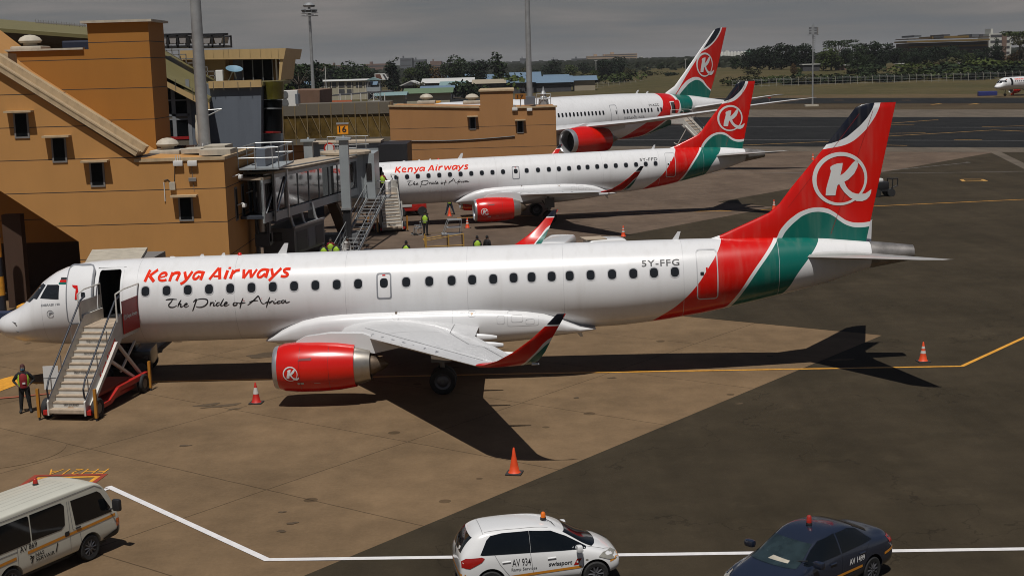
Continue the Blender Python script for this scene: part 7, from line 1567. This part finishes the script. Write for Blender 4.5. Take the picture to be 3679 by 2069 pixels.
fence(1340, 1790, 232, 209, 34, 'wire fence on pale posts before the blue sheds, between middle mast and farthest tail', 2.6, True)
m_bluer = M('blue_roof', (.145, .215, .29), .5, var=.1, scale=.1); m_whr = M('white_roof', (.55, .55, .52), .6, var=.1, scale=.1); m_tanr = M('tan_roof', (.34, .29, .21), .7, var=.1, scale=.1); m_grnr = M('green_roof', (.12, .18, .10), .6, var=.1, scale=.1); m_gbr = M('grey_green_roof', (.20, .30, .30), .6); m_dkw = M('dark_wall', (.05, .05, .055), .8); m_cw = M('cream_wall_far', (.36, .33, .24), .8, var=.1, scale=.2)
def shed(u0, u1, vr, ve, Y, dep, roof, wall, label, gable='y', cat='shed'):
    "ridge px row vr, eave px row ve at plane Y"
    a, c = W(u0, ve, Y), W(u1, ve, Y); zr = W((u0+u1)/2, vr, Y+dep/2).z; ze = (a.z+c.z)/2; t = thing('shed', label, cat); x0, x1 = a.x, c.x; y1 = Y+dep; o_ = .6
    MB().box(x0+.5, x1-.5, Y+.4, y1-.4, -.02, ze-.05).build('wall', wall, t)
    if gable == 'x': pr = [(Y-o_, ze-.1), (Y+dep/2, zr), (y1+o_, ze-.1)]; MB().prism(pr, x0-o_, x1+o_, 'x').build('roof', roof, t); MB().prism([(Y+.4, ze-.06), (Y+dep/2, zr-.3), (y1-.4, ze-.06)], x0-o_-.02, x0-o_+.02, 'x').build('gable', wall, t)
    else:
        xm = (x0+x1)/2; MB().prism([(x0-o_, ze-.1), (xm, zr), (x1+o_, ze-.1)], Y-o_, y1+o_, 'y').build('roof', roof, t); MB().prism([(x0+.5, ze-.05), (xm, zr-.35), (x1-.5, ze-.05)], Y-o_-.02, Y-o_, 'y').build('gable', wall, t)
    return t, (x0, x1, ze)
t, (x0, x1, ze) = shed(780, 926, 200.5, 204, 560, 14, m_whr, m_cw, 'pale stained two-storey block with two window rows behind link corridor', 'x', 'building')
for row, v, us in ((1, 213.6, (796, 820, 844, 868, 892, 917, 940)), (0, 231.5, (797, 826, 868, 892))):
    for u in us: q = W(780+(u-780)*.90, v, 560.3); o = MB().box(q.x-1.25, q.x+1.25, 560.25, 560.4, q.z-1.0, q.z+1.0).build('window', m_dkw, t)
for k in range(9): q = W(783+k*17, 215, 560.3); MB().box(q.x-.15, q.x+.15, 560.2, 560.4, 0, ze).build('pilaster', m_offw, t)
shed(742, 782, 206, 214, 520, 12, m_bluer, m_tanr, 'blue hipped roof house left of the pale two-storey block', 'x')
shed(1062, 1130, 186, 199, 700, 30, m_bluer, m_dkw, 'blue gabled shed, left of the three behind white roofs', 'x'); shed(1134, 1205, 186, 199, 705, 30, m_bluer, m_dkw, 'blue gabled shed, middle of the three behind white roofs', 'x'); shed(1210, 1275, 187, 200, 710, 30, m_bluer, m_dkw, 'blue gabled shed, right of the three, behind dark tree', 'x')
shed(1285, 1360, 182, 200, 660, 30, m_bluer, m_dkw, 'biggest blue roofed shed behind the middle mast', 'x'); shed(1338, 1440, 192, 208, 600, 20, m_bluer, m_dkw, 'long low blue roofed shed right of the middle mast', 'x'); shed(1442, 1500, 191, 202, 610, 14, m_bluer, m_tanr, 'small blue roofed house at right end of the shed row', 'x'); shed(1370, 1430, 188, 194, 640, 12, m_bluer, m_dkw, 'blue roof peeking over the long low blue shed', 'x'); shed(1262, 1345, 197, 208, 590, 20, m_bluer, m_dkw, 'blue roofed shed just left of the middle mast', 'x')
shed(1062, 1190, 197, 208, 600, 24, m_whr, m_dkw, 'white roofed warehouse with dark walls', 'x'); shed(1190, 1270, 200, 210, 585, 20, m_tanr, m_dkw, 'tan roofed warehouse right of the white roofed one', 'x'); shed(1108, 1170, 205, 219, 540, 18, m_gbr, m_dkw, 'grey-green roofed shed before the white warehouse', 'x'); shed(1008, 1060, 203, 215, 560, 20, m_whr, m_dkw, 'dark gabled shed with white roof edge right of the watch tower', 'y')
shed(1060, 1140, 216, 222, 520, 10, m_bluer, m_dkw, 'narrow pale blue roof above green roofed shelter', 'x'); shed(1018, 1135, 222, 234, 420, 12, m_grnr, m_cw, 'green roofed open shelter in front of the sheds', 'x'); shed(945, 1018, 232, 240, 400, 10, m_gbr, m_cw, 'low cream hut with grey-blue roof by the green shelter', 'x'); shed(905, 945, 206, 214, 570, 10, m_bluer, m_dkw, 'blue roof behind the steel watch tower', 'x')
t = thing('open_canopy', 'dark roofed open canopy over orange wall behind link corridor', 'canopy'); a, c = W(832, 240, 380), W(985, 229, 380); MB().prism([(a.x, a.z), (c.x, c.z), (c.x, c.z-.3), (a.x, a.z-.3)], 380, 392, 'y').build('roof', m_dkw, t)
a, c = W(833, 263, 379), W(885, 252, 379); MB().box(a.x, c.x, 379, 379.4, 0, c.z).build('wall', M('orange_wall', (.50, .13, .05), .7), t)
for u in (832, 856, 884, 908, 940, 968): q = W(u, 250, 380); MB().bar((q.x, 380, 0), (q.x, 380, W(u, 236, 380).z), .12).build('post', m_wht, t)
t = thing('watch_tower', 'grey steel lattice watch tower with small cabin', 'tower'); a, c = W(926, 262, 330), W(955, 230, 330); w_ = c.x-a.x; zt = c.z
b = MB()
for x in (a.x, c.x):
    for y in (330, 330+w_): b.bar((x, y, 0), (x, y, zt+2.6), .07, sq=True)
for k in range(3):
    z = zt*k/3; z1 = zt*(k+1)/3; b.bar((a.x, 330, z), (c.x, 330, z1), .05); b.bar((c.x, 330, z), (a.x, 330, z1), .05); b.bar((a.x, 330, z1), (c.x, 330, z1), .05)
b.bar((a.x-1.5, 330, 0), (c.x, 330, zt), .05); b.bar((c.x+1.8, 330, 0), (c.x-.2, 330, zt), .05); b.build('lattice', m_galv, t); MB().box(a.x-.2, c.x+.2, 329.8, 330.2+w_, zt, zt+1.0).build('parapet', m_brg, t); MB().prism([(a.x-.4, zt+2.6), (c.x+.4, zt+2.6), ((a.x+c.x)/2, zt+3.3)], 329.6, 330.4+w_, 'y').build('roof', m_gbr, t)
a, c = W(1078, 259, 395), W(1109, 251, 395); t = thing('parked_truck', 'yellow parked truck before the green roofed shelter', 'truck'); MB().cbox(((a.x+c.x)/2, 395, 1.9), (c.x-a.x, 2, 1.3), bev=.2).build('body', m_yel, t); MB().cbox((a.x+.6, 395, 1.0), (1.4, 2, .8), bev=.1).build('cab', m_yel, t)
for q in (.2, .8): MB().lathe([(-.15, .45), (.15, .45)], (a.x+(c.x-a.x)*q, 393.9, .45), 'y', 14).build('wheel', m_tyre, t)
a, c = W(943, 202, 600), W(977, 185, 600); t = thing('billboard', 'white and brown billboard left of the tall ragged tree', 'billboard'); MB().box(a.x, c.x, 600, 600.3, a.z, c.z).build('board', m_wht, t); MB().prism([(a.x+.3, a.z+.3), (a.x+3.2, a.z+.3), (a.x+2.4, c.z-.3), (a.x+.3, c.z-.3)], 599.9, 599.98, 'y').build('brown_field', M('billboard_brown', (.12, .05, .03), .6), t); MB().prism([(a.x+3.4, c.z-.4), (a.x+4.2, c.z-.4), (a.x+5.4, a.z+.3), (a.x+4.6, a.z+.3)], 599.9, 599.98, 'y').build('dark_field', m_dkw, t)
for x in (a.x+.5, c.x-.5): MB().bar((x, 600.2, 0), (x, 600.2, a.z), .12).build('post', m_galv, t)
# far skyline blocks
def block(u0, u1, vt, Y, mat, label, dep=40, wins=0, zb=None):
    a, c = W(u0, vt, Y), W(u1, vt, Y); z0 = TZ(a.x, Y)-1; t = thing('distant_building', label, 'building'); MB().box(a.x, c.x, Y, Y+dep, z0, c.z).build('wall', mat, t)
    for k in range(wins): z = z0+(c.z-z0)*(k+.6)/wins; MB().box(a.x+1, c.x-1, Y-.15, Y, z-.7, z+.7).build('window_band', m_dkw, t)
    MB().box(a.x+(c.x-a.x)*.2, a.x+(c.x-a.x)*.3, Y+5, Y+15, c.z, c.z+3).build('roof_plant', mat, t); return t, a, c
m_fb = M('far_brown', (.16, .10, .075), .9, var=.2, scale=.02); m_ft = M('far_tan', (.36, .26, .17), .9, var=.12, scale=.02); m_fg = M('far_grey', (.10, .11, .12), .9, var=.2, scale=.02); m_fw = M('far_white', (.48, .48, .44), .9, var=.1, scale=.02)
for i, (u0, u1, v, Y, m_, w, lab) in enumerate(((790, 822, 162, 1700, m_fb, 2, 'brown far block right of the pointed dark tree'), (828, 868, 164, 1700, m_fb, 3, 'brown far block left of the round dull tree'), (915, 985, 160, 1900, m_fb, 2, 'long low brown far block left of ragged tree'), (1006, 1036, 146, 2000, m_fg, 3, 'grey far block right of the tall ragged tree'), (1036, 1070, 150, 2050, m_fg, 3, 'lower grey far block joined to the taller grey one'), (1082, 1110, 154, 2100, m_fb, 1, 'small brown far block between two skyline trees'), (1175, 1228, 153, 2200, m_fg, 2, 'grey far block left of the tallest shed tree'), (1308, 1330, 147, 2600, m_fg, 2, 'blue-grey far tower just left of the middle mast'), (1388, 1404, 149, 2600, m_fg, 2, 'small blue-grey far block right of the middle mast'), (1478, 1560, 140, 2300, m_ft, 4, 'long tan far block, lower left part'), (1520, 1603, 135, 2320, m_ft, 5, 'tall tan far block with many floors'), (1440, 1478, 147, 2400, m_fg, 3, 'low grey far block left of the tan one'), (1603, 1650, 146, 2300, m_fw, 1, 'pale low far hall right of the tan block'))):
    block(u0, u1, v, Y, m_, lab, wins=w)
t, a, c = block(1812, 1886, 131, 1900, m_fw, 'row of white silos with green end tower on the skyline')
for k in range(9): x = a.x+(c.x-a.x)*(k+.5)/9; MB().lathe([(c.z-16, 2.2), (c.z-.5, 2.2), (c.z+1, 1)], (x, 1898, 0), 'z', 12).build('silo', m_fw, t, 40)
q = W(1893, 127, 1900); MB().box(c.x-6, c.x+3, 1890, 1900, 5, q.z).build('end_tower', M('far_green', (.20, .34, .26), .9), t)
# brown office block
Y = 780; t = thing('office_block', 'broad brown terraced office block with yellow fascia on the right skyline', 'building'); m_ob = M('office_brown', (.085, .062, .045), .85, var=.15, scale=.05); m_oy = M('office_yellow', (.17, .105, .022), .7, var=.15, scale=.05)
for u0, u1, vt, vb, m_, y_, nm in ((2284, 2486, 104, 190, m_ob, 780, 'wall'), (2281, 2490, 98, 108, m_oy, 776, 'fascia'), (2345, 2438, 90, 98, m_oy, 777, 'raised_fascia'), (2284, 2490, 94, 98, m_ob, 782, 'roof'), (2300, 2318, 89, 94, m_fg, 784, 'roof_lantern'), (2445, 2463, 86, 94, m_fg, 784, 'roof_lantern'), (2464, 2474, 87, 94, m_dkw, 784, 'roof_plant'), (2350, 2375, 91.5, 96, m_dkw, 775.6, 'sign_panel'), (2374, 2390, 87, 91, m_dkw, 784, 'roof_plant')):
    a, c = W(u0, vb, y_), W(u1, vt, y_); MB().box(a.x, c.x, y_, y_+25, a.z, c.z).build(nm, m_, t)
for v in (112, 121, 130, 139): a, c = W(2287, v+2.4, 779.8), W(2483, v, 779.8); MB().box(a.x, c.x, 779.8, 780, a.z, c.z).build('window_band', m_dkw, t); a, c = W(2287, v+6, 779), W(2483, v+4.2, 779); MB().box(a.x, c.x, 779, 780, a.z, c.z).build('balcony_band', m_oy if v < 115 else m_ob, t)
t, a, c = block(2488, 2545, 84, 850, m_fw, 'white office block at right behind the narrow dark tree', 20, 5); a, c = W(2520, 150, 849), W(2533, 86, 849); MB().box(a.x, c.x, 849, 850, a.z, c.z).build('stair_glazing', m_fb, t)
for u0, u1, vr, ve, Y, rf, wl, lab in ((2108, 2160, 163.5, 166, 640, m_whr, m_fb, 'long low white roofed hut right of the lone mast'), (2260, 2282, 159, 162, 650, m_whr, m_dkw, 'small white hut left of the office block trees'), (2540, 2600, 171, 173, 560, m_whr, m_fw, 'white hut at the right edge above the far jet'), (2020, 2062, 162, 164, 640, m_whr, m_dkw, 'low roof just behind the lone mast')):
    a, c = W(u0, ve, Y), W(u1, ve, Y); zb = TZ(a.x, Y); t = thing('hut', lab, 'hut'); MB().box(a.x, c.x, Y, Y+6, zb-.3, a.z).build('wall', wl, t); MB().box(a.x-.4, c.x+.4, Y-.5, Y+6.5, a.z, a.z+.35).build('roof', rf, t)
for u, vb, vt, Y, lab in ((2146, 177, 136, 640, 'left leg of the pale twin pole pylon'), ): 
    t = thing('twin_pole', 'pale twin-pole power pylon before the dark trees', 'pylon')
    for du in (0, 12): q = W(u+du, vb, Y); MB().bar((q.x, Y, TZ(q.x, Y)), (q.x, Y, W(u, vt+du*.6, Y).z), .14).build('pole', m_wht, t)
    MB().bar(W(u, 147, Y), W(u+12, 149, Y), .12).build('crossbar', m_wht, t)
for u, vt, Y, lab in ((1499, 153, 800, 'white street lamp among dark trees right of the shed row'), (1725, 150, 760, 'thin pale pole left of the farthest red tail'), (1905, 140, 700, 'thin pale pole right of the farthest red tail'), (818, 168, 500, 'thin pale pole over pale two-storey block'), (2414, 160, 600, 'small lamp post before the office block trees')):
    q = W(u, vt, Y); t = thing('lamp_post', lab, 'lamp post'); z0 = TZ(q.x, Y); MB().bar((q.x, Y, z0-.1), (q.x, Y, q.z), .13, .09).build('pole', m_wht, t); MB().box(q.x-.9, q.x+.9, Y-.1, Y+.1, q.z, q.z+.2).build('lamp_arm', m_wht, t)
# blue marker and red boards by the taxiway
q = G(2490, 242); MB().cbox((q.x, q.y+2, .6), (5.2, 1.2, 1.3), bev=.2).build('marker_block', M('marker_blue', (.02, .03, .16), .5), None, label='blue block on the verge left of the far jet', cat='marker')
q = G(1935, 257); t = thing('round_sign', 'small round red sign on the verge between the wing tips', 'sign'); MB().lathe([(-.05, .5), (.05, .5)], (q.x, q.y, 1.4), 'y', 18).build('disc', m_sred, t); MB().bar((q.x, q.y, 0), (q.x, q.y, .9), .06).build('post', m_galv, t)
for u in (2545, 2549): q = G(u, 240); MB().bar((q.x, q.y, 0), (q.x, q.y, 1.3), .25).build('marker_post', m_cone, None, label='%s small orange marker post left of far jet nose' % ('left' if u == 2545 else 'right'), cat='marker post')
# ================================================================== AIR
hb = MB(); hb.box(-4200, 4200, -70, 6400, -1.2, 60); hm = bpy.data.materials.new('haze_air'); hm.use_nodes = True; nt = hm.node_tree; nt.nodes.clear(); o_ = nt.nodes.new('ShaderNodeOutputMaterial'); pv = nt.nodes.new('ShaderNodeVolumePrincipled')
pv.inputs['Color'].default_value = (.86, .88, .92, 1); pv.inputs['Density'].default_value = .00005; pv.inputs['Anisotropy'].default_value = .0; nt.links.new(pv.outputs[0], o_.inputs['Volume'])
hb.build('haze', hm, kind='stuff')
